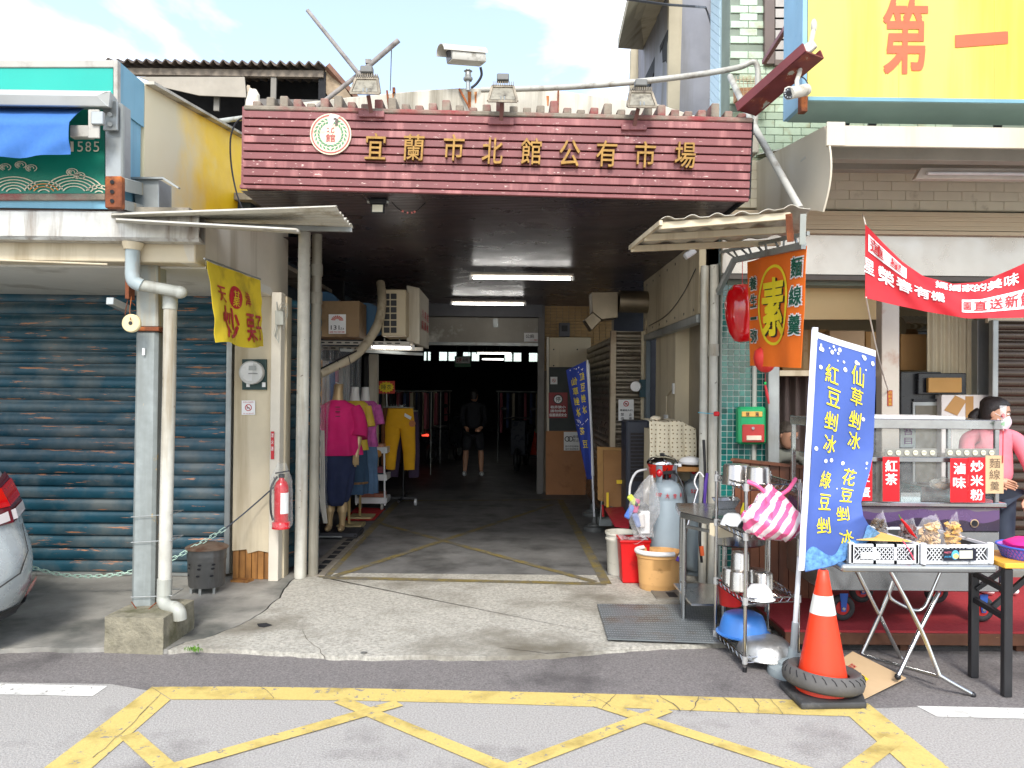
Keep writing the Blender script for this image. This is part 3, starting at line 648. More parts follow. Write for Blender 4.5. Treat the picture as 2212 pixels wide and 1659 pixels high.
# crossed old poles
m_oldp = M('grey_weathered_pole', L(150, 144, 138, .8), .7, vs=12, var=.3, dirt=L(84, 74, 70), da=.45, ds=14)
t = thing('roof_pole', 'weathered pole slanting up to the left behind the first floodlight', 'pole', P(780, 165, 5.6)); B().cyl(P(783, 170, 5.6), P(664, 22, 5.6), .017, .014, n=10).o('pole', m_oldp, t, smooth=True)
t = thing('roof_pole', 'weathered pole slanting up to the right behind the first floodlight', 'pole', P(690, 250, 5.65))
B().cyl(P(680, 235, 5.65), P(776, 160, 5.65), .017, n=10).o('pole', m_oldp, t, smooth=True); B().cyl(P(776, 160, 5.65), P(861, 87, 5.65), .019, n=10).o('pole', m_oldp, t, smooth=True)
B().box(*[k for a, c_ in zip(P(796, 134, 5.65) - V(.02, .02, .015), P(796, 134, 5.65) + V(.02, .02, .015)) for k in (a, c_)]).o('clip', m_oldp, t)
B().tube([P(846, 96, 5.65), P(843, 196, 5.9)], .004, 5).o('wire', m_galv, t)

# long conduit over the sign to the right
m_pipe = M('white_grey_conduit', L(188, 186, 176, .82), .5, .1, vs=5, var=.12, dirt=L(104, 92, 76), da=.42, ds=9)
t = thing('conduit', 'long pale conduit running over the sign to the tiled building', 'pipe', P(1080, 194, 5.8))
pts = spline([P(1040, 194, 5.86), P(1190, 190, 5.7), P(1330, 181, 5.5), P(1480, 165, 5.5), P(1590, 147, 5.6), P(1625, 134, 5.6), P(1636, 145, 5.6), P(1637, 180, 5.6), P(1633, 240, 5.6), P(1628, 290, 5.6)], 6)
B().tube(pts, .021, 10).o('tube', m_pipe, t, smooth=True)
t = thing('brace_pipe', 'white diagonal brace pipe behind the right end of the sign', 'pipe', P(1725, 450, 5.0))
B().tube([P(1577, 165, 6.3), P(1610, 235, 5.9), P(1638, 290, 5.35), P(1728, 450, 4.98)], .024, 12).o('tube', m_pipe, t, smooth=True)
# red steel channel with the bullet camera
t = thing('steel_channel', 'rusty dark red steel channel jutting up from the right end of the sign', 'steel beam', P(1610, 245, 5.2))
m_chan = M('dark_red_steel', L(112, 44, 46, .8), .5, .2, vs=6, var=.2, dirt=L(150, 74, 40), da=.4, ds=9, peel=L(160, 166, 156), pa=.3, ps=9)
a, c = P(1612, 243, 5.15), P(1760, 118, 4.7); d = (c - a).normalized(); sx = V(0, 0, 1).cross(d).normalized(); up = d.cross(sx)
b = B(); b.beam(a, c, .17, .012, up); b.o('web', m_chan, t)
for s_ in (-1, 1):
    o_ = sx * (s_ * .085); b = B(); b.beam(a + o_ + up * .02, c + o_ + up * .03, .012, .06, up); b.o('flange', M('channel_red', L(120, 50, 52, .8), .5, vs=8, var=.2), t)
c = P(1722, 199, 4.72); t = thing('bullet_camera', 'small white bullet security camera hanging from the red steel channel', 'camera', P(1718, 150, 4.75))
rot = Matrix.Rotation(R(200), 3, 'Z')
B().cyl(P(1704, 202, 4.66), P(1741, 194, 4.78), .037, n=20).o('body', m_cam, t, smooth=True)
B().cyl(P(1704, 202, 4.655), P(1704.5, 202, 4.66), .033, n=20).o('face', M('dark_face', L(70, 72, 78), .2), t)
B().cyl(P(1704, 202, 4.648), P(1704.5, 202, 4.655), .015, n=14).o('lens', m_blackm, t)
for k in range(10):
    a_ = k * .628; q = P(1704, 202, 4.652) + V(math.cos(a_) * .024, 0, math.sin(a_) * .024); B().cyl(q, q + V(0, -.002, 0), .004, n=6).o('led', m_galv, t)
B().prism([P(x, y, 4.66) for x, y in ((1693, 200), (1695, 190), (1703, 186), (1712, 187), (1712, 191), (1703, 190), (1698, 194))], (.07, .12, .02)).o('hood', m_cam, t)
B().tube([P(1722, 188, 4.74), P(1721, 175, 4.76), P(1727, 158, 4.78), P(1728, 150, 4.8)], .014, 10).o('bracket', m_cam, t, smooth=True)
B().tube(spline([P(1741, 196, 4.78), P(1748, 190, 4.78), P(1740, 172, 4.8), P(1730, 165, 4.8)], 5), .004, 6).o('cable', m_blackm, t)
t = thing('junction_box', 'white plastic junction box on top of the red steel channel', 'box', P(1725, 120, 4.8))
b = B(); a = P(1737, 112, 4.8); b.ob(a, (.13, .1, .06), Matrix.Rotation(R(-35), 3, 'Y')); b.o('box', m_cam, t, bev=.008)
B().tube([P(1749, 105, 4.78), P(1756, 72, 4.78), P(1759, 52, 4.78)], [.014, .016, .012], 8).o('bracket_arm', m_cam, t, smooth=True)
B().ell(P(1758, 56, 4.78), (.02, .02, .045), 10, 8).o('antenna_cap', m_cam, t, smooth=True)
# ================================================================== left column, footing, pipes
c0 = G(300, 1413, 0)
t = thing('concrete_footing', 'rough concrete footing block under the left steel column', 'footing', (-2.4, 4.95, 0))
a, c = G(226, 1411), G(352, 1415); zt_ = .235
pts = [V(a.x, a.y, -.01), V(c.x, c.y, -.01), V(c.x + .02, c.y + .42, -.01), V(a.x + .02, a.y + .42, -.01)]
b = B(); b.prism(pts, (0, 0, zt_)); bmesh.ops.subdivide_edges(b.bm, edges=b.bm.edges, cuts=7, use_grid_fill=True); b.jitter(.007, 9)
b.o('block', M('mossy_concrete', L(148, 142, 122, .8), .95, vs=14, var=.3, dirt=L(84, 82, 56), da=.5, ds=5, bump=1, bs=55), t, smooth=True)
YC = 5.0
t = thing('steel_column', 'grey steel column with peeling paint on a concrete footing', 'column', P(308, 1325, YC))
def colbox(x0, x1, x2, x3, y0, y1, nm, mat, D=YC, dep=.15, bev=.012):
    q = [P(x0, y0, D), P(x1, y0, D), P(x3, y1, D), P(x2, y1, D)]; b = B(); b.prism(q, (0, dep, 0)); return b.o(nm, mat, t, bev=bev)
m_colp = M('column_paint', L(160, 168, 166, .78), .55, .1, vs=11, var=.2, dirt=L(112, 116, 112), da=.55, ds=3, streak=1, peel=L(184, 160, 112), pa=.2, ps=8, pz=.4)
colbox(292, 340, 281, 331, 712, 1322, 'shaft', m_colp, bev=.02)
colbox(294, 339, 292, 340, 566, 708, 'upper_shaft', m_galvo)
colbox(288, 343, 288, 343, 706, 715, 'collar', m_rust, 4.985, .18, .003)
B().prism([P(x, y, 4.93) for x, y in ((254, 1333), (328, 1334), (335, 1326), (270, 1324))], (0, .12, .005)).o('base_plate', m_rust, t)
for y, sl in ((1117, -6), (1172, -5), (1290, -3)):
    a, c = P(283, y, 4.98), P(372, y + sl, 4.98); B().tube([a, c, c + V(0, .17, 0), a + V(0, .17, 0)], .003, 6, closed=True).o('tie_wire', m_galv, t)
B().tube(spline([P(284, 1300, 4.97), P(300, 1320, 4.94), P(318, 1318, 4.93), P(330, 1308, 4.97), P(345, 1296, 4.98)], 5), .004, 6).o('tie_wire', m_rust, t)
B().box(*[k for a, c in zip(P(270, 645, 4.92), P(292, 575, 5.0)) for k in sorted((a, c))]).o('bracket', m_rust, t)
b = B(); b.beam(P(237, 650, 4.75), P(275, 668, 4.99), .045, .045); b.o('square_stub', m_galv, t, bev=.003)
B().box(*[k for a, c in zip(P(307, 767, 4.98), P(314, 752, 4.992)) for k in sorted((a, c))]).o('paper_scrap', M('scrap_white', (.8, .8, .78)), t)
t = thing('cable_reel_disc', 'round cream disc wired to the left steel column', 'disc', P(282, 717, 4.85))
c = P(282, 698, 4.86); B().cyl(c, c + V(0, .03, 0), .058, n=30).o('disc', M('aged_cream_plastic', L(222, 206, 160, .85), .45, vs=12, var=.08, dirt=L(150, 120, 70), da=.3, ds=12), t, bev=.006)
B().cyl(c + V(0, -.004, 0), c, .012, n=12).o('hub', m_blackm, t)
B().tube([P(282, 690, 4.85), P(280, 672, 4.9), P(284, 640, 4.95)], .003, 5).o('wire', m_rust, t); B().tube([P(270, 680, 4.9), P(276, 645, 4.95), P(292, 660, 4.97)], .003, 5).o('wire', m_rust, t)
t = thing('drain_pipe', 'pale PVC downpipe with elbows beside the steel column', 'pipe', P(352, 1320, 4.98))
D1 = 4.92
pts = [P(287, 532, 4.83), P(287, 560, 4.84), P(286, 585, 4.85)] + spline([P(286, 592, 4.85), P(290, 608, 4.85), P(306, 617, 4.86)], 4)
B().tube([P(287, 524, 4.83), P(286, 540, 4.83)], [.066, .05], 16).o('outlet', m_cream, t, smooth=True)
B().tube(pts, .044, 16).o('elbow', m_pvcb, t, smooth=True)
B().tube(spline([P(302, 616, 4.86), P(340, 622, 4.9), P(380, 629, 4.94), P(394, 632, 4.95)], 4), .037, 16).o('pipe', m_pvc, t, smooth=True)
B().ell(P(388, 631, 4.95), (.05, .042, .042), 14, 10).o('elbow_cap', m_pvc, t, smooth=True)
a, c = P(368, 645, 5.0), P(356, 1260, 5.0)
B().tube([a, a.lerp(c, .3) + V(.004, 0, 0), a.lerp(c, .7), c], .041, 16).o('downpipe', m_postw, t, smooth=True)
B().tube([P(368, 640, 5.0), P(367, 668, 5.0)], .046, 16).o('collar', m_pvc, t, smooth=True)
B().tube([P(356, 1250, 5.0), P(355, 1285, 5.0)], .046, 16).o('collar', m_pvc, t, smooth=True)
B().tube(spline([P(355, 1282, 5.0), P(353, 1298, 4.99), P(362, 1310, 4.96), P(378, 1313, 4.92), P(387, 1322, 4.9), P(389, 1338, 4.9)], 5), .041, 16).o('foot_elbow', m_pvc, t, smooth=True)
# ================================================================== corrugated awning, left
m_corr = M('dirty_corrugated_sheet', L(210, 206, 192, .85), .5, .2, vs=6, var=.12, dirt=L(130, 116, 90), da=.45, ds=6)
t = thing('corrugated_awning', 'twisted white corrugated awning sheet over the left posts', 'awning', (-1.7, 5, 2.7))
NR, FR, NL, FL = P(724, 446, 4.68), P(762, 490, 5.24), P(240, 464, 4.62), P(250, 472, 5.2)
def awl(u, v):
    p = NL.lerp(NR, u).lerp(FL.lerp(FR, u), v); return p + V(.012 * noise.noise(V(u * 7, v * 9, 0)), 0, .012 * math.sin(v * 2 * math.pi * 7))
B().grid(awl, 24, 56, .004).o('sheet', m_corr, t, smooth=True)
b = B(); b.beam(NR + V(-1.0, .5, -.02), FR + V(0, -.02, -.025), .03, .03); b.o('rail', m_galv, t)
NR2, FR2 = P(640, 492, 4.55), P(650, 497, 5.0)
B().grid(lambda u, v: P(250, 470, 4.55).lerp(NR2, u).lerp(P(250, 474, 5.0).lerp(FR2, u), v) + V(0, 0, -.012 + .01 * math.sin(v * 2 * math.pi * 6)), 10, 48, .003).o('lower_sheet', m_corr, t, smooth=True)

# ================================================================== left shop sign
YT = 4.75; m_teal = M('teal_sign_vinyl', L(10, 130, 106, .85), .4, vs=2, var=.06)
m_teal2 = M('bright_turquoise_vinyl', L(22, 178, 160, .8), .35, vs=2, var=.05)
m_frame = M('white_sign_frame', L(186, 182, 172, .8), .5, .1, vs=5, var=.08, dirt=L(120, 110, 96), da=.35, ds=6)
m_sblue = M('faded_blue_sheet', L(120, 174, 196, .85), .55, vs=3, var=.08, dirt=L(90, 130, 150), da=.3, ds=4, streak=1)
t_sh = thing('shop_sign', 'teal shop sign box with the number 1585 and wave pattern, upper left', 'sign', P(120, 455, YT))
XS = P(252, 200, YT).x; zl = P(100, 455, YT).z; zu = P(100, 129, YT).z
B().box(-6, XS - .01, YT + .02, YT + .34, zl + .02, zu - .02).o('body', m_sblue, t_sh)
def fp(x0, y0, x1, y1, D, nm, mat, dep=.02, par=None, bev=0):
    q = [P(x0, y1, D), P(x1, y1, D), P(x1, y0, D), P(x0, y0, D)]; b = B(); b.prism(q, (0, dep, 0)); return b.o(nm, mat, par, bev=bev)
fp(-400, 146, 244, 232, YT, 'upper_panel', m_teal2, .03, t_sh)
fp(-400, 129, 254, 145.5, YT - .01, 'frame', m_frame, .04, t_sh, .004); fp(244.5, 129.5, 254, 235, YT - .012, 'frame', m_frame, .04, t_sh, .003)
fp(-400, 232, 226, 418, YT + .006, 'lower_panel', m_teal, .02, t_sh)
fp(-400, 418, 226, 432, YT - .005, 'sill', m_cop if 'm_cop' in globals() else m_rust, .04, t_sh, .004)
fp(-400, 432, 270, 455, YT + .04, 'lower_rail', M('dark_rail', L(92, 74, 68), .7, vs=6, var=.3), .06, t_sh)
B().prism([P(254.5, 130, YT), P(252, 232, YT), V(XS, YT + .36, P(252, 232, YT).z), V(XS, YT + .36, zu)], (-.01, 0, 0)).o('side_panel', m_sblue, t_sh)
# number and wave pattern
fr = pframe(0, 100, 1000, 1100, YT)   # one unit = 1000 px wide/high
def uv(x, y): return x / 1000, (1100 - y) / 1000
m_ivory = M('ivory_print', L(226, 214, 186, .85), .5)
m_orange = M('orange_print', L(220, 140, 60, .85), .5)
its = [(ch, *uv(152 + i * 17.5 + 4, 317), .0125 if ch != '1' else .007, .022) for i, ch in enumerate('1585')]
letters(t_sh, m_ivory, its, fr, .003, .0, 'lettering')
b = B(); bo = B()
def arc(bb_, cx, cy, r0, r1, a0, a1, n=14):
    for i in range(n):
        q = []
        for k, r in ((i, r0), (i + 1, r0), (i + 1, r1), (i, r1)):
            a_ = R(a0 + (a1 - a0) * k / n); q.append(fr(*uv(cx + math.cos(a_) * r, cy - math.sin(a_) * r * .62), .003))
        bb_.poly(q)
for k, (cx, w) in enumerate(((-160, 60), (-60, 62), (30, 58), (95, 44), (160, 66), (214, 30))):
    for i in range(5):
        r = w - i * 10
        if r > 6: arc(bo if (k == 3 and i in (1, 2)) or (k == 1 and i == 2) else b, cx, 418, r - 3.2, r, 18, 162)
for cx, cy in ((-75, 357), (12, 362), (45, 357), (68, 364), (156, 372), (172, 380)):
    for i, r in enumerate((13, 8, 4)): arc(b, cx - i * 1.5, cy, r - 2.2, r, -60 + i * 40, 250 + i * 30, 12)
b.o('wave_print', m_ivory, t_sh, kind='stuff'); bo.o('wave_print', m_orange, t_sh, kind='stuff')
# post and brackets to the right of the sign
t = thing('sign_bracket', 'galvanised post and rusty bolted bracket holding the teal sign', 'bracket', P(250, 450, 4.7))
B().prism([P(x, y, 4.66) for x, y in ((226, 222), (262, 222), (262, 396), (227, 396))], (0, .12, 0)).o('post', m_galv, t, bev=.004)
B().prism([P(262.5, 224, 4.66), P(262.5, 396, 4.66), P(278, 396, 4.78), P(278, 236, 4.78)], (.003, .004, 0)).o('post_side', m_galvo, t)
fp(222, 218, 253, 281, 4.62, 'bolt_plate', m_galv, .02, t, .003)
for y in (228, 247, 268): B().cyl(P(237, y, 4.605), P(237, y, 4.62), .014, n=8).o('bolt', m_galv, t)
fp(226, 380, 262, 449, 4.6, 'rust_plate', m_rust, .05, t, .006)
for y in (393, 414, 434): B().cyl(P(242, y, 4.59), P(242, y, 4.602), .012, n=8).o('bolt', m_blackm, t)
for y0, y1 in ((382, 410), (430, 450)):
    b = B(); b.prism([P(262, y0, 4.63), P(300, y0 + 10, 4.95), P(300, y1 + 8, 4.95), P(262, y1, 4.63)], (.01, .05, 0)); b.o('side_arm', m_galvo, t)
t = thing('metal_box', 'small grey sheet-metal box on the yellow wall', 'box', P(330, 455, 5.0))
B().prism([P(x, y, 4.98) for x, y in ((290, 388), (343, 386), (343, 460), (290, 460))], (0, .18, 0)).o('body', m_galv, t, bev=.004)
B().prism([P(x, y, 4.95) for x, y in ((280, 382), (352, 382), (386, 404), (384, 407), (350, 386), (280, 386))], (0, .03, 0)).o('lid', m_galv, t)
B().prism([P(343.5, 396, 5.0), P(370, 402, 5.2), P(370, 460, 5.2), P(343.5, 460, 5.0)], (-.002, .01, 0)).o('side', m_galvo, t)
# retractable awning with blue cloth
t = thing('retractable_awning', 'half-rolled blue cloth awning in a silver cassette', 'awning', P(100, 200, 4.5))
b = B(); b.prism([P(240, 196, 4.5), P(254, 214, 4.72), P(250, 238, 4.72), P(236, 231, 4.52), P(212, 208, 4.5)], (-3.5, 0, 0)); b.o('cassette', M('silver_cassette', L(188, 190, 186, .85), .4, .4, vs=3, var=.1), t, bev=.006)
def clo(u, v):
    x1 = 186 - 36 * min(1, v * 3.3) ** .8; p = P(-400 + (x1 + 400) * u, 232 + 103 * v + 5 * math.sin(u * 9 + v) * v, 4.66 - .2 * min(1, v * 3.6)); return p + V(0, .02 * noise.noise(V(u * 12 + v * 3, v * 2, 0)) * v + .022 * math.sin(u * 34 + v * 5) * v * .6, 0)
b = B(); b.grid(clo, 40, 16, .003); b.o('cloth', M('blue_awning_cloth', L(66, 124, 200, .7), .85, vs=30, var=.05), t, smooth=True)
fp(190, 236, 214, 298, 4.52, 'end_plate', m_frame, .015, t, .003); fp(196, 240, 222, 268, 4.5, 'gear_box', m_galv, .03, t, .004)
fp(150, 270, 196, 296, 4.55, 'arm', m_frame, .05, t, .005)
# yellow side wall
def ymat():
    m = M('faded_yellow_panel', L(252, 200, 8, 1), .6, vs=4, var=.1); t_ = m.node_tree; n = t_.nodes.new; l = t_.links.new
    c = n('ShaderNodeTexCoord'); s_ = n('ShaderNodeSeparateXYZ'); l(c.outputs['Object'], s_.inputs[0])
    nz = n('ShaderNodeTexNoise'); nz.inputs['Scale'].default_value = 3; nz.inputs['Detail'].default_value = 8; l(c.outputs['Object'], nz.inputs['Vector'])
    ad = n('ShaderNodeMath'); ad.operation = 'MULTIPLY_ADD'; l(nz.outputs['Fac'], ad.inputs[0]); ad.inputs[1].default_value = 1.1; l(s_.outputs['Y'], ad.inputs[2])
    mr = n('ShaderNodeMapRange'); mr.inputs[1].default_value = 6.15; mr.inputs[2].default_value = 6.75; l(ad.outputs[0], mr.inputs[0])
    mx_ = n('ShaderNodeMix'); mx_.data_type = 'RGBA'; l(mr.outputs[0], mx_.inputs[0]); mx_.inputs[6].default_value = (*L(236, 222, 184, .85), 1)
    bs = t_.nodes['Principled BSDF']; old = bs.inputs['Base Color'].links[0].from_socket; l(old, mx_.inputs[7]); l(mx_.outputs[2], bs.inputs['Base Color']); return m
t = thing('side_wall', 'beige to bright yellow stained side wall between the teal sign and market sign', 'wall', (-2.44, 6, 2.8))
XY = XS + .0
def yd(x): return XY * FPX / (x - 1092)
q = [V(XY, YT + .37, zl), V(XY, 7.6, 2.72), V(XY, 7.6, 3.97), V(XY, 7.0, 3.9), V(XY, YT + .37, zu)]
B().prism(q, (-.08, 0, 0)).o('panel', ymat(), t)
b = B(); b.beam(V(XY + .01, YT + .37, zu + .012), V(XY + .01, 7.0, 3.914), .1, .02); b.o('coping', m_par, t)
# black cable sagging in front of the yellow wall
t = thing('cable', 'thin black cable looping down beside the left end of the red sign', 'cable', P(510, 300, 5.4))
B().tube(spline([P(530, 252, 5.4), P(510, 265, 5.4), P(498, 300, 5.4), P(500, 360, 5.42), P(512, 420, 5.4), P(528, 462, 5.3)], 6), .006, 6).o('line', m_blackm, t)
# ================================================================== old house behind
YH = 8.6
t = thing('old_house', 'derelict dark house with corrugated roof behind the yellow wall', 'building', (-3.4, YH, 0))
xa, xb = P(240, 140, YH).x, P(700, 150, YH).x; ze = P(500, 143, YH).z
m_croof = M('dark_corrugated_asbestos', L(112, 100, 92, .8), .9, vs=6, var=.3, dirt=L(60, 52, 46), da=.5, ds=4)
def hro(u, v): return V(xa + (xb - xa) * u, YH - .12 + v * 2.6, ze + v * .55 + .022 * math.sin(u * (xb - xa) / .105 * 2 * math.pi) + .012 * noise.noise(V(u * 30, v * 3, 0)))
B().grid(hro, 320, 3, .012).o('roof', m_croof, t, smooth=True)
zf = P(500, 154, YH).z
B().box(xa, xb, YH - .03, YH + .03, P(500, 166, YH).z, P(500, 152, YH).z).o('fascia', M('old_timber', L(142, 130, 116, .8), .9, vs=8, var=.25, dirt=L(70, 60, 52), da=.4, ds=6), t)
B().prism([P(x, y, YH - .1) for x, y in ((300, 166), (528, 166), (532, 210), (430, 206), (360, 190))], (0, .02, 0)).o('loose_sheet', M('grey_loose_sheet', L(168, 160, 146, .8), .7, vs=4, var=.15), t)
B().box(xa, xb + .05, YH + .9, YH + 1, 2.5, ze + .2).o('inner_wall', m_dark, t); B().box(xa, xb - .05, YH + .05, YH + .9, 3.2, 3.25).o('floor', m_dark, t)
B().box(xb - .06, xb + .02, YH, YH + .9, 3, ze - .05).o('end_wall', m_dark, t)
for x in (592, 470): b = B(); b.beam(P(x, 168, YH), P(x - 2, 240, YH), .06, .03, (0, 1, 0)); b.o('post', M('thin_post', L(120, 116, 108), .7), t)
b = B(); b.beam(P(530, 222, YH + .1), P(740, 226, YH + .1), .05, .08); b.o('cross_beam', M('beam_grey', L(110, 106, 102), .8), t)
b = B(); b.prism([P(x, y, YH + .02) for x, y in ((703, 150), (716, 150), (768, 222), (770, 260), (742, 262), (704, 200))], (0, .08, 0)); b.o('gable_board', M('gable_brown', L(170, 150, 124, .8), .9, vs=7, var=.3, dirt=L(96, 72, 54), da=.5, ds=5), t)
b = B(); b.beam(P(706, 142, YH - .05), P(800, 250, YH + .2), .09, .05); b.o('rake_board', M('rake_brown', L(120, 88, 72), .8, vs=8, var=.3), t)
b = B()
for i in range(7): b.beam(P(545 + i * 5, 262 - i * 4, YH - 2.4), P(536 + i * 3, 186 + i * 6, YH - 2.3), .022, .02)
b.jitter(.02, 3).o('broken_laths', M('splintered_wood', L(176, 160, 138, .8), .9, vs=9, var=.25), t)
b = B(); b.lathe([(.05, 0), (.05, .2), (.045, .27), (.03, .3)], P(544, 275, 6.2), 10); b.jitter(.03, 14).o('broken_pillar', m_white, t)  # stump of a white broken pillar
t = thing('pipe', 'grey pipe poking out behind the left end of the red sign', 'pipe', P(500, 262, 6.5)); B().cyl(P(456, 264, 6.8), P(532, 254, 6.2), .02, n=10).o('pipe', m_pvc, t, smooth=True)
# ================================================================== small things on the left front
t = thing('electric_meter', 'round glass electricity meter on the cream pier', 'meter', P(548, 838, 6.45))
fp(523, 776, 575, 842, 6.46, 'back_box', M('dark_green_box', L(38, 62, 58), .6), .03, t); c = P(547, 805, 6.45)
B().cyl(c, c + V(0, -.07, 0), .098, n=28).o('rim', M('meter_white', L(206, 206, 200, .85), .35), t, bev=.006)
B().cyl(P(541, 803, 6.375), P(541, 803, 6.385), .078, n=28).o('face', M('meter_face', L(224, 224, 220, .85), .3), t)
fp(536, 790, 552, 800, 6.37, 'display', M('meter_lcd', L(150, 154, 150), .3), .004, t); fp(524, 806, 556, 808, 6.37, 'band', M('band_grey', L(120, 120, 118)), .004, t)
for x in (536, 570): fp(x - 4, 826, x + 3, 836, 6.45, 'seal', M('seal_white', (.8, .8, .78)), .01, t)
B().tube([P(598, 652, 6.42), P(600, 700, 6.42), P(594, 728, 6.42)], .005, 6).o('wire', m_pvc, t)
t = thing('junction_box', 'small grey junction box with loose wires on the pier top', 'box', P(604, 700, 6.4)); fp(594, 670, 612, 702, 6.4, 'box', m_pvc, .04, t, .004)
for k in range(5): B().tube(spline([P(600 + k * 3, 672, 6.4), P(608 + 6 * math.sin(k), 655 + k * 3, 6.36), P(622, 660 + 8 * k % 17, 6.36), P(612, 690 + k * 6, 6.38)], 4), .0022, 5).o('wire', M('wire_grey', L(140, 140, 130)), t)
for k in range(3): B().tube(spline([P(596 + k, 702, 6.4), P(592 + k * 5, 722 + k * 4, 6.38), P(602, 734 + k * 3, 6.38), P(606, 706, 6.4)], 4), .0025, 5).o('wire', m_pvc, t)
m_paper = M('white_paper', (.8, .8, .79), .6, var=.03); m_pred = M('print_red', L(196, 40, 46, .85), .5, var=.04); m_pblk = M('print_black', (.02, .02, .022), .6)
m_pwht = M('print_white', (.84, .84, .83), .5, var=.02)
def disc(b, c, r0, r1, n=28):
    for i in range(n):
        q = []
        for a_, r in ((i, r0), (i + 1, r0), (i + 1, r1), (i, r1)): q.append(c + V(math.cos(6.2832 * a_ / n) * r, 0, math.sin(6.2832 * a_ / n) * r))
        b.poly(q if r0 > 0 else [c] + q[2:])
    return b
def no_sticker(nm, lab, x0, y0, x1, y1, D, top=None, bot=None, par=None):
    t = thing(nm, lab, 'sticker', P((x0 + x1) / 2, y1, D)); fp(x0, y0, x1, y1, D, 'sheet', m_paper, .003, t); h = (y1 - y0); w = x1 - x0
    c = P((x0 + x1) / 2, y0 + h * .5, D - .003); r = h * .24 * D / FPX
    disc(B(), c, r * .78, r).o('ring', m_pred, t); b = B(); b.beam(c + V(-r * .6, 0, r * .6), c + V(r * .6, 0, -r * .6), r * .18, .001, (0, 1, 0)); b.o('bar', m_pred, t)
    b = B(); b.beam(c + V(-r * .5, -.001, -r * .1), c + V(r * .4, -.001, -r * .1), r * .22, .001, (0, 1, 0)); b.o('cigarette', m_pblk, t)
    f = pframe(x0, y0, x1, y1, D)
    if top: letters(t, m_pred, [(top, .5, .88, .8, .09)], f, .002, 0)
    if bot: letters(t, m_pred, [(bot, .5, .1, .8, .06)], f, .002, 0)
    return t
no_sticker('no_smoking_sticker', 'white no-smoking sticker on the cream pier below the meter', 522, 865, 551, 896, 6.475, '本場所全面禁菸', '違者處罰')
t = thing('label_strip', 'narrow red vertical label marking the fire extinguisher', 'label', P(590, 990, 6.43)); fp(585, 932, 592, 992, 6.43, 'strip', m_pred, .003, t)
letters(t, m_pwht, [(ch, .5, .86 - i * .24, .7, .15) for i, ch in enumerate('滅火器')], pframe(585, 932, 592, 992, 6.43), .002, .0)
# fire extinguisher in a plastic bag
t = thing('fire_extinguisher', 'red fire extinguisher in clear plastic bag hung on the pier', 'fire extinguisher', P(608, 1140, 6.3))
c = P(607, 1140, 6.32); r = .058
m_fred = M('extinguisher_red', L(206, 24, 38, .85), .25, coat=.4, var=.05)
B().lathe([(r * .9, 0), (r, .01), (r, .33), (r * .8, .37), (r * .4, .395), (r * .35, .41)], c, 24).o('cylinder', m_fred, t, smooth=True)
B().lathe([(r * 1.25, -.004), (r * 1.25, .045), (r * 1.15, .05)], c, 24).o('base_cup', m_fred, t, smooth=True)
B().box(c.x - .02, c.x + .02, c.y - .02, c.y + .02, c.z + .41, c.z + .44).o('valve', m_blackm, t); b = B(); b.beam(c + V(-.05, 0, .445), c + V(.06, 0, .465), .018, .012); b.o('lever', m_blackm, t)
B().tube(spline([c + V(-.03, -.02, .42), c + V(-.075, -.03, .33), c + V(-.07, -.05, .15), c + V(-.045, -.06, .07)], 5), .009, 8).o('hose', m_blackm, t, smooth=True)
b = B()
for i in range(6):
    a0, a1 = R(-80 + i * 13), R(-80 + (i + 1) * 13); rr = r + .002
    b.poly([c + V(math.cos(a0) * rr, math.sin(a0) * rr, .12), c + V(math.cos(a1) * rr, math.sin(a1) * rr, .12), c + V(math.cos(a1) * rr, math.sin(a1) * rr, .29), c + V(math.cos(a0) * rr, math.sin(a0) * rr, .29)])
b.o('label_sheet', m_paper, t)
def bagfn(u, v):
    a = u * 2 * math.pi; rr = (.085 + .01 * math.sin(3 * a + v * 4)) * (1 - .75 * max(0, v - .75) * 4 * .8); return c + V(math.cos(a) * rr, math.sin(a) * rr * .9, .01 + v * .52 + .008 * math.sin(5 * a))
b = B(); b.grid(bagfn, 24, 14); b.jitter(.008, 14); b.o('plastic_bag', glass('clear_plastic', (.97, .98, .98), .12, .05), t, smooth=True)
b = B(); b.tube([P(592, 1030, 6.4), P(592, 1060, 6.4), P(600, 1062, 6.38)], .004, 6); b.o('hook', m_blackm, t)
# perforated metal charcoal bin
c = G(446, 1277, GZ); t = thing('metal_bin', 'dented grey metal burner bin with lid and punched holes', 'bin', c)
m_bin = M('smoked_galvanised', L(106, 106, 104, .8), .5, .4, vs=6, var=.2, dirt=L(60, 46, 38), da=.4, ds=5, streak=1)
rb = .15
B().lathe([(rb * .88, .05), (rb * .9, .06), (rb * .91, .1), (rb * .93, .105), (rb * .95, .25), (rb * .985, .26), (rb * .96, .275), (rb * 1.0, .285), (rb * .97, .30), (rb * 1.02, .345)], c, 32).jitter(.002, 8).o('drum', m_bin, t, smooth=True)
B().lathe([(rb * 1.08, .343), (rb * 1.09, .352), (rb * .9, .366), (rb * .5, .384), (.02, .39), (.012, .40)], c, 32).jitter(.002, 8).o('lid', M('rusty_lid', L(138, 116, 98, .8), .6, .3, vs=6, var=.2, dirt=L(96, 60, 40), da=.45, ds=8), t, smooth=True)
for i, (an, zq) in enumerate([(a_, z_) for z_ in (.235, .205, .15) for a_ in (-130, -92, -52)]):
    a_ = R(an + (zq - .2) * 60); q = c + V(math.cos(a_) * (rb * .945), math.sin(a_) * (rb * .945), zq); nn = V(math.cos(a_), math.sin(a_), 0); tt = V(-nn.y, nn.x, 0)
    B().poly([q + nn * .006 + tt * (math.cos(k * .785) * .016) + V(0, 0, math.sin(k * .785) * .008) for k in range(8)]).o('punched_hole', m_dark, t)
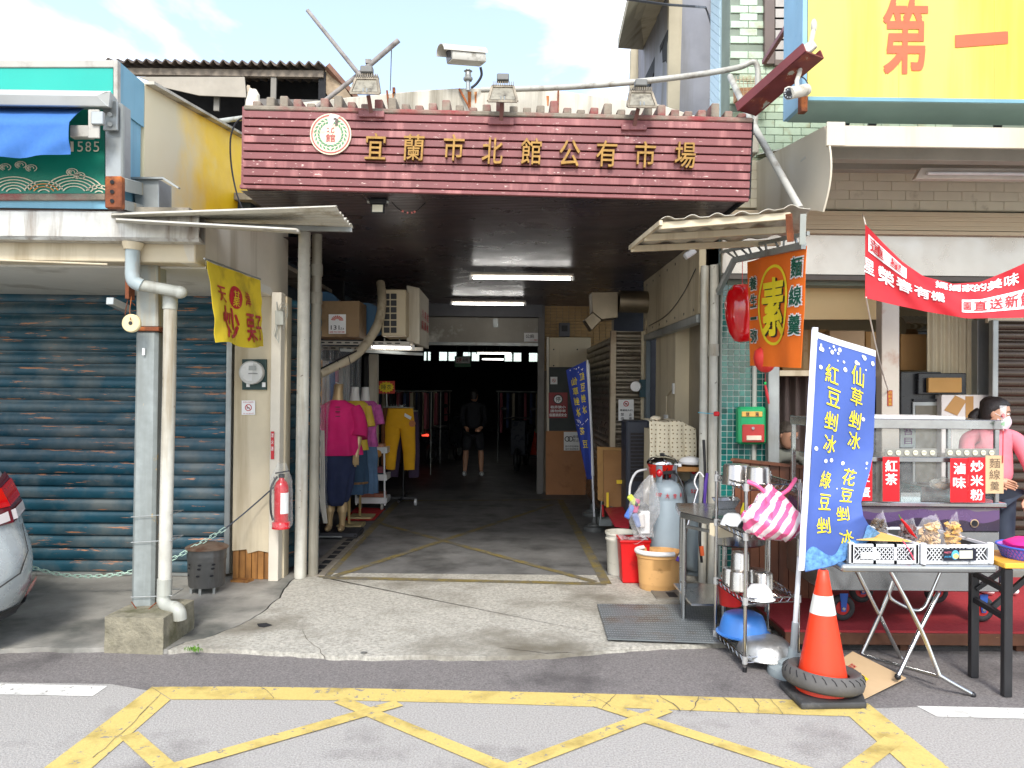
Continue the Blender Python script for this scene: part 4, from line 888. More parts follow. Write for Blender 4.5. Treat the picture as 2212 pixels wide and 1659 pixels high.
for i, an in enumerate((-140, -92, -42, 90)):
    a_ = R(an); q = c + V(math.cos(a_) * rb * .8, math.sin(a_) * rb * .8, 0); b = B(); b.beam(q, q + V(0, 0, .07), .02, .006); b.o('leg', m_galv, t)
# ---- plastic chain between the car side and the pier
t = thing('plastic_chain', 'pale green and white plastic chain hanging across the blue shutter', 'chain', G(200, 1262))
path = spline([P(-60, 1180, 5.95), P(40, 1216, 5.95), P(120, 1239, 5.95), P(200, 1245, 5.95), P(280, 1236, 5.95), P(370, 1208, 5.98), P(430, 1175, 6.05), P(495, 1137, 6.2)], 20)
def resample(p, step):
    o = [p[0]]; acc = 0
    for i in range(1, len(p)):
        d = (p[i] - p[i - 1]).length
        while acc + d >= step:
            q = p[i - 1].lerp(p[i], (step - acc) / d); o.append(q); p[i - 1] = q; d = (p[i] - q).length; acc = 0
        acc += d
    return o
lk = resample(path, .041)
b = B(); n = 14
def stad(k):
    a_ = 2 * math.pi * k / n; x = math.cos(a_); return V((.017 if x > 0 else -.017) + x * .0115, 0, math.sin(a_) * .0125)
b.tube([stad(k + .5) for k in range(n)], .0036, 5, closed=True); src = b.o('link', M('pale_green_plastic', L(196, 226, 208, .85), .4, var=.05), t, smooth=True); src.matrix_parent_inverse = Matrix.Identity(4)
ti = Matrix.Translation(t.location).inverted()
for i in range(len(lk) - 1):
    d = (lk[i + 1] - lk[i]).normalized(); y = V(0, 1, 0); zq = d.cross(y).normalized(); y = zq.cross(d)
    rm = Matrix((d, y, zq)).transposed() @ Matrix.Rotation(R(90 if i % 2 else 8), 3, 'X'); mt = ti @ Matrix.Translation((lk[i] + lk[i + 1]) / 2) @ rm.to_4x4()
    if i == 0: src.matrix_basis = mt
    else: inst(src, 'link', mt, t)
B().tube(spline([lk[-1], P(520, 1115, 6.3), P(555, 1085, 6.4), P(592, 1052, 6.4)], 5), .006, 6).o('rope', M('dark_rope', L(70, 76, 84), .9), t)
# ---- yellow chestnut flag
t = thing('cloth_flag', 'worn yellow roasted-chestnut flag with red characters on the left eave', 'flag', P(505, 750, 5.4))
fTL, fTR, fBR, fBL = P(444, 563, 4.9), P(561, 605, 5.9), P(574, 752, 5.9), P(466, 740, 4.9)
def fl(u, v, w=0):
    p = fBL.lerp(fBR, u).lerp(fTL.lerp(fTR, u), v); return p + V(.018 * math.sin(u * 11 + v * 2) * (1 - .5 * v) + .012 * noise.noise(V(u * 5, v * 5, 2)) + w, -w * .4, .012 * math.sin(u * 8) * (1 - v))
b = B(); b.grid(lambda u, v: fl(u, v), 36, 20, .002); b.o('cloth', M('yellow_flag_cloth', L(236, 206, 44, .85), .85, vs=3, var=.08, dirt=L(140, 116, 40), da=.42, ds=3, bump=.2, bs=30), t, smooth=True)
letters(t, m_pred, [('天', .22, .63, .17, .2), ('津', .66, .66, .13, .2), ('炒', .32, .27, .32, .42), ('栗', .68, .27, .2, .38), ('子', .9, .27, .15, .36)], fl, .006, .012, sub=.04)
b = B(); n = 24
for i in range(n):
    b.poly([fl(.45, .64, .005)] + [fl(.45 + .095 * math.cos(6.2832 * k / n), .64 + .15 * math.sin(6.2832 * k / n), .005) for k in (i, i + 1)])
b.o('red_oval', m_pred, t); letters(t, M('flag_yellow_print', L(236, 206, 44, .85), .8), [('甘', .45, .68, .09, .1), ('栗', .45, .58, .09, .12)], fl, .009, .008, sub=.04)
B().tube([fTL + V(0, -.02, .01), fTR + V(0, .02, .01)], .006, 6).o('rod', m_galv, t)
# ---- parked silver hatchback, rear corner in view
CO = V(-3.2, 4.13, 0); ch = V(-.9, .43, 0).normalized(); cl_ = V(-ch.y, ch.x, 0) * -1
cl_ = V(ch.y, -ch.x, 0) * -1
def car(x, y, z): return CO + ch * x + cl_ * y + V(0, 0, z)
cz = [(.24, .1, .79, 3.72), (.30, .04, .82, 3.76), (.42, .0, .845, 3.8), (.56, .0, .85, 3.8), (.66, .03, .85, 3.78), (.76, .09, .845, 3.7), (.9, .13, .83, 3.5), (1.04, .2, .80, 3.1), (1.2, .31, .74, 2.62), (1.36, .45, .66, 2.25), (1.46, .62, .55, 2.0)]
def cring(z):
    for i in range(len(cz) - 1):
        if cz[i][0] <= z <= cz[i + 1][0]: k = (z - cz[i][0]) / (cz[i + 1][0] - cz[i][0]); return [cz[i][j] * (1 - k) + cz[i + 1][j] * k for j in range(4)]
    return cz[0] if z < cz[0][0] else cz[-1]
def cout(z, s):
    """rear outline: s 0 = middle of tail, 1 = right flank start"""
    _, x0, w, x1 = cring(z); rc = .36; a_ = min(1, max(0, (s - .35) / .65)) * math.pi / 2
    if s < .35: return x0 + .0, -(w - rc) * s / .35
    return x0 + rc * .8 * (1 - math.cos(a_)), -(w - rc) - rc * math.sin(a_)
t = thing('parked_car', 'silver hatchback parked at the left edge, rear corner showing', 'car', car(1.5, 0, 0), math.atan2(ch.y, ch.x))
b = B(); rings = []
for z_, *_ in cz:
    o = [cout(z_, s / 14) for s in range(0, 15)]; x1 = cring(z_)[3]; w = cring(z_)[2]
    half = o + [(x1 * .5, -w), (x1 - .35, -w), (x1 - .08, -w * .75), (x1, -w * .3)]
    full = half + [(x, -y) for x, y in half[::-1]][0:-1]
    rings.append(b.verts([car(x, y, z_) for x, y in full]))
b.skinr(rings); m_car = M('silver_car_paint', L(196, 204, 206, .85), .28, .35, var=.03, coat=.5)
b.o('body', m_car, t, smooth=60)
def cpatch(nm, mat, pts, off, n=8, sg=1):
    b = B()
    m_ = len(pts) // 2
    for i in range(m_ - 1):
        for k in range(n):
            q = []
            for ii, kk in ((i, k), (i + 1, k), (i + 1, k + 1), (i, k + 1)):
                (s0, z0), (s1, z1) = pts[ii], pts[len(pts) - 1 - ii]; s_, z_ = s0 + (s1 - s0) * kk / n, z0 + (z1 - z0) * kk / n
                x, y = cout(z_, s_); x2, y2 = cout(z_, s_ + .02); tn = V(x2 - x, y2 - y, 0).normalized(); q.append(car(x - (off + .016) * abs(tn.y), sg * (y - (off + .016) * abs(tn.x)), z_))
            b.poly(q)
    return b.o(nm, mat, t, smooth=True)
m_tl = M('tail_lamp_red', L(190, 14, 20, .85), .1, coat=1); m_tld = M('tail_lamp_dark', L(90, 14, 26), .12, coat=1)
cpatch('tail_lamp', m_tld, [(.30, .78), (.55, .80), (.80, .84), (.99, .9), (.99, 1.06), (.8, 1.09), (.55, 1.05), (.30, 1.0)], .008)
cpatch('tail_lamp', m_tl, [(.30, .88), (.55, .90), (.80, .94), (.94, .96), (.92, 1.01), (.8, 1.05), (.55, 1.01), (.30, .96)], .014)
cpatch('reversing_lamp', M('clear_lamp', L(224, 216, 214, .85), .1, coat=1), [(.40, .80), (.6, .82), (.8, .85), (.95, .89), (.95, .93), (.8, .905), (.6, .88), (.40, .85)], .012)
cpatch('reflector', m_tl, [(.62, .33), (.75, .37), (.86, .41), (.86, .47), (.75, .44), (.62, .39)], .01)
cpatch('lower_bumper', M('bumper_black', (.03, .03, .032), .6), [(0, .2), (.4, .2), (.7, .22), (.9, .28), (.9, .31), (.7, .29), (.4, .27), (0, .27)], .012)
cpatch('shut_line', M('panel_gap', (.05, .05, .05), .8), [(.0, .44), (.35, .44), (.52, .5), (.62, .62), (.66, .78), (.645, .78), (.605, .62), (.505, .507), (.345, .448), (0, .448)], .003)
m_cw = M('car_window', (.015, .017, .02), .06, coat=1, var=.02)
for sg in (1, -1):
    cpatch('rear_window', m_cw, [(0, 1.1), (.4, 1.1), (.74, 1.12), (.7, 1.36), (.4, 1.38), (0, 1.38)], .002, sg=sg)
    for xa_, xb_, xc_, xd_ in ((.75, 1.35, 1.32, .95), (1.42, 2.25, 2.0, 1.42)): B().poly([car(x_, sg * (cring(z_)[2] + .012), z_) for x_, z_ in ((xa_, 1.06), (xb_, 1.06), (xc_, 1.34), (xd_, 1.34))]).o('side_window', m_cw, t)
    if sg < 0: cpatch('tail_lamp', m_tl, [(.30, .78), (.55, .80), (.80, .84), (.99, .9), (.99, 1.06), (.8, 1.09), (.55, 1.05), (.30, 1.0)], .008, sg=sg)
for x_ in (.78, 3.1):
    for s_ in (-1, 1):
        w_ = B().tube([car(x_ + math.cos(k * .3927) * .25, s_ * .78, .31 + math.sin(k * .3927) * .25) for k in range(16)], .065, 10, closed=True).o('wheel', M('tyre_rubber', (.025, .025, .026), .8), t, smooth=True)
        B().cyl(car(x_, s_ * .76, .31), car(x_, s_ * .83, .31), .2, n=20).o('rim', m_galv, w_)
# ================================================================== tiled building on the right
YW = 6.42; XB = 1.85
t_b = thing('tiled_building', 'two-storey building clad in pale green tiles on the right', 'building', (3.5, YW, 0))
m_grout = M('grey_green_grout', L(140, 152, 138, .8), .9)
m_gtile = M('pale_green_tile', L(192, 212, 190, .85), .35, vs=8, var=.1, dirt=L(150, 140, 100), da=.35, ds=6, rnd=.1)
B().box(XB, 6, YW, YW + .25, 2.55, 7).o('wall', m_grout, t_b); B().box(XB, XB + .2, YW + .25, YW + .6, 2.55, 7).o('side_wall', M('pale_blue_side', L(186, 208, 212, .85), .6, vs=4, var=.08), t_b)
src = None; tw, th = .146, .0598
for j in range(29):
    z = 3.42 + j * (th + .004)
    for i in range(13):
        x = XB + .004 + i * (tw + .004) - (tw / 2 if j % 2 else 0)
        if x < XB: continue
        v_ = (CM.inverted() @ (V(x, YW, z) - V(0, 0, CAMZ))); px, py = 1106 - v_.x / v_.z * FPX, 829.5 + v_.y / v_.z * FPX
        if px > 1760 and py < 250: continue
        if 1648 < px + 15 and px < 1712 and py < 128: continue
        if px > 2230 or py < -20 or random.random() < .03: continue
        if src is None:
            src = B().box(0, tw, -.012, .002, 0, th).o('tile', m_gtile, t_b, bev=.003); src.matrix_parent_inverse = Matrix.Identity(4); src.matrix_basis = Matrix.Translation(V(x, YW, z) - t_b.location)
        else: inst(src, 'tile', Matrix.Translation(V(x, YW, z) - t_b.location), t_b)
src2 = None
for k in range(24):   # soldier tiles on the narrow side face
    z = 3.4 + k * .08
    if src2 is None:
        src2 = B().prism([(0, 0, 0), (0, .3, .21), (0, .3, .285), (0, 0, .075)], (-.01, 0, 0)).o('side_tile', M('pale_blue_tile', L(190, 214, 222, .85), .4, var=.06), t_b); src2.matrix_parent_inverse = Matrix.Identity(4); src2.matrix_basis = Matrix.Translation(V(XB - .001, YW + .28, z) - t_b.location)
    else: inst(src2, 'side_tile', Matrix.Translation(V(XB - .001, YW + .28, z) - t_b.location), t_b)
# louvred window
w = thing('louvre_window', 'dark brown framed louvre window on the tiled wall', 'window', P(1690, 130, YW))
m_brn = M('brown_window_frame', L(98, 84, 78), .5, var=.1)
def fpw(x0, y0, x1, y1, D, nm, mat, par, dep=.03, bev=0):
    q = [P(x0, y1, D), P(x1, y1, D), P(x1, y0, D), P(x0, y0, D)]; b = B(); b.prism(q, (0, dep, 0)); return b.o(nm, mat, par, bev=bev)
fpw(1652, -60, 1674, 138, YW - .05, 'frame', m_brn, w, .06, .004); fpw(1674, 128, 1712, 141, YW - .05, 'frame', m_brn, w, .06, .004)
fpw(1674, -60, 1712, 128, YW - .005, 'backing', m_dark, w, .01)
for i in range(8):
    y = 120 - i * 23
    b = B(); b.prism([P(1675, y + 10, YW - .03), P(1711, y + 10, YW - .03), P(1711, y - 9, YW - .03), P(1675, y - 9, YW - .03)], (0, .02, .012)); b.o('louvre', M('grey_louvre', L(176, 170, 164, .85), .45, .2, vs=6, var=.15), w, bev=.002)
t = thing('wire_basket', 'rusty wire basket bracket fixed to the tiled wall', 'basket', P(1630, 215, 6.3)); b = B()
for i in range(10):
    x = 1590 + i * 8; b.tube([P(x, 165, 6.4), P(x, 175, 6.18), P(x, 212, 6.18), P(x, 222, 6.4)], .0025, 4)
for k in range(6):
    b.tube([P(1590, 172 + k * 9, 6.18), P(1665, 170 + k * 9, 6.18)], .0025, 4)
b.o('wires', M('rusty_wire', L(196, 172, 140, .85), .6, vs=10, var=.2), t, kind='stuff')
b = B(); b.prism([P(1592, 190, 6.25), P(1664, 186, 6.25), P(1664, 210, 6.25), P(1592, 214, 6.25)], (0, .1, 0)); b.o('debris', M('brick_debris', L(176, 130, 96), .9, vs=14, var=.4), t)
t = thing('steel_strut', 'thin red steel strut running up to the big yellow sign', 'strut', P(1640, 140, 5.9)); b = B(); b.beam(P(1650, 135, 5.9), P(1703, 52, 5.4), .03, .03); b.o('strut', m_red, t)
# big yellow sign
YG = 5.0; t = thing('shop_sign', 'huge yellow sign with red characters on the right building', 'sign', P(1950, 215, YG))
xg, zg0 = P(1744, 214, YG).x, P(1744, 214, YG).z
m_yg = M('pale_yellow_sign', L(232, 212, 108, .74), .55, vs=1.2, var=.08, dirt=L(240, 192, 30, .85), da=.55, ds=1.3, streak=1)  # pale yellow with deeper golden streaks
B().box(xg, 5, YG, YG + .012, zg0, 5.1).o('panel', m_yg, t)
for x_ in (2.55, 3.18, 3.8): B().box(x_, x_ + .004, YG - .0015, YG + .002, zg0 + .01, 5.1).o('panel_seam', M('seam_tan', L(206, 184, 90, .8)), t)
m_bl = M('sign_blue_sheet', L(140, 186, 214, .85), .5, vs=3, var=.1, dirt=L(90, 140, 170), da=.3, ds=4)
B().prism([(xg - .006, YG - .004, zg0 - .03), (xg - .006, YG + .34, zg0 - .03), (xg - .006, YG + .34, 5.1), (xg - .006, YG - .004, 5.1)], (-.03, 0, 0)).o('side_panel', m_bl, t)
B().prism([(xg - .0, YG - .008, zg0 - .004), (5, YG - .008, zg0 - .004), (5, YG + .36, zg0 - .016), (xg - .0, YG + .36, zg0 - .016)], (0, 0, -.012)).o('bottom_panel', M('teal_grey_sheet', L(150, 180, 172, .85), .5, vs=2, var=.12), t)
B().box(xg, 5, YG - .014, YG - .002, zg0 - .012, zg0 + .012).o('frame', M('frame_teal', L(110, 150, 160), .4, .3), t)
B().box(xg - .05, xg - .01, YG - .03, YG + .03, zg0 - .09, zg0 + .05).o('rusty_corner', m_rust, t)
fr = pframe(0, 0, 1000, 1000, YG)
m_rorg = M('sign_red_paint', L(226, 96, 56, .85), .5, vs=6, var=.06)
letters(t, m_rorg, [('第', 1.972, .93, .095, .158, .04), ('一', 2.14, .924, .112, .026, 0, .35)], fr, .004, .022, 'sign_character', each=True)
for x in (1888, 1830, 2160): b = B(); b.beam(P(x, 252, 5.36), P(x - 6, 275, 5.45), .05, .04); b.o('bracket', M('dark_bracket', L(60, 62, 64), .6), t)
# canopy
t = thing('canopy', 'cream sheet-metal canopy with curved side panel over the right shop', 'canopy', (3, 5.6, 2.9))
XK = 2.06; zc0, zc1 = P(1900, 319, 5.0).z, P(1900, 274, 5.0).z
m_can = M('cream_canopy_metal', L(214, 204, 182, .78), .5, vs=2, var=.05, dirt=L(170, 156, 128), da=.3, ds=2, streak=1)
B().box(XK + .01, 6, 4.98, 5.0, zc0, zc1).o('fascia', m_can, t, bev=.004)
B().box(XK + .01, XK + .13, 4.972, 4.98, zc0 + .002, zc1 + .02).o('fascia_joint', m_can, t, bev=.002)
def side(u, v):   # u back to front, v bottom to top
    y = 6.7 - 1.7 * u; z0 = 2.84 + .3 * (1 - u) ** .8; z1 = 3.60 - .21 * u; z = z0 + (z1 - z0) * v
    return V(XK + .035 * math.sin(v * 2.6 + .4) * u, y - .05 * math.sin(v * math.pi) * u + .04 * (1 - v) * u, z)
B().grid(side, 16, 12, .012).o('side_panel', m_can, t, smooth=True)
m_und = M('grey_underside', L(190, 186, 172, .9), .6, vs=3, var=.1)
B().grid(lambda u, v: V(XK + .02 + 3.5 * u, 5.02 + 1.4 * v, zc0 + .05 + .33 * v + .018 * max(-.3, math.sin(u * 3.5 / .17 * 2 * math.pi))), 200, 3).o('roof_sheet', m_und, t)
B().box(XK + .02, 6, 5.35, 5.45, zc0 + .03, zc0 + .13).o('purlin', M('purlin_grey', L(176, 173, 160, .9), .6), t, bev=.003)
B().box(XK + .02, 6, 5.9, 6.0, zc0 + .12, zc0 + .25).o('purlin', M('purlin_grey2', L(170, 168, 156, .9), .6), t, bev=.003)
t = thing('tube_light', 'unlit tube light fixture under the right canopy', 'light', P(2100, 385, 5.6))
B().prism([P(1977, 386, 5.6), P(2400, 390, 5.6), P(2400, 364, 5.6), P(1990, 362, 5.6)], (0, .06, 0)).o('batten', M('batten_white', L(228, 220, 208, .85), .4), t, bev=.004); B().cyl(P(2003, 374, 5.57), P(2400, 377, 5.57), .014, n=10).o('tube', M('tube_white', (.8, .8, .8), .2), t, smooth=True)
# brick band over the shop front
t = thing('brick_band', 'cream painted brick band above the shop opening', 'wall', (3.5, 6.4, 3.2)); m_cbr = M('cream_painted_brick', L(230, 222, 198, .95), .7, vs=4, var=.06, dirt=L(150, 136, 110), da=.25, ds=5)
zb0 = P(1900, 453, 6.36).z; B().box(XK - .3, 6, 6.365, 6.42, zb0, zb0 + .4).o('mortar', M('mortar_cream', L(222, 213, 190, .9)), t); src = None
for j in range(5):
    for i in range(17):
        m_ = Matrix.Translation(V(XK - .28 + i * .235 - (.117 if j % 2 else 0), 6.36, zb0 + .004 + j * .078) - t.location)
        if src is None: src = B().box(0, .232, -.004, .006, 0, .0755).o('brick', m_cbr, t, bev=.0015); src.matrix_parent_inverse = Matrix.Identity(4); src.matrix_basis = m_
        else: inst(src, 'brick', m_, t)
# shop front: roller box, sheet header, posts
t = thing('food_shop', 'open food shop front with steel header and posts under the canopy', 'shop front', (3.3, 6.35, 0))
m_rb = M('beige_roller_box', L(214, 196, 166, .85), .5, vs=3, var=.05)
def zy(y, D): return P(1900, y, D).z
for k in range(8):
    y0 = 457 + k * 5; B().box(XK - .25, 6, 6.30 - .006 * (k % 2), 6.36, zy(y0 + 4.6, 6.3), zy(y0, 6.3)).o('roller_rib', m_rb, t)
B().box(XK - .25, 6, 6.285, 6.36, zy(506, 6.29), zy(498, 6.29)).o('rail', m_rb, t)
B().box(XK - .28, 6, 6.33, 6.37, zy(594, 6.33), zy(507, 6.33)).o('header_sheet', M('shiny_header_sheet', L(190, 180, 168, .85), .25, .7, vs=1.5, var=.12), t)
B().box(XK - .28, 6, 6.31, 6.37, zy(606, 6.31), zy(596, 6.31)).o('header_rail', M('header_rail_dark', L(92, 84, 76), .5), t)
fpw(1660, 606, 1684, 1010, 6.3, 'post', m_galv, t, .08, .004); fpw(1905, 606, 1943, 1110, 6.25, 'post', M('whitened_steel_post', L(192, 184, 172, .85), .5, .2, vs=3, var=.08, dirt=L(150, 110, 90), da=.25, ds=4), t, .1, .004)
fpw(2112, 690, 2150, 1110, 6.9, 'post', m_galv, t, .1, .004); fpw(2150, 690, 2162, 1110, 6.85, 'post', m_cream, t, .1, .003)
fpw(1684, 800, 1905, 812, 6.4, 'window_rail', m_cream, t, .04); B().box(1.85, 6, 8.3, 8.4, 0, 3.2).o('back_wall', M('shop_back_wall', L(176, 160, 128, .85), .8, vs=2, var=.1), t); B().box(1.85, 1.9, 6.7, 8.4, 0, 3.1).o('side_wall', M('shop_side_wall', L(150, 140, 120), .8), t)
B().box(1.9, 6, 6.4, 8.4, 2.75, 2.8).o('ceiling', M('shop_ceiling', L(190, 180, 160), .8), t); B().box(1.85, 6, 6.3, 8.4, -.01, .12).o('floor', m_conc_l, t)
fpw(1684, 606, 1905, 690, 6.6, 'upper_board', M('tan_board', L(226, 196, 140, .85), .6, vs=2, var=.06), t, .02)
# dark roller shutter far right
roller_shutter('roller_shutter', 'glossy dark brown roller shutter at the far right edge', None, (P(2164, 900, 6.6).x, 6.7, .14), (1, 0, 0), 2.4, .14, P(2180, 690, 6.6).z, .083, M('dark_bronze_shutter', L(74, 62, 52), .25, .6, vs=3, var=.2), m_galv, (1, 0), .02)
B().box(P(2164, 900, 6.6).x - .05, 6, 6.72, 6.76, P(2180, 690, 6.6).z - .02, 2.76).o('shutter_header', m_rb, t)
# cardboard boxes and kitchen appliances in the shop
m_card = M('brown_cardboard', L(184, 140, 84, .85), .8, vs=3, var=.1, dirt=L(130, 96, 54), da=.3, ds=3); m_card2 = M('pale_cardboard', L(206, 176, 136, .85), .8, vs=3, var=.08)
def cbox(lab, x0, y0, x1, y1, D, dep, mat=m_card, tape=True):
    t = thing('cardboard_box', lab, 'box', P((x0 + x1) / 2, y1, D), 0, 'cardboard boxes in the food shop'); fpw(x0, y0, x1, y1, D, 'carton', mat, t, dep, .004)
    if tape: xm = (x0 + x1) / 2; fpw(xm - 5, y0 + 1, xm + 5, y1 - 1, D - .002, 'tape', M('parcel_tape', L(196, 156, 100, .85), .3), t, .002)
    return t
cbox('brown cardboard box on the high shelf left of the blue flag top', 1690, 712, 1790, 800, 7.2, .4); cbox('pale cardboard box on the high shelf behind the blue flag', 1792, 714, 1868, 800, 7.1, .4, m_card2, False)
cbox('brown cardboard box on the high shelf just left of the steel post', 1870, 716, 1902, 800, 7.3, .4); cbox('brown cardboard box on the high shelf just right of the steel post', 1946, 722, 2002, 800, 7.3, .4, tape=False)
t = thing('shelf', 'wooden shelf carrying the row of cardboard boxes', 'shelf', P(1850, 805, 7.2)); B().box(P(1684, 800, 7.1).x, P(2010, 800, 7.1).x, 7.05, 7.8, P(1850, 806, 7.1).z - .03, P(1850, 806, 7.1).z).o('board', m_ply, t)
t = thing('curtain', 'dull mauve curtain hanging behind the seated man', 'curtain', P(1715, 1000, 7.4))
B().grid(lambda u, v: P(1684 + 90 * u, 1010 - 196 * v, 7.4) + V(0, .03 * math.sin(u * 26 + v) + .01 * math.sin(u * 50), 0), 60, 6).o('cloth', M('mauve_curtain', L(134, 118, 110, .85), .9, var=.08), t, smooth=True)
t = thing('duct', 'silver foil duct pipe above the shop refrigerator', 'duct', P(2000, 720, 7.5)); B().tube([P(1946, 706, 7.5) + V(k * .03, 0, .004 * (k % 2)) for k in range(22)], [.1 + .006 * (k % 2) for k in range(22)], 14).o('foil_tube', m_chrome, t, smooth=True)
t = thing('corrugated_sheet', 'cream corrugated sheet panel inside the food shop', 'panel', P(2060, 870, 7.0)); B().grid(lambda u, v: P(2003 + 110 * u, 870 - 250 * v, 7.0) + V(0, .014 * math.sin(u * 2 * math.pi * 6.5), 0), 70, 2).o('sheet', M('cream_corrugated', L(198, 184, 152, .85), .6, var=.06), t, smooth=True)
for k in range(4): B().cyl(P(2018 + k * 24, 862, 6.98), P(2018 + k * 24, 862, 6.99), .008, n=8).o('screw', m_blackm, t)
t = thing('refrigerator', 'dark glass-door refrigerator behind the food cart', 'refrigerator', P(2000, 1100, 6.9)); fpw(1946, 803, 2034, 1100, 6.9, 'cabinet', M('fridge_black', L(30, 32, 36), .3), t, .6, .006)
fpw(1972, 868, 2032, 1060, 6.88, 'door_frame', m_galv, t, .02, .003); fpw(1978, 876, 2026, 1052, 6.875, 'door_glass', M('fridge_glass', L(96, 92, 80), .15), t, .006); fpw(1974, 862, 2032, 888 - 21, 6.875, 'grille', m_blackm, t, .02)
t = thing('microwave_oven', 'black microwave oven on top of the dark refrigerator', 'microwave', P(2030, 858, 6.85)); fpw(1984, 806, 2088, 852, 6.85, 'case', M('oven_black', L(24, 26, 34), .25), t, .4, .006)
cbox('small printed cardboard box in front of the black microwave', 2006, 816, 2078, 848, 6.8, .04, M('kraft_box', L(190, 146, 82, .85), .8, vs=3, var=.08), False)
t = thing('foam_box', 'tall white foam box with brown paper patches behind the woman', 'box', P(2100, 1090, 6.8)); fpw(2034, 853, 2140, 1090, 6.8, 'body', M('white_foam', L(222, 216, 210, .85), .7, var=.04), t, .5, .005)
B().prism([P(x, y, 6.795) for x, y in ((2040, 886), (2064, 854), (2088, 866), (2068, 898))], (0, .003, 0)).o('paper_patch', m_card, t); fpw(2086, 856, 2103, 902, 6.796, 'paper_patch', m_card, t, .003)
t = thing('label_strip', 'small red and gold lucky sticker on the steel post', 'sticker', P(1922, 877, 6.24)); fpw(1917, 843, 1928, 877, 6.245, 'strip', M('lucky_red', L(150, 40, 30), .5), t, .003)
letters(t, M('lucky_gold', L(220, 180, 60, .85), .5), [('招', .5, .84, .7, .2), ('財', .5, .6, .7, .2), ('進', .5, .37, .7, .2), ('寶', .5, .13, .7, .2)], pframe(1917, 843, 1928, 877, 6.245), .002, .0)
# ================================================================== teal mosaic column
t = thing('tiled_column', 'column faced with small teal green tiles beside the mailbox', 'column', P(1607, 1250, 6.45))
lo_ = B(); xa, xb = P(1558, 900, 6.45).x, P(1659, 900, 6.45).x; m_tt = M('teal_mosaic_tile', L(30, 112, 104, .85), .18, vs=2.5, var=.3, rnd=.35, coat=.3)
B().box(xa, xb, 6.45, 6.75, .02, 2.75).o('core', M('white_grout', L(206, 214, 206, .85), .7, dirt=L(140, 140, 130), da=.3), t); src = None; tp = (xb - xa) / 8
for j in range(int(2.65 / tp)):
    for i in range(8):
        p_ = V(xa + i * tp + .0025, 6.45, .04 + j * tp) - t.location
        if j < 2: continue
        if j < 17: lo_.box(p_.x, p_.x + tp - .006, p_.y - .006, p_.y + .002, p_.z, p_.z + tp - .006); continue
        if src is None: src = B().box(0, tp - .006, -.006, .002, 0, tp - .006).o('tile', m_tt, t, bev=.0015); src.matrix_parent_inverse = Matrix.Identity(4); src.matrix_basis = Matrix.Translation(p_)
        else: inst(src, 'tile', Matrix.Translation(p_), t)
for v in lo_.bm.verts: v.co += t.location
lo_.o('lower_tiles', m_tt, t, kind='stuff')
t = thing('mailbox', 'green and red plastic mailbox on the teal tiled column', 'mailbox', P(1626, 960, 6.4))
def rp(x0, y0, x1, y1, D, dep, nm, mat, par, bev=.01): return fpw(x0, y0, x1, y1, D, nm, mat, par, dep, bev)
rp(1596, 879, 1656, 960, 6.33, .1, 'body', M('mailbox_green', L(38, 168, 104, .85), .35, var=.05), t, .018); rp(1604, 917, 1652, 956, 6.315, .02, 'door', M('mailbox_red', L(188, 62, 58, .85), .35, var=.06), t, .008)
rp(1603, 889, 1647, 900, 6.32, .012, 'name_plate', M('plate_orange', L(236, 184, 90, .85), .4), t, .002); rp(1613, 941, 1645, 951, 6.305, .012, 'label_slot', M('slot_cream', L(230, 214, 190, .85), .5), t, .002)
letters(t, m_pblk, [('信', .27, .5, .17, .8), ('箱', .74, .5, .17, .8)], pframe(1603, 889, 1647, 900, 6.32), .002, .01); B().cyl(P(1627, 925, 6.3), P(1627, 925, 6.315), .012, n=12).o('lock', m_galv, t)
post('conduit', 1624, 1634, 900, 6.42, 2.2, m_pvc, 'thin grey conduit running down the teal column to the mailbox', 'pipe', z0=1.0)
# inflatable strawberry and red lantern
c = P(1603, 672, 6.0); t = thing('inflatable_strawberry', 'shiny red inflatable strawberry hanging behind the orange flag', 'decoration', c)
b = B(); b.lathe([(.02, -.245), (.06, -.235), (.10, -.17), (.13, -.05), (.135, .06), (.115, .15), (.07, .2), (.02, .21)], c, 24)
for v in b.bm.verts: v.co += (v.co - c).normalized() * .005 * noise.noise(v.co * 22)
b.o('body', M('glossy_red_foil', L(214, 18, 26, .85), .15, coat=.6, var=.06, bump=.15, bs=14), t, smooth=True)
b = B()
for k in range(7):
    a_ = k * .9; d = V(math.cos(a_), math.sin(a_), 0); q = c + V(0, 0, .215); n_ = V(-d.y, d.x, 0)
    b.poly([q, q + d * .05 + n_ * .03 - V(0, 0, .005), q + d * .12 - V(0, 0, .06), q + d * .05 - n_ * .03 - V(0, 0, .005)])
b.o('leaves', M('leaf_green_plastic', L(20, 120, 60, .8), .3), t); B().tube([c + V(0, 0, .2), c + V(0, 0, .4)], .003, 5).o('string', m_pred, t)
c = P(1653, 790, 5.6); t = thing('red_lantern', 'bottom of a red lantern with tassel below the orange flag', 'lantern', c)
B().lathe([(.012, -.05), (.03, -.045), (.05, -.03), (.075, .01), (.085, .06), (.075, .11), (.03, .14)], c, 18).o('body', M('lantern_red', L(222, 58, 52, .85), .5), t, smooth=True)
B().tube([c + V(0, 0, -.05), P(1653, 824, 5.6)], .002, 4).o('string', m_pred, t); B().ell(P(1653, 828, 5.6), (.009, .009, .012), 8, 6).o('bead', M('bead_green', L(40, 190, 90)), t); B().tube([P(1653, 832, 5.6), P(1657, 852, 5.6), P(1661, 872, 5.6)], [.008, .012, .007], 8).o('tassel', m_pred, t, smooth=True)
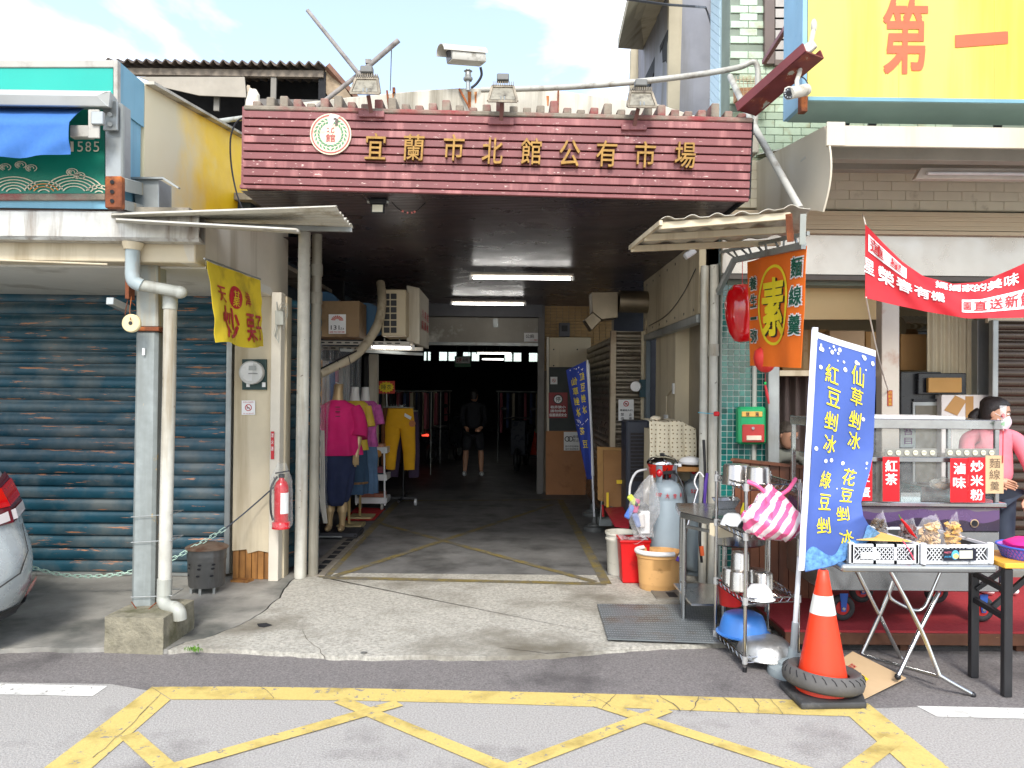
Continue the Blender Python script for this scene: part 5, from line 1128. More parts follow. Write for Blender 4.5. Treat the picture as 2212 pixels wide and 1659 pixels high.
# ================================================================== awning right
t = thing('corrugated_awning', 'small corrugated awning on rails over the right posts', 'awning', (1.5, 5.2, 2.7))
nl, fl_, nr, frr = P(1428, 478, 4.78), P(1361, 533, 5.56), P(1750, 456, 4.78), P(1720, 520, 5.6)
B().grid(lambda u, v: nl.lerp(nr, u).lerp(fl_.lerp(frr, u), v) + V(0, 0, .016 + .014 * max(-.4, math.sin(u * 2 * math.pi * 6)) + .02 * (u > .7) * math.sin((u - .7) * 10)), 90, 4, .003).o('sheet', m_corr, t, smooth=True)
for v in (.06, .5, .97):
    b = B(); b.beam(nl.lerp(fl_, v) + V(.0, 0, -.02), nr.lerp(frr, v) + V(-.12, 0, -.02 + (.0 if v > .3 else -.0)), .03, .045); b.o('rail', m_cream, t, bev=.003)
b = B(); b.beam(nl + V(0, 0, -.008), fl_ + V(0, 0, -.008), .02, .03); b.o('edge_rail', m_cream, t)
b = B(); b.beam(P(1704, 462, 4.76), P(1708, 522, 4.8), .035, .03); b.o('stub', m_rust, t); b = B(); b.beam(P(1735, 462, 4.74), P(1733, 528, 4.78), .035, .03); b.o('stub', m_galvo, t)
t = thing('floodlight', 'small white floodlight tucked under the right awning', 'floodlight', P(1490, 548, 5.9)); b = B(); b.ob(P(1490, 548, 5.9), (.09, .07, .05), Matrix.Rotation(R(-35), 3, 'Y')); b.o('lamp', M('white_lamp', (.8, .8, .8), .3), t, bev=.008)
# lattice arm and orange flag
t = thing('lattice_arm', 'aluminium lattice arm carrying the orange flag', 'bracket', P(1560, 620, 6.4)); b = B()
A0, A1, C0, C1 = P(1556, 545, 6.4), P(1746, 504, 4.78), P(1586, 562, 6.1), P(1736, 530, 4.85)
b.beam(A0, A1, .02, .025); b.o('chord', m_galv, t); b = B(); b.beam(C0, C1, .03, .045); b.o('chord', m_galv, t); b = B(); b.beam(P(1551, 632, 6.42), C0, .03, .05); b.o('strut', m_galv, t)
for k in range(9):
    p, q = A0.lerp(A1, .08 + k * .1), C0.lerp(C1, max(0, -.02 + k * .11)); b = B(); b.beam(p, q if k % 2 else C0.lerp(C1, min(1, .05 + k * .11)), .012, .012); b.o('web', m_galv, t)
t = thing('cloth_flag', 'orange vegetarian noodle flag with yellow oval and character', 'flag', P(1675, 795, 5.4))
oTL, oTR, oBR, oBL = P(1613, 566, 5.85), P(1741, 531, 4.86), P(1728, 795, 4.86), P(1620, 790, 5.85)
def of(u, v, w=0):
    p = oBL.lerp(oBR, u).lerp(oTL.lerp(oTR, u), v); return p + V(-w + .012 * math.sin(u * 13 + v) * (1 - .6 * v) + .008 * noise.noise(V(u * 4, v * 3, 9)), -w * .4, 0)
B().grid(lambda u, v: of(u, v), 40, 20, .002).o('cloth', M('orange_flag_cloth', L(246, 118, 26, .95), .8, vs=3, var=.06, bump=.1, bs=30), t, smooth=True)
b = B(); n = 40
for i in range(n):
    q = []
    for k, r in ((i, .86), (i + 1, .86), (i + 1, 1), (i, 1)): q.append(of(.51 + .27 * r * math.cos(6.2832 * k / n), .55 + .36 * (r * .5 + .5 if r < 1 else 1) * math.sin(6.2832 * k / n) , .006))
    b.poly(q)
m_fy = M('flag_print_yellow', L(246, 222, 40, .9), .7); b.o('yellow_oval', m_fy, t)
letters(t, m_pblk, [('素', .535, .525, .36, .5)], of, .005, .025, 'character_shadow', sub=.05); letters(t, m_fy, [('素', .515, .535, .36, .5)], of, .009, .025, 'character', sub=.05)
its = [(ch, .12, .78 - i * .165, .15, .12 if ch != '一' else .025) for i, ch in enumerate('養生一弥')] + [(ch, .89, .84 - i * .24, .15, .16) for i, ch in enumerate('麵線羹')]
letters(t, m_pwht, [(a, b_, c_, d * 1.12, e * 1.08) for a, b_, c_, d, e in its], of, .005, .06, 'lettering_outline', sub=.05, each=True); letters(t, M('flag_print_green', L(20, 84, 64), .7), its, of, .0085, .02, 'lettering', sub=.05, each=True)
# red banner
t = thing('cloth_banner', 'sagging red banner with white characters across the right shop', 'banner', P(2040, 600, 5.0))
BT = [(1872, 487), (1908, 525), (1950, 566), (1995, 597), (2060, 613), (2119, 609), (2179, 584), (2212, 569), (2400, 480)]; BB = [(1867, 643), (1926, 657), (2000, 673), (2089, 688), (2212, 686), (2400, 660)]
def tab(T, x):
    for i in range(len(T) - 1):
        if x <= T[i + 1][0]: f = (x - T[i][0]) / (T[i + 1][0] - T[i][0]); return T[i][1] * (1 - f) + T[i + 1][1] * f
    return T[-1][1]
def ban(u, v, w=0):
    x = 1869 + 520 * u; y = tab(BT, x) * v + tab(BB, x) * (1 - v); sg = max(0, 4 * u * (1 - u))
    return P(x, y, 4.98 + .02 * math.sin(u * 9 + v * 4) + .05 * sg * (v - .5) + .006 * math.sin(u * 44 + v * 9)) + V(0, -w, 0)
B().grid(lambda u, v: ban(u, v), 60, 12, .0015).o('cloth', M('red_banner_cloth', L(192, 22, 36, .85), .6, vs=3, var=.06), t, smooth=True)
letters(t, m_pwht, [('星', .015, .45, .04, .2), ('榮', .085, .45, .065, .26), ('春', .16, .47, .065, .26), ('有', .235, .5, .065, .28), ('機', .30, .5, .055, .26), ('媽', .315, .86, .05, .2), ('媽', .37, .86, .05, .2), ('家', .425, .85, .05, .2), ('的', .475, .84, .05, .2), ('美', .535, .8, .06, .22), ('味', .605, .78, .06, .24)], ban, .006, .02, sub=.04, each=True)
for u0, u1, v0, v1 in ((.012, .17, .66, .9), (.40, .85, .16, .52)):
    B().grid(lambda u, v: ban(u0 + (u1 - u0) * u, v0 + (v1 - v0) * v, .005), 30, 4).o('white_panel', m_pwht, t)
letters(t, m_pred, [('蓮', .045, .78, .055, .19), ('星', .125, .78, .05, .17), ('園', .42, .34, .03, .22), ('直', .475, .34, .055, .26), ('送', .54, .34, .055, .26), ('新', .605, .34, .055, .26), ('鮮', .67, .34, .055, .26)], ban, .011, .016, sub=.04, each=True)
m_rope = M('white_rope', L(226, 220, 206, .85), .8); B().tube([P(1870, 487, 4.98), P(1866, 470, 5.3), P(1862, 462, 6.2)], .004, 5).o('rope', m_rope, t)
B().tube(spline([P(1871, 642, 4.98), P(1880, 690, 5.2), P(1895, 760, 5.6), P(1908, 810, 6.0), P(1919, 844, 6.24)], 5), .005, 6).o('rope', m_rope, t)
# ================================================================== grey concrete building behind
t = thing('concrete_building', 'tall bare concrete building with overhanging eave behind the sign', 'building', (2.2, 9, 0)); YK = 9.
m_cg = M('grey_blue_render', L(150, 152, 160, .82), .9, vs=3, var=.12, dirt=L(110, 108, 104), da=.4, ds=2, streak=1); m_cgl = M('pale_concrete', L(190, 180, 156, .82), .9, vs=3, var=.12, dirt=L(130, 118, 92), da=.4, ds=2.5, streak=1)
def pr(pts, D, dep, nm, mat): B().prism([P(x, y, D) for x, y in pts], (0, dep, 0)).o(nm, mat, t)
pr(((1455, -60), (1575, -60), (1565, 300), (1440, 300)), YK, 1, 'wall', m_cg); pr(((1446, -60), (1476, -60), (1466, 300), (1442, 300)), YK - .08, .08, 'pilaster', m_cgl); pr(((1540, -60), (1568, -60), (1563, 300), (1538, 300)), YK - .08, .08, 'pilaster', m_cgl)
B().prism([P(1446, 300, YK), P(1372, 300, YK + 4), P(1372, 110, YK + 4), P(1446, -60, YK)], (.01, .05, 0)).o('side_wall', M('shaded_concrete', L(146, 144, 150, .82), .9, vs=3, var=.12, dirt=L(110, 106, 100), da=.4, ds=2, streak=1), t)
B().prism([P(1440, 130, YK + .2), P(1446, 140, YK), P(1446, 64, YK - .05), P(1397, 165, YK + 2.4), P(1396, 215, YK + 2.4), P(1400, 215, YK + 2.4), P(1402, 172, YK + 2.4)], (-.02, 0, 0)).o('window_slot', m_dark, t)
b = B(); b.prism([P(1335, 104, YK + 1), P(1392, 108, YK + 3), P(1452, -40, YK - .5), P(1372, -60, YK - 1.2)], (0, 0, .12)); b.o('eave', m_cgl, t)
pr(((1363, 106), (1392, 106), (1388, 230), (1360, 230)), YK + 3.5, .1, 'far_pier', m_cgl)
t = thing('overhead_cable', 'black overhead cable running to the concrete building', 'cable', P(1500, 15, 7)); B().tube([P(1340, -4, 7), P(1440, 10, 7.4), P(1500, 14, 7.8), P(1524, 16, 8.2), P(1530, 30, 8.2), P(1545, 80, 7.5), P(1566, 130, 7), P(1578, 165, 6.6)], .012, 6).o('line', m_blackm, t)
# ================================================================== street-side props on the right
def lt(name, lab, cat, prof, c, mat, n=28, group=None, sx=1, sy=1, rot=None, part='body', smooth=45):
    t = thing(name, lab, cat, c, 0, group); b = B(); b.lathe(prof, c, n, sx, sy, rot); b.o(part, mat, t, smooth=smooth); return t
# ---- platform with red mat
t = thing('wooden_platform', 'low wooden platform covered with red matting under the food cart', 'platform', (3.2, 5.5, 0)); m_wd = M('worn_brown_timber', L(96, 60, 40, .9), .8, vs=7, var=.3, peel=L(176, 140, 90), pa=.2, ps=10, pz=3, bump=.2, bs=30)
xp_ = 1.78; B().box(xp_, 6.5, 4.86, 6.3, .135, .15).o('mat', M('red_rubber_mat', L(176, 50, 56, .8), .75, vs=30, var=.12, bump=.5, bs=90), t)
B().box(xp_, 6.5, 4.85, 4.89, .06, .134).o('front_board', m_wd, t, bev=.004); B().box(xp_, 6.5, 4.9, 6.28, .1, .134).o('deck', m_wd, t)
for x in (1.85, 2.55, 3.3, 4.2):
    B().box(x, x + .05, 4.93, 5.0, 0, .1).o('foot', m_wd, t)
m_rt = M('mat_ridge_red', L(190, 62, 66, .8), .8)
# ---- wooden counter partition
t = thing('wooden_partition', 'dark brown plank partition behind the wire rack', 'partition', G(1680, 1345)); m_pl = M('reddish_brown_plank', L(112, 64, 38, .9), .55, vs=5, var=.25, dirt=L(60, 34, 22), da=.4, ds=8, streak=1, rnd=.2)
pa, pb = V(1.76, 5.95, 0), V(2.28, 5.55, 0); n = 9; d = (pb - pa) / n
for i in range(n):
    a, c = pa + d * (i + .03), pa + d * (i + .97); h0 = 1.12 - .004 * i; b = B(); b.prism([a + V(0, 0, .03), c + V(0, 0, .03), c + V(0, 0, h0), a + V(0, 0, h0)], V(.012, .016, 0)); b.o('plank', m_pl, t, bev=.002)
b = B(); b.beam(pa + V(0, 0, 1.125), pb + V(0, 0, 1.1), .06, .02); b.o('cap_rail', m_pl, t)
# ---- traffic cone standing in a scooter tyre
cc = G(1776, 1502)
t = thing('traffic_cone', 'orange traffic cone with white band on a black square base', 'cone', cc)
m_cone = M('cone_orange', L(240, 62, 24, .88), .45, vs=8, var=.05, dirt=L(150, 50, 30), da=.22, ds=8); m_band = M('reflective_white', L(228, 228, 222, .88), .35, vs=6, var=.05, dirt=L(170, 166, 150), da=.25, ds=8)
b = B(); pts = [G(1681, 1484), G(1731, 1535), G(1873, 1533), G(1852, 1478)]; b.prism([p + V(0, 0, .001) for p in pts], (0, 0, .035)); b.o('base', M('black_rubber_base', L(58, 58, 58), .7, vs=8, var=.2, dirt=L(110, 106, 100), da=.35, ds=6), t, bev=.016, seg=3)
H0 = .68
def cr(z): return .142 - (.142 - .026) * (z - .03) / (H0 - .03)
for nm, z0, z1, m_, e in (('body', .03, .45, m_cone, 0), ('band', .45, .55, m_band, .0015), ('tip', .55, H0, m_cone, 0)):
    B().lathe([(cr(z0) + e, z0), (cr((z0 + z1) / 2) + e, (z0 + z1) / 2), (cr(z1) + e, z1)] + ([(.02, H0 + .004)] if nm == 'tip' else []), cc, 32).o(nm, m_, t, smooth=60)
B().lathe([(.016, H0 - .02), (.016, H0 + .0045)], cc, 12).o('hole', m_dark, t)
t = thing('old_tyre', 'worn black scooter tyre ringing the foot of the traffic cone', 'tyre', cc); rot = Matrix.Rotation(R(5), 3, 'Y') @ Matrix.Rotation(R(-3), 3, 'X')
pr_ = [(.135, .03), (.15, .012), (.185, .004), (.207, .02), (.214, .05), (.207, .082), (.185, .1), (.15, .092), (.135, .075), (.147, .05)]
b = B(); rg = [b.verts([cc + V(0, 0, .05) + rot @ V(math.cos(2 * math.pi * i / 48) * r, math.sin(2 * math.pi * i / 48) * r, z) for i in range(48)]) for r, z in pr_]; b.skinr(rg, closed=True)
m_tyre = M('dusty_tyre_rubber', L(84, 82, 80), .75, vs=10, var=.15, dirt=L(130, 124, 118), da=.3, ds=9); ty = b.o('casing', m_tyre, t, smooth=True)
src = None
for k in range(26):
    a_ = k * 2 * math.pi / 26; m_ = rot.to_4x4() @ Matrix.Rotation(a_, 4, 'Z')
    if src is None:
        b = B(); b.tube([V(.195, -.014, .094), V(.2085, .0, .083), V(.2125, .01, .066)], .0022, 4); src = b.o('tread_groove', m_dark, t); src.matrix_parent_inverse = Matrix.Identity(4); src.matrix_basis = Matrix.Translation((0, 0, .05)) @ m_
    else: inst(src, 'tread_groove', Matrix.Translation((0, 0, .05)) @ m_, t)
# ---- flattened cardboard
t = thing('cardboard_sheet', 'flattened cardboard sheet leaning behind the traffic cone', 'cardboard', G(1880, 1500)); cp = [P(1858, 1512, 4.25), P(1955, 1466, 4.42), P(1840, 1408, 4.62), P(1800, 1440, 4.5)]
cp = [G(1860, 1514, .01), G(1957, 1466, .03), G(1842, 1409, .06), G(1795, 1440, .04)]
b = B(); b.prism(cp, (0, 0, .006)); b.o('sheet', m_card2, t); nn = (cp[1] - cp[0]).cross(cp[3] - cp[0]).normalized(); nn = nn if nn.z > 0 else -nn
def cpf(u, v, w=0): return cp[0].lerp(cp[1], u).lerp(cp[3].lerp(cp[2], u), v) + nn * (w + .0065)
B().poly([cpf(.1, .28, .002), cpf(.45, .3, .002), cpf(.45, .46, .002), cpf(.1, .44, .002)]).o('yellow_label', M('label_yellow', L(246, 206, 30, .9), .5), t); letters(t, m_pred, [('有機', .18, .75, .2, .12), ('蔬菜', .45, .72, .2, .12)], cpf, .002, .01)
# ---- blue ice flag, front
def flag_base(nm, lab, c, r=.14, mat=None):
    t = thing(nm, lab, 'flag base', c, 0, 'round flag bases'); B().lathe([(r, 0), (r * 1.02, .02), (r * .98, .045), (r * .62, .06), (r * .6, .075), (r * .3, .09), (.03, .1), (.022, .16)], c, 28).o('base', mat or M('grey_plastic_base', L(150, 160, 162, .85), .5, var=.06), t, smooth=40); return t
fb = G(1712, 1457); flag_base('flag_base', 'pale grey round flag base beside the traffic cone', fb)
t = thing('feather_flag', 'tall blue shaved-ice flag with yellow characters on a white pole', 'flag', fb)
p0, p1 = fb + V(0, 0, .08), P(1760, 713, 4.35); m_wp = M('white_plastic_pole', L(226, 228, 232, .88), .4, var=.04)
B().cyl(p0, p0.lerp(p1, .32), .014, n=12).o('pole', m_wp, t, smooth=True); B().cyl(p0, p0.lerp(p1, .12), .019, n=12).o('socket', M('socket_grey', L(150, 156, 158), .4), t, smooth=True)
sl0, sl1 = P(1731, 1232, 4.33), P(1760, 712, 4.35); b = B(); b.grid(lambda u, v: sl0.lerp(sl1, v) + V((u - .5) * .036 + .003 * noise.noise(V(v * 9, u, 0)), -.012 * math.sin(u * math.pi), 0), 4, 24, .003); b.o('sleeve', M('white_flag_sleeve', L(220, 222, 236, .88), .8, var=.03, bump=.1, bs=40), t, smooth=True)
B().cyl(sl1 + V(-.001, 0, -.06), sl1 + V(.002, 0, .012), .017, n=12).o('pole_cap', m_wp, t, smooth=True)
RE = [(0, 1889, 762, 4.40), (.12, 1891, 835, 4.42), (.28, 1891, 910, 4.44), (.42, 1888, 977, 4.44), (.50, 1880, 1014, 4.40), (.60, 1866, 1056, 4.32), (.70, 1858, 1085, 4.24), (.8, 1864, 1114, 4.20), (.9, 1878, 1135, 4.22), (1, 1904, 1153, 4.28)]
LE = [(0, 1766, 722, 4.35), (.3, 1757, 880, 4.35), (.6, 1748, 1040, 4.345), (.85, 1740, 1165, 4.34), (1, 1740, 1236, 4.34)]
def li(T, k):
    for i in range(len(T) - 1):
        if T[i][0] <= k <= T[i + 1][0]:
            f = (k - T[i][0]) / (T[i + 1][0] - T[i][0]); f = f; return P(*[T[i][j] * (1 - f) + T[i + 1][j] * f for j in (1, 2, 3)])
    return P(*T[-1][1:]) if k > 1 else P(*T[0][1:])
def bf(u, v, w=0):
    k = min(1, max(0, 1 - v)); p = li(LE, k).lerp(li(RE, k), u); q = k * k; dr = math.sin(u * math.pi)
    p = p + V(0, .02 * math.sin(u * 5 + k * 9) * .6 - .05 * q * dr * math.sin(k * 7 + u * 3) - w, -.05 * q * dr * max(0, k - .55))
    return p
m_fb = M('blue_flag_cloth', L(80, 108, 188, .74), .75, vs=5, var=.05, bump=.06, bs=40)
B().grid(lambda u, v: bf(u, v), 24, 60, .0012).o('cloth', m_fb, t, smooth=True)
B().grid(lambda u, v: bf(u, .985 + .03 * v) + V(0, -.003, .012 * v), 20, 1, .002).o('top_hem', m_wp, t)
cols = [('紅', .27, .86), ('豆', .30, .765), ('剉', .27, .665), ('冰', .28, .57), ('綠', .31, .415), ('豆', .34, .31), ('剉', .3, .2), ('仙', .68, .89), ('草', .67, .8), ('剉', .66, .7), ('冰', .68, .61), ('花', .70, .445), ('豆', .7, .35), ('剉', .62, .25), ('冰', .6, .12)]
letters(t, m_fy, [(ch, u, v, .2, .075, .06, -.06) for ch, u, v in cols], bf, .006, .008, sub=.03, each=True)
b = B(); rnd = random.Random(3)
def dot(u, v, r):
    b.poly([bf(u + r * math.cos(k * .785) * 1.0, v + r * .3 * math.sin(k * .785), .005) for k in range(8)])
for k in range(34):
    u = rnd.uniform(.06, .95); v = rnd.choice((rnd.uniform(.92, .975), rnd.uniform(.92, .975), rnd.uniform(.5, .54), rnd.uniform(.3, .95)))
    if all(abs(u - cu) > .13 or abs(v - cv) > .045 for _, cu, cv in cols): dot(u, v, rnd.choice((.012, .018, .03)))
b.o('snow_dots', m_pwht, t, kind='stuff')
B().grid(lambda u, v: bf(u, .004 + .075 * v + .03 * math.sin(u * 14) * v, .004), 24, 4).o('ice_print', M('ice_blue_print', L(104, 160, 222, .85), .7, vs=40, var=.5), t, smooth=True)
# ---- wire shelf rack
def wire_rack():
    t = thing('wire_rack', 'chrome wire shelf rack loaded with pots and basins', 'rack', (1.58, 4.75, 0)); cs = [V(1.385, 5.02, 0), V(1.425, 4.53, 0), V(1.765, 4.60, 0), V(1.745, 5.06, 0)]
    for c in cs:
        B().cyl(c + V(0, 0, .02), c + V(0, 0, 1.13), .011, n=10).o('post', m_chrome, t, smooth=True); B().cyl(c, c + V(0, 0, .03), .013, n=10).o('foot', m_blackm, t)
    for z in (.085, .43, .81, 1.10):
        sh = B(); q = [c + V(0, 0, z) for c in cs]
        for i in range(4):
            a, c = q[i], q[(i + 1) % 4]; sh.tube([a, c], .0045, 5); sh.tube([a - V(0, 0, .03), c - V(0, 0, .03)], .0035, 5); k = 14; zg_ = [a.lerp(c, j / k) - V(0, 0, .03 if j % 2 else 0) for j in range(k + 1)]; sh.tube(zg_, .0025, 4)
        for j in range(1, 16): sh.tube([q[0].lerp(q[3], j / 16), q[1].lerp(q[2], j / 16)], .002, 4)
        sh.o('shelf', m_chrome, t, smooth=True)
        for c in cs: B().cyl(c + V(0, 0, z - .035), c + V(0, 0, z + .008), .016, n=10).o('collar', M('grey_collar', L(160, 160, 158), .4), t)
    return t
wire_rack()
def pot(lab, x, y, D, r, h, tilt=0, up=False, mat=None, name='cooking_pot', cat='pot'):
    c = P(x, y, D); pr_ = [(r * 1.0, 0), (r * 1.03, .004), (r * .99, .01), (r * .94, h * .9), (r * .85, h), (r * .3, h + .003), (.005, h + .003)] if not up else [(r * .6, 0), (r * .9, .01), (r, h), (r * 1.05, h + .004), (r * .96, h), (r * .85, .02), (.005, .015)]
    return lt(name, lab, cat, pr_, c, mat or M('pot_steel', L(196, 190, 182, .85), .27, .92, vs=4, var=.08), 32, None, rot=Matrix.Rotation(R(tilt), 3, 'Y'), part='shell')
pot('large steel pot turned upside down on the rack top, left one', 1591, 1046, 4.85, .088, .125); pot('smaller steel pot turned upside down on the rack top, right one', 1637, 1044, 4.68, .074, .10)
pot('steel pot on the rack, topmost of the small stack', 1599, 1232, 4.8, .058, .115); pot('steel pot at the back left of the rack middle shelf', 1578, 1266, 4.92, .052, .115); pot('steel pot at the front left of the rack middle shelf', 1596, 1275, 4.7, .056, .115)
pot('steel pot on the right of the rack middle shelf', 1648, 1271, 4.75, .062, .1); pot('steel pot half hidden at the back right of the middle shelf', 1632, 1262, 4.95, .06, .1)
m_wplas = M('white_plastic', (.8, .8, .79), .35, var=.03)
lt('bowl', 'white bowl turned over at the front of the middle shelf', 'bowl', [(.095, 0), (.09, .008), (.07, .05), (.05, .075), (.01, .078)], P(1640, 1292, 4.62), m_wplas); lt('bowl', 'white bowl turned over on the upper shelf', 'bowl', [(.08, 0), (.076, .008), (.055, .055), (.035, .07), (.01, .072)], P(1583, 1133, 4.9), m_wplas)
lt('bowl', 'black bowl turned over on the upper shelf', 'bowl', [(.075, 0), (.072, .008), (.05, .04), (.03, .055), (.01, .056)], P(1620, 1140, 4.72), M('black_melamine', (.02, .02, .022), .25)); lt('bowl', 'white bowl behind the black one on the upper shelf', 'bowl', [(.06, 0), (.057, .008), (.04, .05), (.01, .056)], P(1628, 1128, 4.9), m_wplas)
lt('basin', 'blue plastic basin turned over on the bottom shelf', 'basin', [(.165, 0), (.168, .008), (.15, .012), (.14, .06), (.12, .115), (.09, .13), (.01, .132)], P(1605, 1368, 4.86), M('blue_plastic', L(66, 128, 206, .85), .35, var=.06)); lt('basin', 'hammered aluminium basin turned over on the bottom shelf front', 'basin', [(.175, 0), (.18, .006), (.165, .03), (.15, .07), (.12, .095), (.08, .104), (.01, .106)], P(1652, 1414, 4.68), M('hammered_aluminium', L(196, 196, 192, .85), .35, .8, vs=20, var=.15, bump=.3, bs=45))
lt('bucket', 'red plastic bucket behind the rack lower shelves', 'bucket', [(.07, 0), (.085, .14), (.09, .145), (.08, .14), (.06, .02), (.01, .015)], P(1578, 1306, 5.05), M('red_plastic', L(206, 44, 38, .85), .4, var=.06))
t = thing('sauce_bottle', 'yellow and red sauce bottle on the rack', 'bottle', P(1607, 1138, 4.95)); c = P(1607, 1140, 4.95); B().lathe([(.022, 0), (.024, .01), (.024, .07)], c, 14).o('lower_wrap', m_pred, t, smooth=True); B().lathe([(.024, .0705), (.022, .11), (.01, .15), (.008, .16)], c, 14).o('bottle', m_fy, t, smooth=True)
# striped plastic bag
def stripes(nm, c1, c2, sc_, rot, alpha=.85):
    m = M(nm, c1, .3, var=.03, alpha=alpha, coat=.2); t_ = m.node_tree; n = t_.nodes.new; l = t_.links.new; c = n('ShaderNodeTexCoord'); mp_ = n('ShaderNodeMapping'); mp_.inputs['Rotation'].default_value = rot; l(c.outputs['Object'], mp_.inputs[0])
    w = n('ShaderNodeTexWave'); w.inputs['Scale'].default_value = sc_; w.inputs['Distortion'].default_value = 1.0; w.inputs['Detail'].default_value = 1; l(mp_.outputs[0], w.inputs[0]); mr = n('ShaderNodeMapRange'); mr.inputs[1].default_value = .47; mr.inputs[2].default_value = .53; l(w.outputs['Fac'], mr.inputs[0])
    x = n('ShaderNodeMix'); x.data_type = 'RGBA'; l(mr.outputs[0], x.inputs[0]); x.inputs[6].default_value = (*c1, 1); x.inputs[7].default_value = (*c2, 1); l(x.outputs[2], t_.nodes['Principled BSDF'].inputs['Base Color']); return m
t = thing('plastic_bag', 'pink and white striped plastic bag hanging on the rack', 'bag', P(1670, 1165, 4.55)); ct = P(1665, 1115, 4.5)
b = B(); rings = []
for j in range(13):
    k = j / 12; z = .15 - k * .28; r = .03 + .13 * math.sin(min(1, k * 1.15) * math.pi * .62) ** 1.2 - (.07 * max(0, k - .85) / .15)
    rings.append(b.verts([ct + V(math.cos(a) * r * (1.05) + .03 * k - .04 * (1 - k), math.sin(a) * r * .6, z + .035 * (1 - k) * math.cos(a)) + noise.noise_vector(V(math.cos(a) * 3, math.sin(a) * 3, k * 5)) * .034 for a in [2 * math.pi * i / 28 for i in range(28)]]))
b.skinr(rings); b.o('bag', stripes('pink_stripe_plastic', L(240, 96, 150, .88), L(244, 228, 232, .88), 5.2, (0, R(-35), 0), .92), t, smooth=True)
B().tube(spline([P(1615, 1040, 4.53), P(1640, 1052, 4.5), P(1668, 1075, 4.5), P(1700, 1060, 4.52), P(1718, 1035, 4.6)], 5), .012, 8).jitter(.004, 20).o('handle', M('pink_plastic', L(240, 96, 150, .88), .35), t, smooth=True)
# ---- stainless sink stand
t = thing('sink_stand', 'stainless steel sink stand behind the wire rack', 'sink', (1.6, 5.5, 0)); z = .80
top = [V(1.235, 5.35, z), V(1.30, 5.02, z), V(1.82, 5.1, z), V(1.8, 5.75, z), V(1.3, 5.75, z)]
top = [V(1.24, 5.42, z), V(1.42, 5.05, z), V(1.86, 5.2, z), V(1.86, 5.85, z), V(1.3, 5.85, z)]
B().prism(top, (0, 0, -.045)).o('worktop', m_stain, t, bev=.005); B().lathe([(.14, -.001), (.15, .002), (.145, -.005), (.135, -.17), (.11, -.185), (.01, -.188)], V(1.58, 5.15, z + .004), 24, 1.25, .75).o('basin', m_stain, t, smooth=True)
B().lathe([(.1, 0), (.16, .06), (.17, .065), (.16, .06), (.09, .004), (.01, .004)], V(1.62, 5.62, z + .002), 4, 1.0, .7, Matrix.Rotation(R(45), 3, 'Z')).o('tray', m_stain, t)
for p in ((1.27, 5.42), (1.47, 5.12), (1.8, 5.25), (1.34, 5.8)): B().cyl((p[0], p[1], GZ), (p[0], p[1], z - .04), .018, n=12).o('leg', m_stain, t, smooth=True)
b = B(); b.beam((1.27, 5.42, .7), (1.47, 5.12, .7), .02, .02); b.o('stretcher', m_stain, t); B().box(1.27, 1.8, 5.2, 5.75, .2, .215).o('lower_shelf', m_stain, t)
B().tube(spline([V(1.7, 5.7, z), V(1.7, 5.7, z + .16), V(1.69, 5.64, z + .2), V(1.68, 5.58, z + .17)], 5), .01, 8).o('tap', m_chrome, t, smooth=True)
b = B(); b.prism([P(1533, 1130, 5.02), P(1552, 1135, 5.02), P(1552, 1162, 5.02), P(1533, 1155, 5.02)], (.3, .1, 0)); b.o('splash_board', m_cream, t)
# ---- tread plate on the pavement
t = thing('tread_plate', 'grey steel tread plate laid on the pavement by the sink', 'plate', G(1420, 1345, GZ)); tp_ = [G(1290, 1304, GZ + .02), G(1313, 1379, GZ + .025), G(1560, 1388, GZ + .025), G(1545, 1306, GZ + .02)]
b = B(); b.prism(tp_, (0, 0, -.008)); b.o('plate', M('tread_plate_steel', L(130, 136, 138, .8), .5, .4, vs=5, var=.15, dirt=L(110, 90, 70), da=.35, ds=4), t); b = B()
for i in range(46):
    for j in range(17):
        u, v = (i + .5) / 46, (j + .5) / 17; p = tp_[1].lerp(tp_[2], u).lerp(tp_[0].lerp(tp_[3], u), v) + V(0, 0, .0005); s_ = .8 if (i + j) % 2 else -.8; d = V(math.cos(s_), math.sin(s_), 0) * .011; q = V(-d.y, d.x, 0) * .3
        b.poly([p - d, p - q + V(0, 0, .0015), p + d, p + q + V(0, 0, .0015)])
b.o('tread_lugs', M('lug_steel', L(190, 194, 194, .9), .4, .3), t, kind='stuff')
# ---- folding steel table
t = thing('folding_table', 'folding table with stainless top and crossed chrome legs', 'table', (2.26, 4.5, 0)); z = .715
tx0, tx1, ty0, ty1 = 1.845, 2.70, 4.19, 4.8
B().box(tx0, tx1, ty0, ty1, z - .045, z).o('top', m_stain, t, bev=.02, seg=3)
def leg(pts, nm='leg', r=.0125): B().tube(pts, r, 10).o(nm, m_chrome, t, smooth=True)
leg(spline([P(1924, 1234, 4.3), P(1990, 1362, 4.26), P(2025, 1448, 4.22), P(2036, 1463, 4.21), P(2100, 1500, 4.19)], 5)); leg([P(2027, 1282, 4.46), P(1985, 1365, 4.38), P(1940, 1460, 4.3)])
leg(spline([P(1846, 1225, 4.72), P(1895, 1320, 4.74), P(1940, 1408, 4.76), P(1953, 1424, 4.76), P(2030, 1462, 4.6)], 5)); leg([P(1932, 1255, 4.72), P(1900, 1330, 4.74), P(1862, 1412, 4.76), P(1856, 1418, 4.76)])
leg(spline([P(1928, 1255, 4.45), P(1921, 1285, 4.45), P(1935, 1300, 4.45), P(1975, 1318, 4.45), P(1996, 1312, 4.45), P(2010, 1285, 4.45), P(2031, 1236, 4.45)], 5), 'brace', .009); leg([P(1858, 1414, 4.76), P(2030, 1462, 4.3)], 'floor_bar', .011)
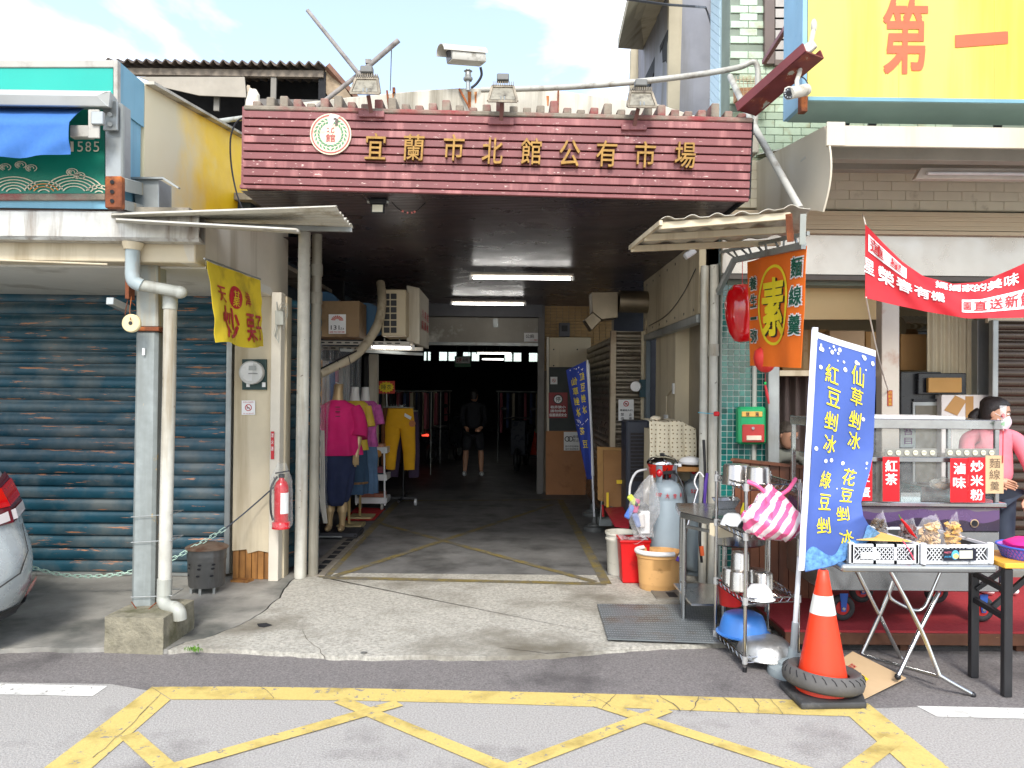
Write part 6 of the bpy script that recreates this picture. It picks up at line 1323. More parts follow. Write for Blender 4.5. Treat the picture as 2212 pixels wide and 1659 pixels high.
for q in (P(2101, 1501, 4.19), P(1939, 1462, 4.3)): B().ell(q, (.018, .018, .018), 10, 6).o('rubber_foot', m_blackm, t, smooth=True)
# ---- crates
def crate(lab, fl_, fr_, depth, h=.105):
    fl_, fr_ = Vector(fl_), Vector(fr_); ux = (fr_ - fl_).normalized(); uy = V(-ux.y, ux.x, 0) * depth; w = (fr_ - fl_).length; t = thing('plastic_crate', lab, 'crate', (fl_ + fr_) / 2 + uy / 2, 0, 'white plastic crates on the table'); m_cr = M('white_crate_plastic', L(226, 228, 230, .88), .4, var=.03)
    cs = [fl_, fr_, fr_ + uy, fl_ + uy]
    B().prism([c + V(0, 0, .004) for c in cs], (0, 0, .006)).o('floor', M('crate_liner', L(70, 70, 72), .7, var=.1), t)
    for i in range(4):
        a, c = cs[i], cs[(i + 1) % 4]; d = (c - a); ln = d.length; dn = d / ln; nn = V(dn.y, -dn.x, 0); b = B()
        for z0, z1 in ((.0, .018), (h - .016, h)): b.beam(a + V(0, 0, (z0 + z1) / 2), c + V(0, 0, (z0 + z1) / 2), .012, z1 - z0)
        for k in (0, .36, .68, 1): p = a.lerp(c, k); b.beam(p, p + V(0, 0, h), .016 if 0 < k < 1 else .03, .012, nn)
        b.o('side_frame', m_cr, t); b = B(); n = int(ln / .022)
        for k in range(n + 3):
            for s_ in (1, -1):
                x0 = (k - 2) * .022; x1 = x0 + s_ * (h - .03) * .8
                if s_ < 0: x0 += .05; x1 += .05
                if min(x0, x1) < 0 or max(x0, x1) > ln: continue
                b.beam(a + dn * x0 + V(0, 0, .018), a + dn * x1 + V(0, 0, h - .016), .004, .0035, nn)
        b.o('lattice', m_cr, t, kind='stuff')
        B().prism([a + nn * -.009 + V(0, 0, .012), c + nn * -.009 + V(0, 0, .012), c + nn * -.009 + V(0, 0, h - .014), a + nn * -.009 + V(0, 0, h - .014)], nn * -.002).o('liner', M('crate_liner2', L(58, 58, 60), .7, var=.1), t)
    for c in cs: b = B(); b.ob(c + V(0, 0, h / 2 + .004), (.03, .03, h + .014)); b.o('corner', m_cr, t, bev=.006)
    return t, cs, ux
c1, cs1, _ = crate('left white lattice crate half covered by card and flag', (1.905, 4.215, z + .002), (2.262, 4.215, z + .002), .5); c2, cs2, ux2 = crate('right white lattice crate holding bags of dried snacks', (2.298, 4.205, z + .002), (2.685, 4.235, z + .002), .54)
fr = frame(cs2[0] + V(.105, -.008, .02), ux2, (0, 0, 1)); B().poly([fr(0, 0, .002), fr(.19, 0, .002), fr(.19, .066, .002), fr(0, .066, .002)]).o('label', M('label_black', L(24, 26, 40), .3), c2)
B().poly([fr(.092, .012, .0035), fr(.168, .012, .0035), fr(.168, .056, .0035), fr(.092, .056, .0035)]).o('label_text_panel', M('label_pale', L(214, 212, 196, .85), .5), c2); letters(c2, M('label_pink', L(224, 110, 130)), [('MAJESTIC', .025, .045, .042, .012)], fr, .004, .0); letters(c2, M('label_cyan', L(60, 170, 220)), [('JAGUAR', .025, .022, .04, .012)], fr, .004, .0)
b = B(); b.poly([fr(.068 + .022 * math.cos(k * .5236), .033 + .026 * math.sin(k * .5236), .0035) for k in range(12)]); b.o('label_roundel', M('label_blue', L(90, 180, 220, .85), .5), c2)
b = B(); b.poly([fr(.071 + .017 * math.cos(k * .628), .026 + .015 * math.sin(k * .628), .0045) for k in range(10)]); b.o('label_roundel', M('label_sand', L(236, 196, 130, .85), .5), c2)
fr1 = frame(cs1[0] + V(.05, -.008, .025), (1, 0, 0), (0, 0, 1)); B().poly([fr1(0, 0, .002), fr1(.105, 0, .002), fr1(.105, .036, .002), fr1(0, .036, .002)]).o('blank_label', m_paper, c1)
t = thing('card_sheet', 'yellowish card sheet lying on the left crate', 'card', P(1910, 1150, 4.5)); zq = z + .123; B().prism([V(1.93, 4.24, zq), V(2.23, 4.20, zq), V(2.16, 4.56, zq + .006), V(2.0, 4.62, zq + .006)], (0, 0, .004)).o('sheet', M('tan_card', L(236, 190, 104, .88), .7, var=.06), t)
t = thing('red_string', 'pink string dangling over the left crate', 'string', P(1960, 1210, 4.2)); B().tube([P(1950, 1168, 4.19), P(1962, 1185, 4.19), P(1970, 1200, 4.19), P(1975, 1210, 4.19)], .003, 5).o('string', M('pink_string', L(236, 80, 110)), t)
# bags of dried goods
def snack_bag(lab, c, rx, ry, h, col, seed, peak=.3):
    t = thing('snack_bag', lab, 'bag', c, 0, 'clear bags of dried snacks in the crates'); rr = random.Random(seed); ms = M('dried_' + str(seed), L(*col, .85), .7, vs=30, var=.35); b = B()
    for k in range(70):
        a_ = rr.uniform(0, 6.28); q = math.sqrt(rr.random()) * .85; zz_ = rr.uniform(.01, h * .8) ; sh = 1 - .4 * zz_ / h; p = c + V(math.cos(a_) * q * rx * sh, math.sin(a_) * q * ry * sh, zz_)
        b.ob(p, (rr.uniform(.02, .05), rr.uniform(.012, .03), rr.uniform(.003, .008)), Matrix.Rotation(rr.uniform(0, 6), 3, 'Z') @ Matrix.Rotation(rr.uniform(-1, 1), 3, 'X') @ Matrix.Rotation(rr.uniform(-1, 1), 3, 'Y'))
    b.o('contents', ms, t, kind='stuff')
    b = B(); b.grid(lambda u, v: c + V(math.cos(u * 6.2832) * rx * (1.05 - .55 * v ** 2) , math.sin(u * 6.2832) * ry * (1.05 - .95 * v ** 1.5), v * h + peak * h * .25 * math.cos(u * 6.2832) * v) + noise.noise_vector(V(math.cos(u * 6.2832) * 3, math.sin(u * 6.2832) * 3, v * 4 + seed)) * .01, 24, 12); b.o('clear_bag', glass('snack_film', (.97, .97, .98), .1, .08), t, smooth=True)
zc_ = z + .015
snack_bag('clear bag of pale dried slices in the right crate, middle', V(2.505, 4.52, zc_), .085, .06, .2, (226, 190, 140), 1); snack_bag('clear bag of golden dried strips in the right crate, right end', V(2.630, 4.50, zc_), .05, .05, .2, (222, 176, 96), 2, .6)
snack_bag('clear bag of dark dried pieces in the right crate, left end', V(2.400, 4.56, zc_), .06, .05, .17, (96, 60, 54), 3); snack_bag('clear bag of dark seeds standing behind the left crate', V(2.22, 4.55, zc_ + .04), .055, .05, .16, (98, 82, 66), 4, .7)
snack_bag('clear bag of brown dried pieces behind the tip of the blue flag', V(2.1, 4.65, zc_ + .04), .07, .05, .13, (170, 130, 90), 5)
for k in range(5):
    t = thing('chilli', ('uppermost red chilli in the right crate', 'second red chilli from the top in the right crate', 'middle red chilli of the five in the right crate', 'fourth red chilli from the top in the right crate', 'lowest red chilli in the right crate')[k], 'chilli', V(2.34, 4.4, zc_), 0, 'red chillies in the right crate'); a = P(1946 + k * 4, 1121 + k * 6, 4.4); B().tube(spline([a, a + V(.02, -.005, -.022), a + V(.045, -.012, -.045)], 4), [.006, .0065, .007, .0065, .006, .005, .0045, .003, .002], 8).o('pod', M('chilli_red', L(206, 24, 24, .85), .25), t, smooth=True); B().tube([a, a + V(-.012, .0, .025)], .0025, 5).o('stalk', M('chilli_stalk', L(90, 130, 40)), t)
# ---- black legged table with basket
t = thing('folding_table', 'black folding table with orange top at the right edge', 'table', (3.4, 4.35, 0)); B().box(2.72, 4.5, 4.16, 4.52, .705, .735).o('top', M('orange_tabletop', L(240, 178, 64, .88), .4, var=.05), t, bev=.004); m_bl2 = M('black_table_steel', (.025, .025, .027), .4, .2)
for x, y in ((2.735, 4.47), (2.745, 4.19), (4.4, 4.47), (4.4, 4.19)): B().box(x - .018, x + .028, y - .02, y + .02, .004, .7).o('leg', m_bl2, t, bev=.004)
for zq in (.46, .61): b = B(); b.beam((2.735, 4.47, zq), (2.745, 4.19, zq - .03), .025, .03); b.o('rung', m_bl2, t)
b = B(); b.beam((2.75, 4.33, .44), (3.05, 4.33, .7), .02, .03); b.o('brace', m_bl2, t); b = B(); b.beam((2.74, 4.45, .52), (3.0, 4.45, .7), .02, .025); b.o('brace', m_bl2, t)
c = V(2.95, 4.3, .737); t = thing('mesh_basket', 'blue plastic mesh basket lined with pink at the right edge', 'basket', c); m_bb = M('blue_basket_plastic', L(58, 96, 200, .85), .4)
B().lathe([(.13, 0), (.155, .06), (.158, .066), (.15, .06), (.125, .006), (.01, .006)], c, 28).o('liner', M('lilac_liner', L(196, 120, 220, .85), .6), t, smooth=True); b = B()
for k in range(44):
    for s_ in (1, -1):
        b.tube([c + V(math.cos((k + s_ * j * .5) * .1428) * (.134 + .026 * j / 4), math.sin((k + s_ * j * .5) * .1428) * (.134 + .026 * j / 4), j * .016) for j in range(5)], .0022, 4)
b.o('mesh', m_bb, t, kind='stuff'); B().tube([c + V(math.cos(k * .2244) * .162, math.sin(k * .2244) * .162, .066) for k in range(28)], .006, 6, closed=True).o('rim', m_bb, t, smooth=True)
b = B(); b.ell(c + V(0, 0, .075), (.13, .13, .035), 20, 10); b.jitter(.012, 16).o('pink_cloth', M('hot_pink_cloth', L(232, 40, 140, .85), .8), t, smooth=True)
# ================================================================== food cart
YQ = 4.98; t = thing('food_cart', 'stainless steel food cart with glass display case', 'cart', (2.65, 5.3, .15)); xq0, xq1 = P(1775, 1100, YQ).x, P(2160, 1100, YQ).x; zb_ = P(2000, 1278, YQ).z; zt_ = P(2000, 1094, YQ).z
def cpt(x, y): return P(x, y, YQ)
B().box(xq0, xq1, YQ, YQ + .62, zb_, zt_ - .16).o('body', m_stain, t, bev=.006)
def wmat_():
    m = M('purple_orange_bands', L(112, 70, 140, .85), .25, .3, var=.15); t_ = m.node_tree; n = t_.nodes.new; l = t_.links.new; c = n('ShaderNodeTexCoord'); s_ = n('ShaderNodeSeparateXYZ'); l(c.outputs['Object'], s_.inputs[0]); nz = n('ShaderNodeTexNoise'); nz.inputs['Scale'].default_value = 4; l(c.outputs['Object'], nz.inputs[0])
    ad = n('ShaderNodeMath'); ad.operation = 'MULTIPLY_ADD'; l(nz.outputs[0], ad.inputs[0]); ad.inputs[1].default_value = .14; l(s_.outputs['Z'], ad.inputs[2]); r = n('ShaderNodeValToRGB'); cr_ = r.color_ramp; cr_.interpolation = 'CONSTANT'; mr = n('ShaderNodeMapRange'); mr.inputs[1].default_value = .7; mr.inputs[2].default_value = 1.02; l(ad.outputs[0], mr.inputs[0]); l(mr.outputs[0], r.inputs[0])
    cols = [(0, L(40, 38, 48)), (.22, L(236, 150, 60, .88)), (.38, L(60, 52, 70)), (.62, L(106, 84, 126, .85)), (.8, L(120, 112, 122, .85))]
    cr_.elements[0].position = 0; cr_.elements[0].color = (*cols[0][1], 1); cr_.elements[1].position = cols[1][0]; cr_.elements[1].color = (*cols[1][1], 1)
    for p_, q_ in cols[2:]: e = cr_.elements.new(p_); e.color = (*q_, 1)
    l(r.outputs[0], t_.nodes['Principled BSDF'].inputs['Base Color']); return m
B().box(xq0 + .002, xq1 - .002, YQ - .004, YQ + .6, zt_ - .158, zt_ - .002).o('banded_panel', wmat_(), t, bev=.004)  # wavy dark, orange and purple bands by height
B().cyl(cpt(2103, 1130) + V(0, -.012, 0), cpt(2103, 1130) + V(0, 0, 0), .028, n=20).o('port_rim', m_chrome, t, smooth=True); B().cyl(cpt(2103, 1130) + V(0, -.014, 0), cpt(2103, 1130) + V(0, -.011, 0), .02, n=20).o('port_hole', m_dark, t)
B().box(xq0 - .02, xq1 + .03, YQ - .03, YQ + .62, zt_, zt_ + .03).o('counter', m_stain, t, bev=.006)
zs, ztp = P(2000, 993, YQ).z, P(2000, 906, YQ).z
for x in (xq0 + .02, xq1 - .02):
    for y in (YQ + .01, YQ + .55): B().box(x - .014, x + .014, y - .014, y + .014, zt_ + .03, ztp).o('case_post', m_stain, t, bev=.003)
B().box(xq0, xq1 + .02, YQ - .01, YQ + .57, ztp - .062, ztp).o('case_top', m_stain, t, bev=.004); B().box(xq0 + .1, xq1 - .2, YQ + .05, YQ + .5, ztp + .002, ztp + .016).o('white_tray', m_wplas, t)
B().box(xq0, xq1, YQ - .004, YQ + .4, zs - .016, zs + .016).o('case_shelf', m_stain, t, bev=.003)
for nm, z0, z1 in (('upper_glass', zs + .02, ztp - .064), ('lower_glass', zt_ + .032, zs - .018)): B().box(xq0 + .04, xq1 - .04, YQ + .014, YQ + .018, z0, z1).o(nm, glass('case_glass', (.96, .98, .97), .03, .04), t)
B().box(xq1 - .03, xq1 - .02, YQ + .05, YQ + .5, zt_ + .03, ztp - .06).o('side_glass', glass('case_glass'), t)
m_tyr = M('black_wheel_rubber', (.03, .03, .03), .7, bump=.6, bs=60)
for x, y, D in ((1818, 1319, 5.06), (2119, 1322, 5.06), (2022, 1290, 5.5), (1860, 1290, 5.5)):
    c = P(x, y, D); c.z = .237; w_ = B().tube([c + V(math.cos(k * .2618) * .063, 0, math.sin(k * .2618) * .063) for k in range(24)], .023, 10, closed=True).o('wheel', m_tyr, t, smooth=True); B().cyl(c + V(0, -.015, 0), c + V(0, .015, 0), .045, n=20).o('rim', M('wheel_rim_red', L(196, 44, 40, .85), .4), w_)
    b = B(); b.prism([c + V(-.012, -.03, -.02), c + V(.016, -.03, -.02), c + V(.03, -.03, .1), c + V(-.025, -.03, .1)], (0, .006, 0)); b.o('fork', M('castor_blue', L(40, 88, 176, .85), .4), w_); B().cyl(c + V(0, -.036, 0), c + V(0, -.028, 0), .011, n=10).o('axle_bolt', m_chrome, w_)
B().box(xq0 + .02, xq0 + .06, YQ + .1, YQ + .14, .15, zb_).o('stand_leg', m_bl2, t)
# little plates with sample discs on the shelf
for x0, x1, lab in ((1912, 2024, 'left tag rail with six round tags on the cart shelf'), (2042, 2152, 'right tag rail with six round tags on the cart shelf')):
    t2 = thing('tag_rail', lab, 'rail', P((x0 + x1) / 2, 990, YQ - .02), 0, 'tag rails on the food cart'); fpw(x0, 969, x1, 987, YQ - .03, 'plate', M('pale_plate', L(150, 150, 142, .8), .4, .2, var=.05), t2, .006, .002)
    for k in range(6):
        q = P(x0 + 10 + k * (x1 - x0 - 20) / 5, 978, YQ - .034); B().cyl(q, q + V(0, -.003, 0), .0165, n=16).o('tag', M('cream_tag', L(224, 220, 196, .85), .5), t2); B().box(q.x - .012, q.x + .012, q.y - .0045, q.y - .0033, q.z - .002, q.z + .002).o('tag_print', M('tag_grey', L(120, 118, 104)), t2)
# food inside the case
t2 = thing('food_tray', 'deep steel tray of braised food in the glass case', 'tray', P(2020, 1085, 5.2)); fpw(1990, 1050, 2080, 1086, 5.15, 'tray', m_stain, t2, .25, .004); b = B(); b.ell(P(2030, 1052, 5.27), (.2, .12, .03), 20, 8); b.jitter(.012, 20).o('food', M('braised_brown', L(136, 84, 54, .9), .5, vs=20, var=.4), t2, smooth=True)
t2 = thing('food_tin', 'square steel tin behind the red tea card', 'tin', P(1960, 1085, 5.1)); fpw(1944, 1062, 1990, 1084, 5.08, 'tin', m_chrome, t2, .12, .006)
t2 = thing('food_bag', 'clear bag of noodles lying on the braised food', 'bag', P(2030, 1060, 5.1)); b = B(); b.ell(P(2032, 1044, 5.1), (.07, .05, .045), 16, 10); b.jitter(.014, 14).o('bag', glass('food_film', (.95, .93, .9), .1, .3), t2, smooth=True); b = B(); b.ell(P(2034, 1050, 5.1), (.06, .04, .025), 14, 8); b.jitter(.01, 18).o('noodles', M('noodle_tan', L(196, 150, 96, .85), .6, vs=30, var=.3), t2, smooth=True)
# hanging cards
def card(lab, x0, y0, x1, y1, D, col, items, ink, nm='menu_card', off=.02):
    t = thing(nm, lab, 'card', P((x0 + x1) / 2, y1, D), 0, 'menu cards on the food cart'); fpw(x0, y0, x1, y1, D, 'card', col, t, .003); letters(t, ink, items, pframe(x0, y0, x1, y1, D), .002, off, each=True); return t
m_cred = M('menu_red', L(222, 10, 26, .9), .45, var=.03); DQ = YQ - .045
card('red menu card reading black tea on the cart', 1907, 987, 1943, 1083, DQ, m_cred, [('紅', .5, .8, .7, .25), ('茶', .5, .5, .7, .25)], m_pwht); card('red menu card reading braised snacks on the cart', 2053, 990, 2091, 1085, DQ, m_cred, [('滷', .5, .77, .65, .25), ('味', .5, .45, .7, .25)], m_pwht)
card('red menu card reading fried rice noodles on the cart', 2092, 989, 2128, 1085, DQ - .004, m_cred, [('炒', .5, .81, .75, .24), ('米', .5, .49, .75, .24), ('粉', .5, .17, .75, .24)], m_pwht); card('red menu card half hidden behind the blue flag', 1846, 990, 1884, 1082, DQ, m_cred, [('皮', .5, .55, .7, .2), ('蛋', .5, .2, .75, .22)], m_pwht)
card('plain cardboard sign with handwritten noodle soup', 2129, 984, 2168, 1066, DQ - .008, m_card2, [('麵', .5, .8, .6, .26), ('線', .5, .5, .6, .26), ('羹', .5, .2, .5, .24)], M('marker_grey', L(96, 80, 62)), off=0); card('white paper note with purple characters inside the case', 1945, 905, 1978, 966, 5.3, m_paper, [('米', .5, .88, .6, .2), ('苔', .5, .55, .6, .24), ('目', .5, .22, .5, .22)], M('ink_purple', L(110, 30, 110)))
t = thing('wrapped_rose', 'red artificial rose in clear sleeve tied to the cart corner', 'flower', P(2166, 985, 4.92)); B().tube([P(2166, 1000, 4.92), P(2167, 925, 4.92)], .003, 5).o('stem', m_pred, t); b = B(); b.ell(P(2167, 899, 4.92), (.014, .014, .016), 10, 8); b.jitter(.004, 60).o('bloom', m_pred, t, smooth=True); B().poly([P(2162, 916, 4.915), P(2172, 908, 4.915), P(2170, 922, 4.915)]).o('leaf', M('rose_leaf', L(60, 150, 70)), t)
B().lathe([(.004, 0), (.012, .05), (.02, .16)], P(2167, 930, 4.92), 12, cap=False).o('sleeve', glass('rose_film', (.97, .97, .97), .1, .3), t)
# ================================================================== lamps in the passage
m_tube = M('lit_tube', (1, .98, .94), .3, var=0, emit=5)
def tube_lamp(x0, x1, y, D, lab, g='lit tube lamps'):
    a, c = P(x0, y, D), P(x1, y, D); t = thing('tube_lamp', lab, 'lamp', a.lerp(c, .5), 0, g); zt = min(ZC - .002, a.z + .075)
    B().box(a.x, c.x, D - .05, D + .05, a.z + .028, a.z + .055).o('batten', M('batten_cream', L(206, 196, 180, .85), .5), t, bev=.004); B().cyl(a + V(.03, -.0, 0), c + V(-.03, 0, a.z - c.z), .0135, n=10).o('tube', m_tube, t, smooth=True)
    for q in (a, c): b = B(); b.box(q.x - .012, q.x + .012, D - .02, D + .02, a.z - .02, a.z + .03); b.o('end_cap', m_wplas, t)
    for q in (a.x + .15, c.x - .15): B().cyl((q, D, a.z + .05), (q, D, ZC if a.z > 2.5 else a.z + .1), .008, n=6).o('hanger', m_galv, t)
tube_lamp(1016, 1238, 600, 8.45, 'lit tube lamp on the passage ceiling nearest the street'); tube_lamp(974, 1135, 656, 11.1, 'lit tube lamp on the passage ceiling nearest the dark hall')
tube_lamp(800, 893, 750, 8.25, 'lit tube lamp under the air conditioner bracket'); tube_lamp(1040, 1090, 776, 22, 'lit tube lamp deep in the market hall, lower of two', 'lit lamps in the hall'); tube_lamp(1030, 1106, 763, 18, 'lit tube lamp deep in the market hall, upper of two', 'lit lamps in the hall')
# ================================================================== left stall: air conditioner, barrels, hose
t = thing('air_conditioner', 'cream air conditioner box with square grille on steel brackets', 'air conditioner', P(850, 730, 8.0)); m_ac = M('aged_cream_metal', L(208, 192, 160, .85), .5, vs=3, var=.06, dirt=L(150, 130, 96), da=.3, ds=3, streak=1)
fpw(824, 625, 877, 726, 8.0, 'case', m_ac, t, .5, .01); cm = M('grille_dark', (.02, .02, .022), .6)
for i in range(2):
    for j in range(6): fpw(829 + i * 15, 634 + j * 14.6, 841.5 + i * 15, 646 + j * 14.6, 7.992, 'grille_opening', cm, t, .006, .003)
t = thing('air_conditioner', 'white cabinet with red lettering hanging beside the cream air conditioner', 'cabinet', P(900, 745, 8.3)); q = [P(878, 616, 8.25), P(906, 622, 8.25), P(906, 744, 8.25), P(878, 736, 8.25)]; b = B(); b.prism(q, (0, 1.0, 0)); b.o('case', m_white, t, bev=.006)
fr = frame(P(906.5, 740, 8.27) + V(.003, 0, 0), (0, 1, 0), (0, 0, 1)); letters(t, m_pred, [(c_, .22 + i * .27, .33 - j * .12, .2, .1) for i, col in enumerate(('冷氣', '專賣', '維修')) for j, c_ in enumerate(col)], fr, .004, .015)
t = thing('bracket_shelf', 'slotted steel bracket shelf under the air conditioner', 'bracket', P(800, 745, 8)); za = P(850, 735, 8).z
for y, dz in ((7.85, -.02), (8.35, -.05)):
    B().box(-2.3, -.98 if y < 8 else -.9, y, y + .04, za + dz - .04, za + dz).o('rail', M('slotted_white_steel', L(190, 184, 172, .85), .5), t, bev=.003)
    for k in range(13): B().box(-2.15 + k * .085, -2.1 + k * .085, y - .003, y + .001, za + dz - .026, za + dz - .014).o('slot', m_dark, t)
b = B(); b.beam((-1.75, 8.1, za - .1), (-.92, 8.5, za - .12), .05, .03); b.o('cross_rail', m_galv, t)
t = thing('wooden_cabinet', 'brown board box with a sticker reading 131 behind the left pipe', 'box', P(730, 735, 7.7)); fpw(680, 650, 776, 728, 7.7, 'box', M('stained_brown_board', L(150, 122, 88, .85), .7, vs=4, var=.12, dirt=L(96, 70, 44), da=.4, ds=6), t, .4, .004)
fpw(710, 679, 747, 721, 7.695, 'sticker', m_paper, t, .003); f2 = pframe(710, 679, 747, 721, 7.693); letters(t, m_pblk, [('131', .38, .32, .5, .22), ('之6', .78, .27, .25, .12)], f2, .003, .006); letters(t, m_pred, [('請勿停車', .5, .09, .9, .1)], f2, .003, 0); b = B()
for k in range(9):
    a0, a1 = k * .349, k * .349 + .24; b.poly([f2(.5 + .12 * math.cos(a0), .68 + .08 * math.sin(a0), .003), f2(.5 + .36 * math.cos(a0), .68 + .26 * math.sin(a0), .003), f2(.5 + .36 * math.cos(a1), .68 + .26 * math.sin(a1), .003), f2(.5 + .12 * math.cos(a1), .68 + .08 * math.sin(a1), .003)])
b.o('sunburst', M('sticker_salmon', L(214, 110, 96, .85), .6), t, kind='stuff')
m_bar = M('blue_barrel_plastic', L(58, 110, 150, .8), .45, var=.1)
for lab, x, y, D, r in (('blue plastic barrel lying on top of the brown board box', 700, 665, 7.9, .16), ('blue plastic barrel between the brown box and the air conditioner', 790, 690, 8.2, .17)):
    c = P(x, y, D); t = thing('plastic_barrel', lab, 'barrel', c, 0, 'blue barrels above the clothes stall'); B().cyl(c + V(0, 0, 0), c + V(0, .5, 0), r, r * .9, n=24).o('barrel', m_bar, t, smooth=True); B().cyl(c + V(0, -.01, 0), c + V(0, .03, 0), r * 1.04, n=24).o('rim', m_bar, t, smooth=True)
t = thing('drain_hose', 'thick beige wrapped hose curving down from the air conditioner', 'hose', P(690, 810, 7.3)); B().tube(spline([P(822, 612, 8.1), P(825, 650, 7.9), P(820, 690, 7.8), P(800, 730, 7.7), P(770, 765, 7.5), P(730, 788, 7.3), P(688, 808, 7.1)], 6), .046, 12).jitter(.004, 12).o('hose', M('beige_hose_wrap', L(186, 172, 146, .85), .7, vs=6, var=.12, dirt=L(120, 104, 80), da=.35, ds=8), t, smooth=True)
t = thing('black_cable', 'black cable strapped along the beige hose', 'cable', P(700, 800, 7.2)); B().tube([P(770, 758, 7.45), P(735, 775, 7.28), P(690, 798, 7.08), P(692, 830, 7.1)], .008, 6).o('line', m_blackm, t)
for k in range(3): x = 705 + k * 24; B().tube([P(x, 787 - k * 9, 7.16 + k * .1), P(x + 5, 808 - k * 9, 7.16 + k * .1)], .004, 5).o('strap', m_blackm, t)
# post, clear curtain, clothes behind it
t = thing('stall_post', 'white post at the inner edge of the clothes stall', 'post', P(803, 1060, 10.3)); fpw(797, 765, 815, 1062, 10.3, 'post', m_white, t, .12, .005); fpw(786, 770, 796, 1062, 10.35, 'dark_post', m_blackm, t, .08)
xc_ = -1.93; t = thing('plastic_curtain', 'clear plastic strip curtain along the clothes stall', 'curtain', (xc_, 8.8, .2))
def strips(i): return lambda u, v: V(xc_ + .02 * math.sin(u * 3.1416) + (i % 2) * .012, 7.25 + i * .2 + u * .21, .35 + v * 1.78)
for i in range(15): B().grid(strips(i), 4, 2).o('strip', glass('curtain_vinyl', (.96, .97, .98), .15, .09), t, smooth=True)
cols = ((222, 214, 206), (30, 140, 110), (226, 96, 140), (236, 232, 226), (196, 150, 196), (240, 170, 70), (220, 216, 210), (120, 150, 200), (238, 150, 176), (230, 226, 220), (190, 196, 190), (236, 234, 230))
for k, cl in enumerate(cols):
    y = 7.3 + k * .25; lb = ('white', 'green', 'pink', 'ivory', 'lilac', 'orange', 'pale grey', 'light blue', 'rose', 'off-white', 'sage grey', 'cream')[k]
    t = thing('hanging_garment', lb + ' garment hanging behind the clear curtain', 'garment', (-2.12, y, .7), 0, 'garments behind the clear curtain'); b = B(); b.grid(lambda u, v: V(-2.08 - .05 * math.cos(u * 9 + k), y + (u - .5) * (.30 - .1 * max(0, v - .8) * 5), .75 + 1.2 * v), 12, 8); b.o('cloth', M('garment_' + str(k), L(*cl, .85), .85, var=.06), t, smooth=True)
t = thing('clothes_rail', 'steel clothes rail behind the clear curtain', 'rail', (-2.1, 8.7, 1.98)); B().cyl((-2.1, 7.1, 1.97), (-2.1, 10.2, 1.97), .012).o('rail', m_galv, t)
# ================================================================== mannequins
m_man = M('champagne_mannequin', L(196, 168, 124, .85), .35, .25, var=.06); m_mwh = M('white_mannequin', (.78, .77, .74), .4, var=.03)
def loft(rings, nm, mat, par, n=24, jit=0, jf=9):
    b = B(); rg = []; n = 48 if jit else n
    if jit:
        q = []
        for i in range(len(rings) - 1): q += [tuple(a_ + (c_ - a_) * k / 4 for a_, c_ in zip(rings[i], rings[i + 1])) for k in range(4)]
        rings = q + [rings[-1]]
    zs = [r[2] for r in rings]; z0_, z1_ = min(zs), max(zs)
    for cx, cy, cz, rx, ry in rings:
        fo = .09 * (1 - (cz - z0_) / (z1_ - z0_)) if jit else 0; fd = lambda i: 1 + fo * (math.sin(i * 2 * math.pi / n * 7 + cz * 3) + .5 * math.sin(i * 2 * math.pi / n * 12 - cz * 5))
        rg.append(b.verts([V(cx + math.cos(2 * math.pi * i / n) * rx * fd(i), cy + math.sin(2 * math.pi * i / n) * ry * fd(i), cz) for i in range(n)]))
    b.skinr(rg)
    if jit: b.jitter(jit, jf)
    return b.o(nm, mat, par, smooth=60)
c = G(727, 1158, GZ); z0 = .09
t = thing('mannequin', 'gold mannequin in magenta blouse and navy skirt trousers', 'mannequin', c); x, y = c.x, c.y
m_mag = M('magenta_cotton', L(196, 18, 100, .88), .85, vs=6, var=.1, bump=.15, bs=30); m_navy = M('navy_cotton', L(34, 44, 76, .85), .9, vs=6, var=.1)
loft([(x, y, 1.38, .15, .08), (x - .005, y, 1.44, .13, .07), (x - .005, y, 1.50, .062, .055), (x, y - .005, 1.6, .05, .05), (x + .005, y - .005, 1.68, .05, .05), (x + .01, y, 1.69, .045, .045)], 'neck', m_man, t)
b = B(); b.cyl((x + .01, y, 1.69), (x + .012, y, 1.695), .046, n=20); b.o('neck_cap', m_mwh, t)
loft([(x + .02, y - .01, .92, .245, .15), (x + .02, y - .01, 1.0, .235, .145), (x + .015, y, 1.15, .205, .13), (x + .01, y, 1.28, .2, .13), (x, y, 1.38, .205, .115), (x, y, 1.45, .19, .095), (x, y, 1.49, .12, .075), (x, y, 1.515, .08, .06)], 'blouse', m_mag, t, jit=.012, jf=7)
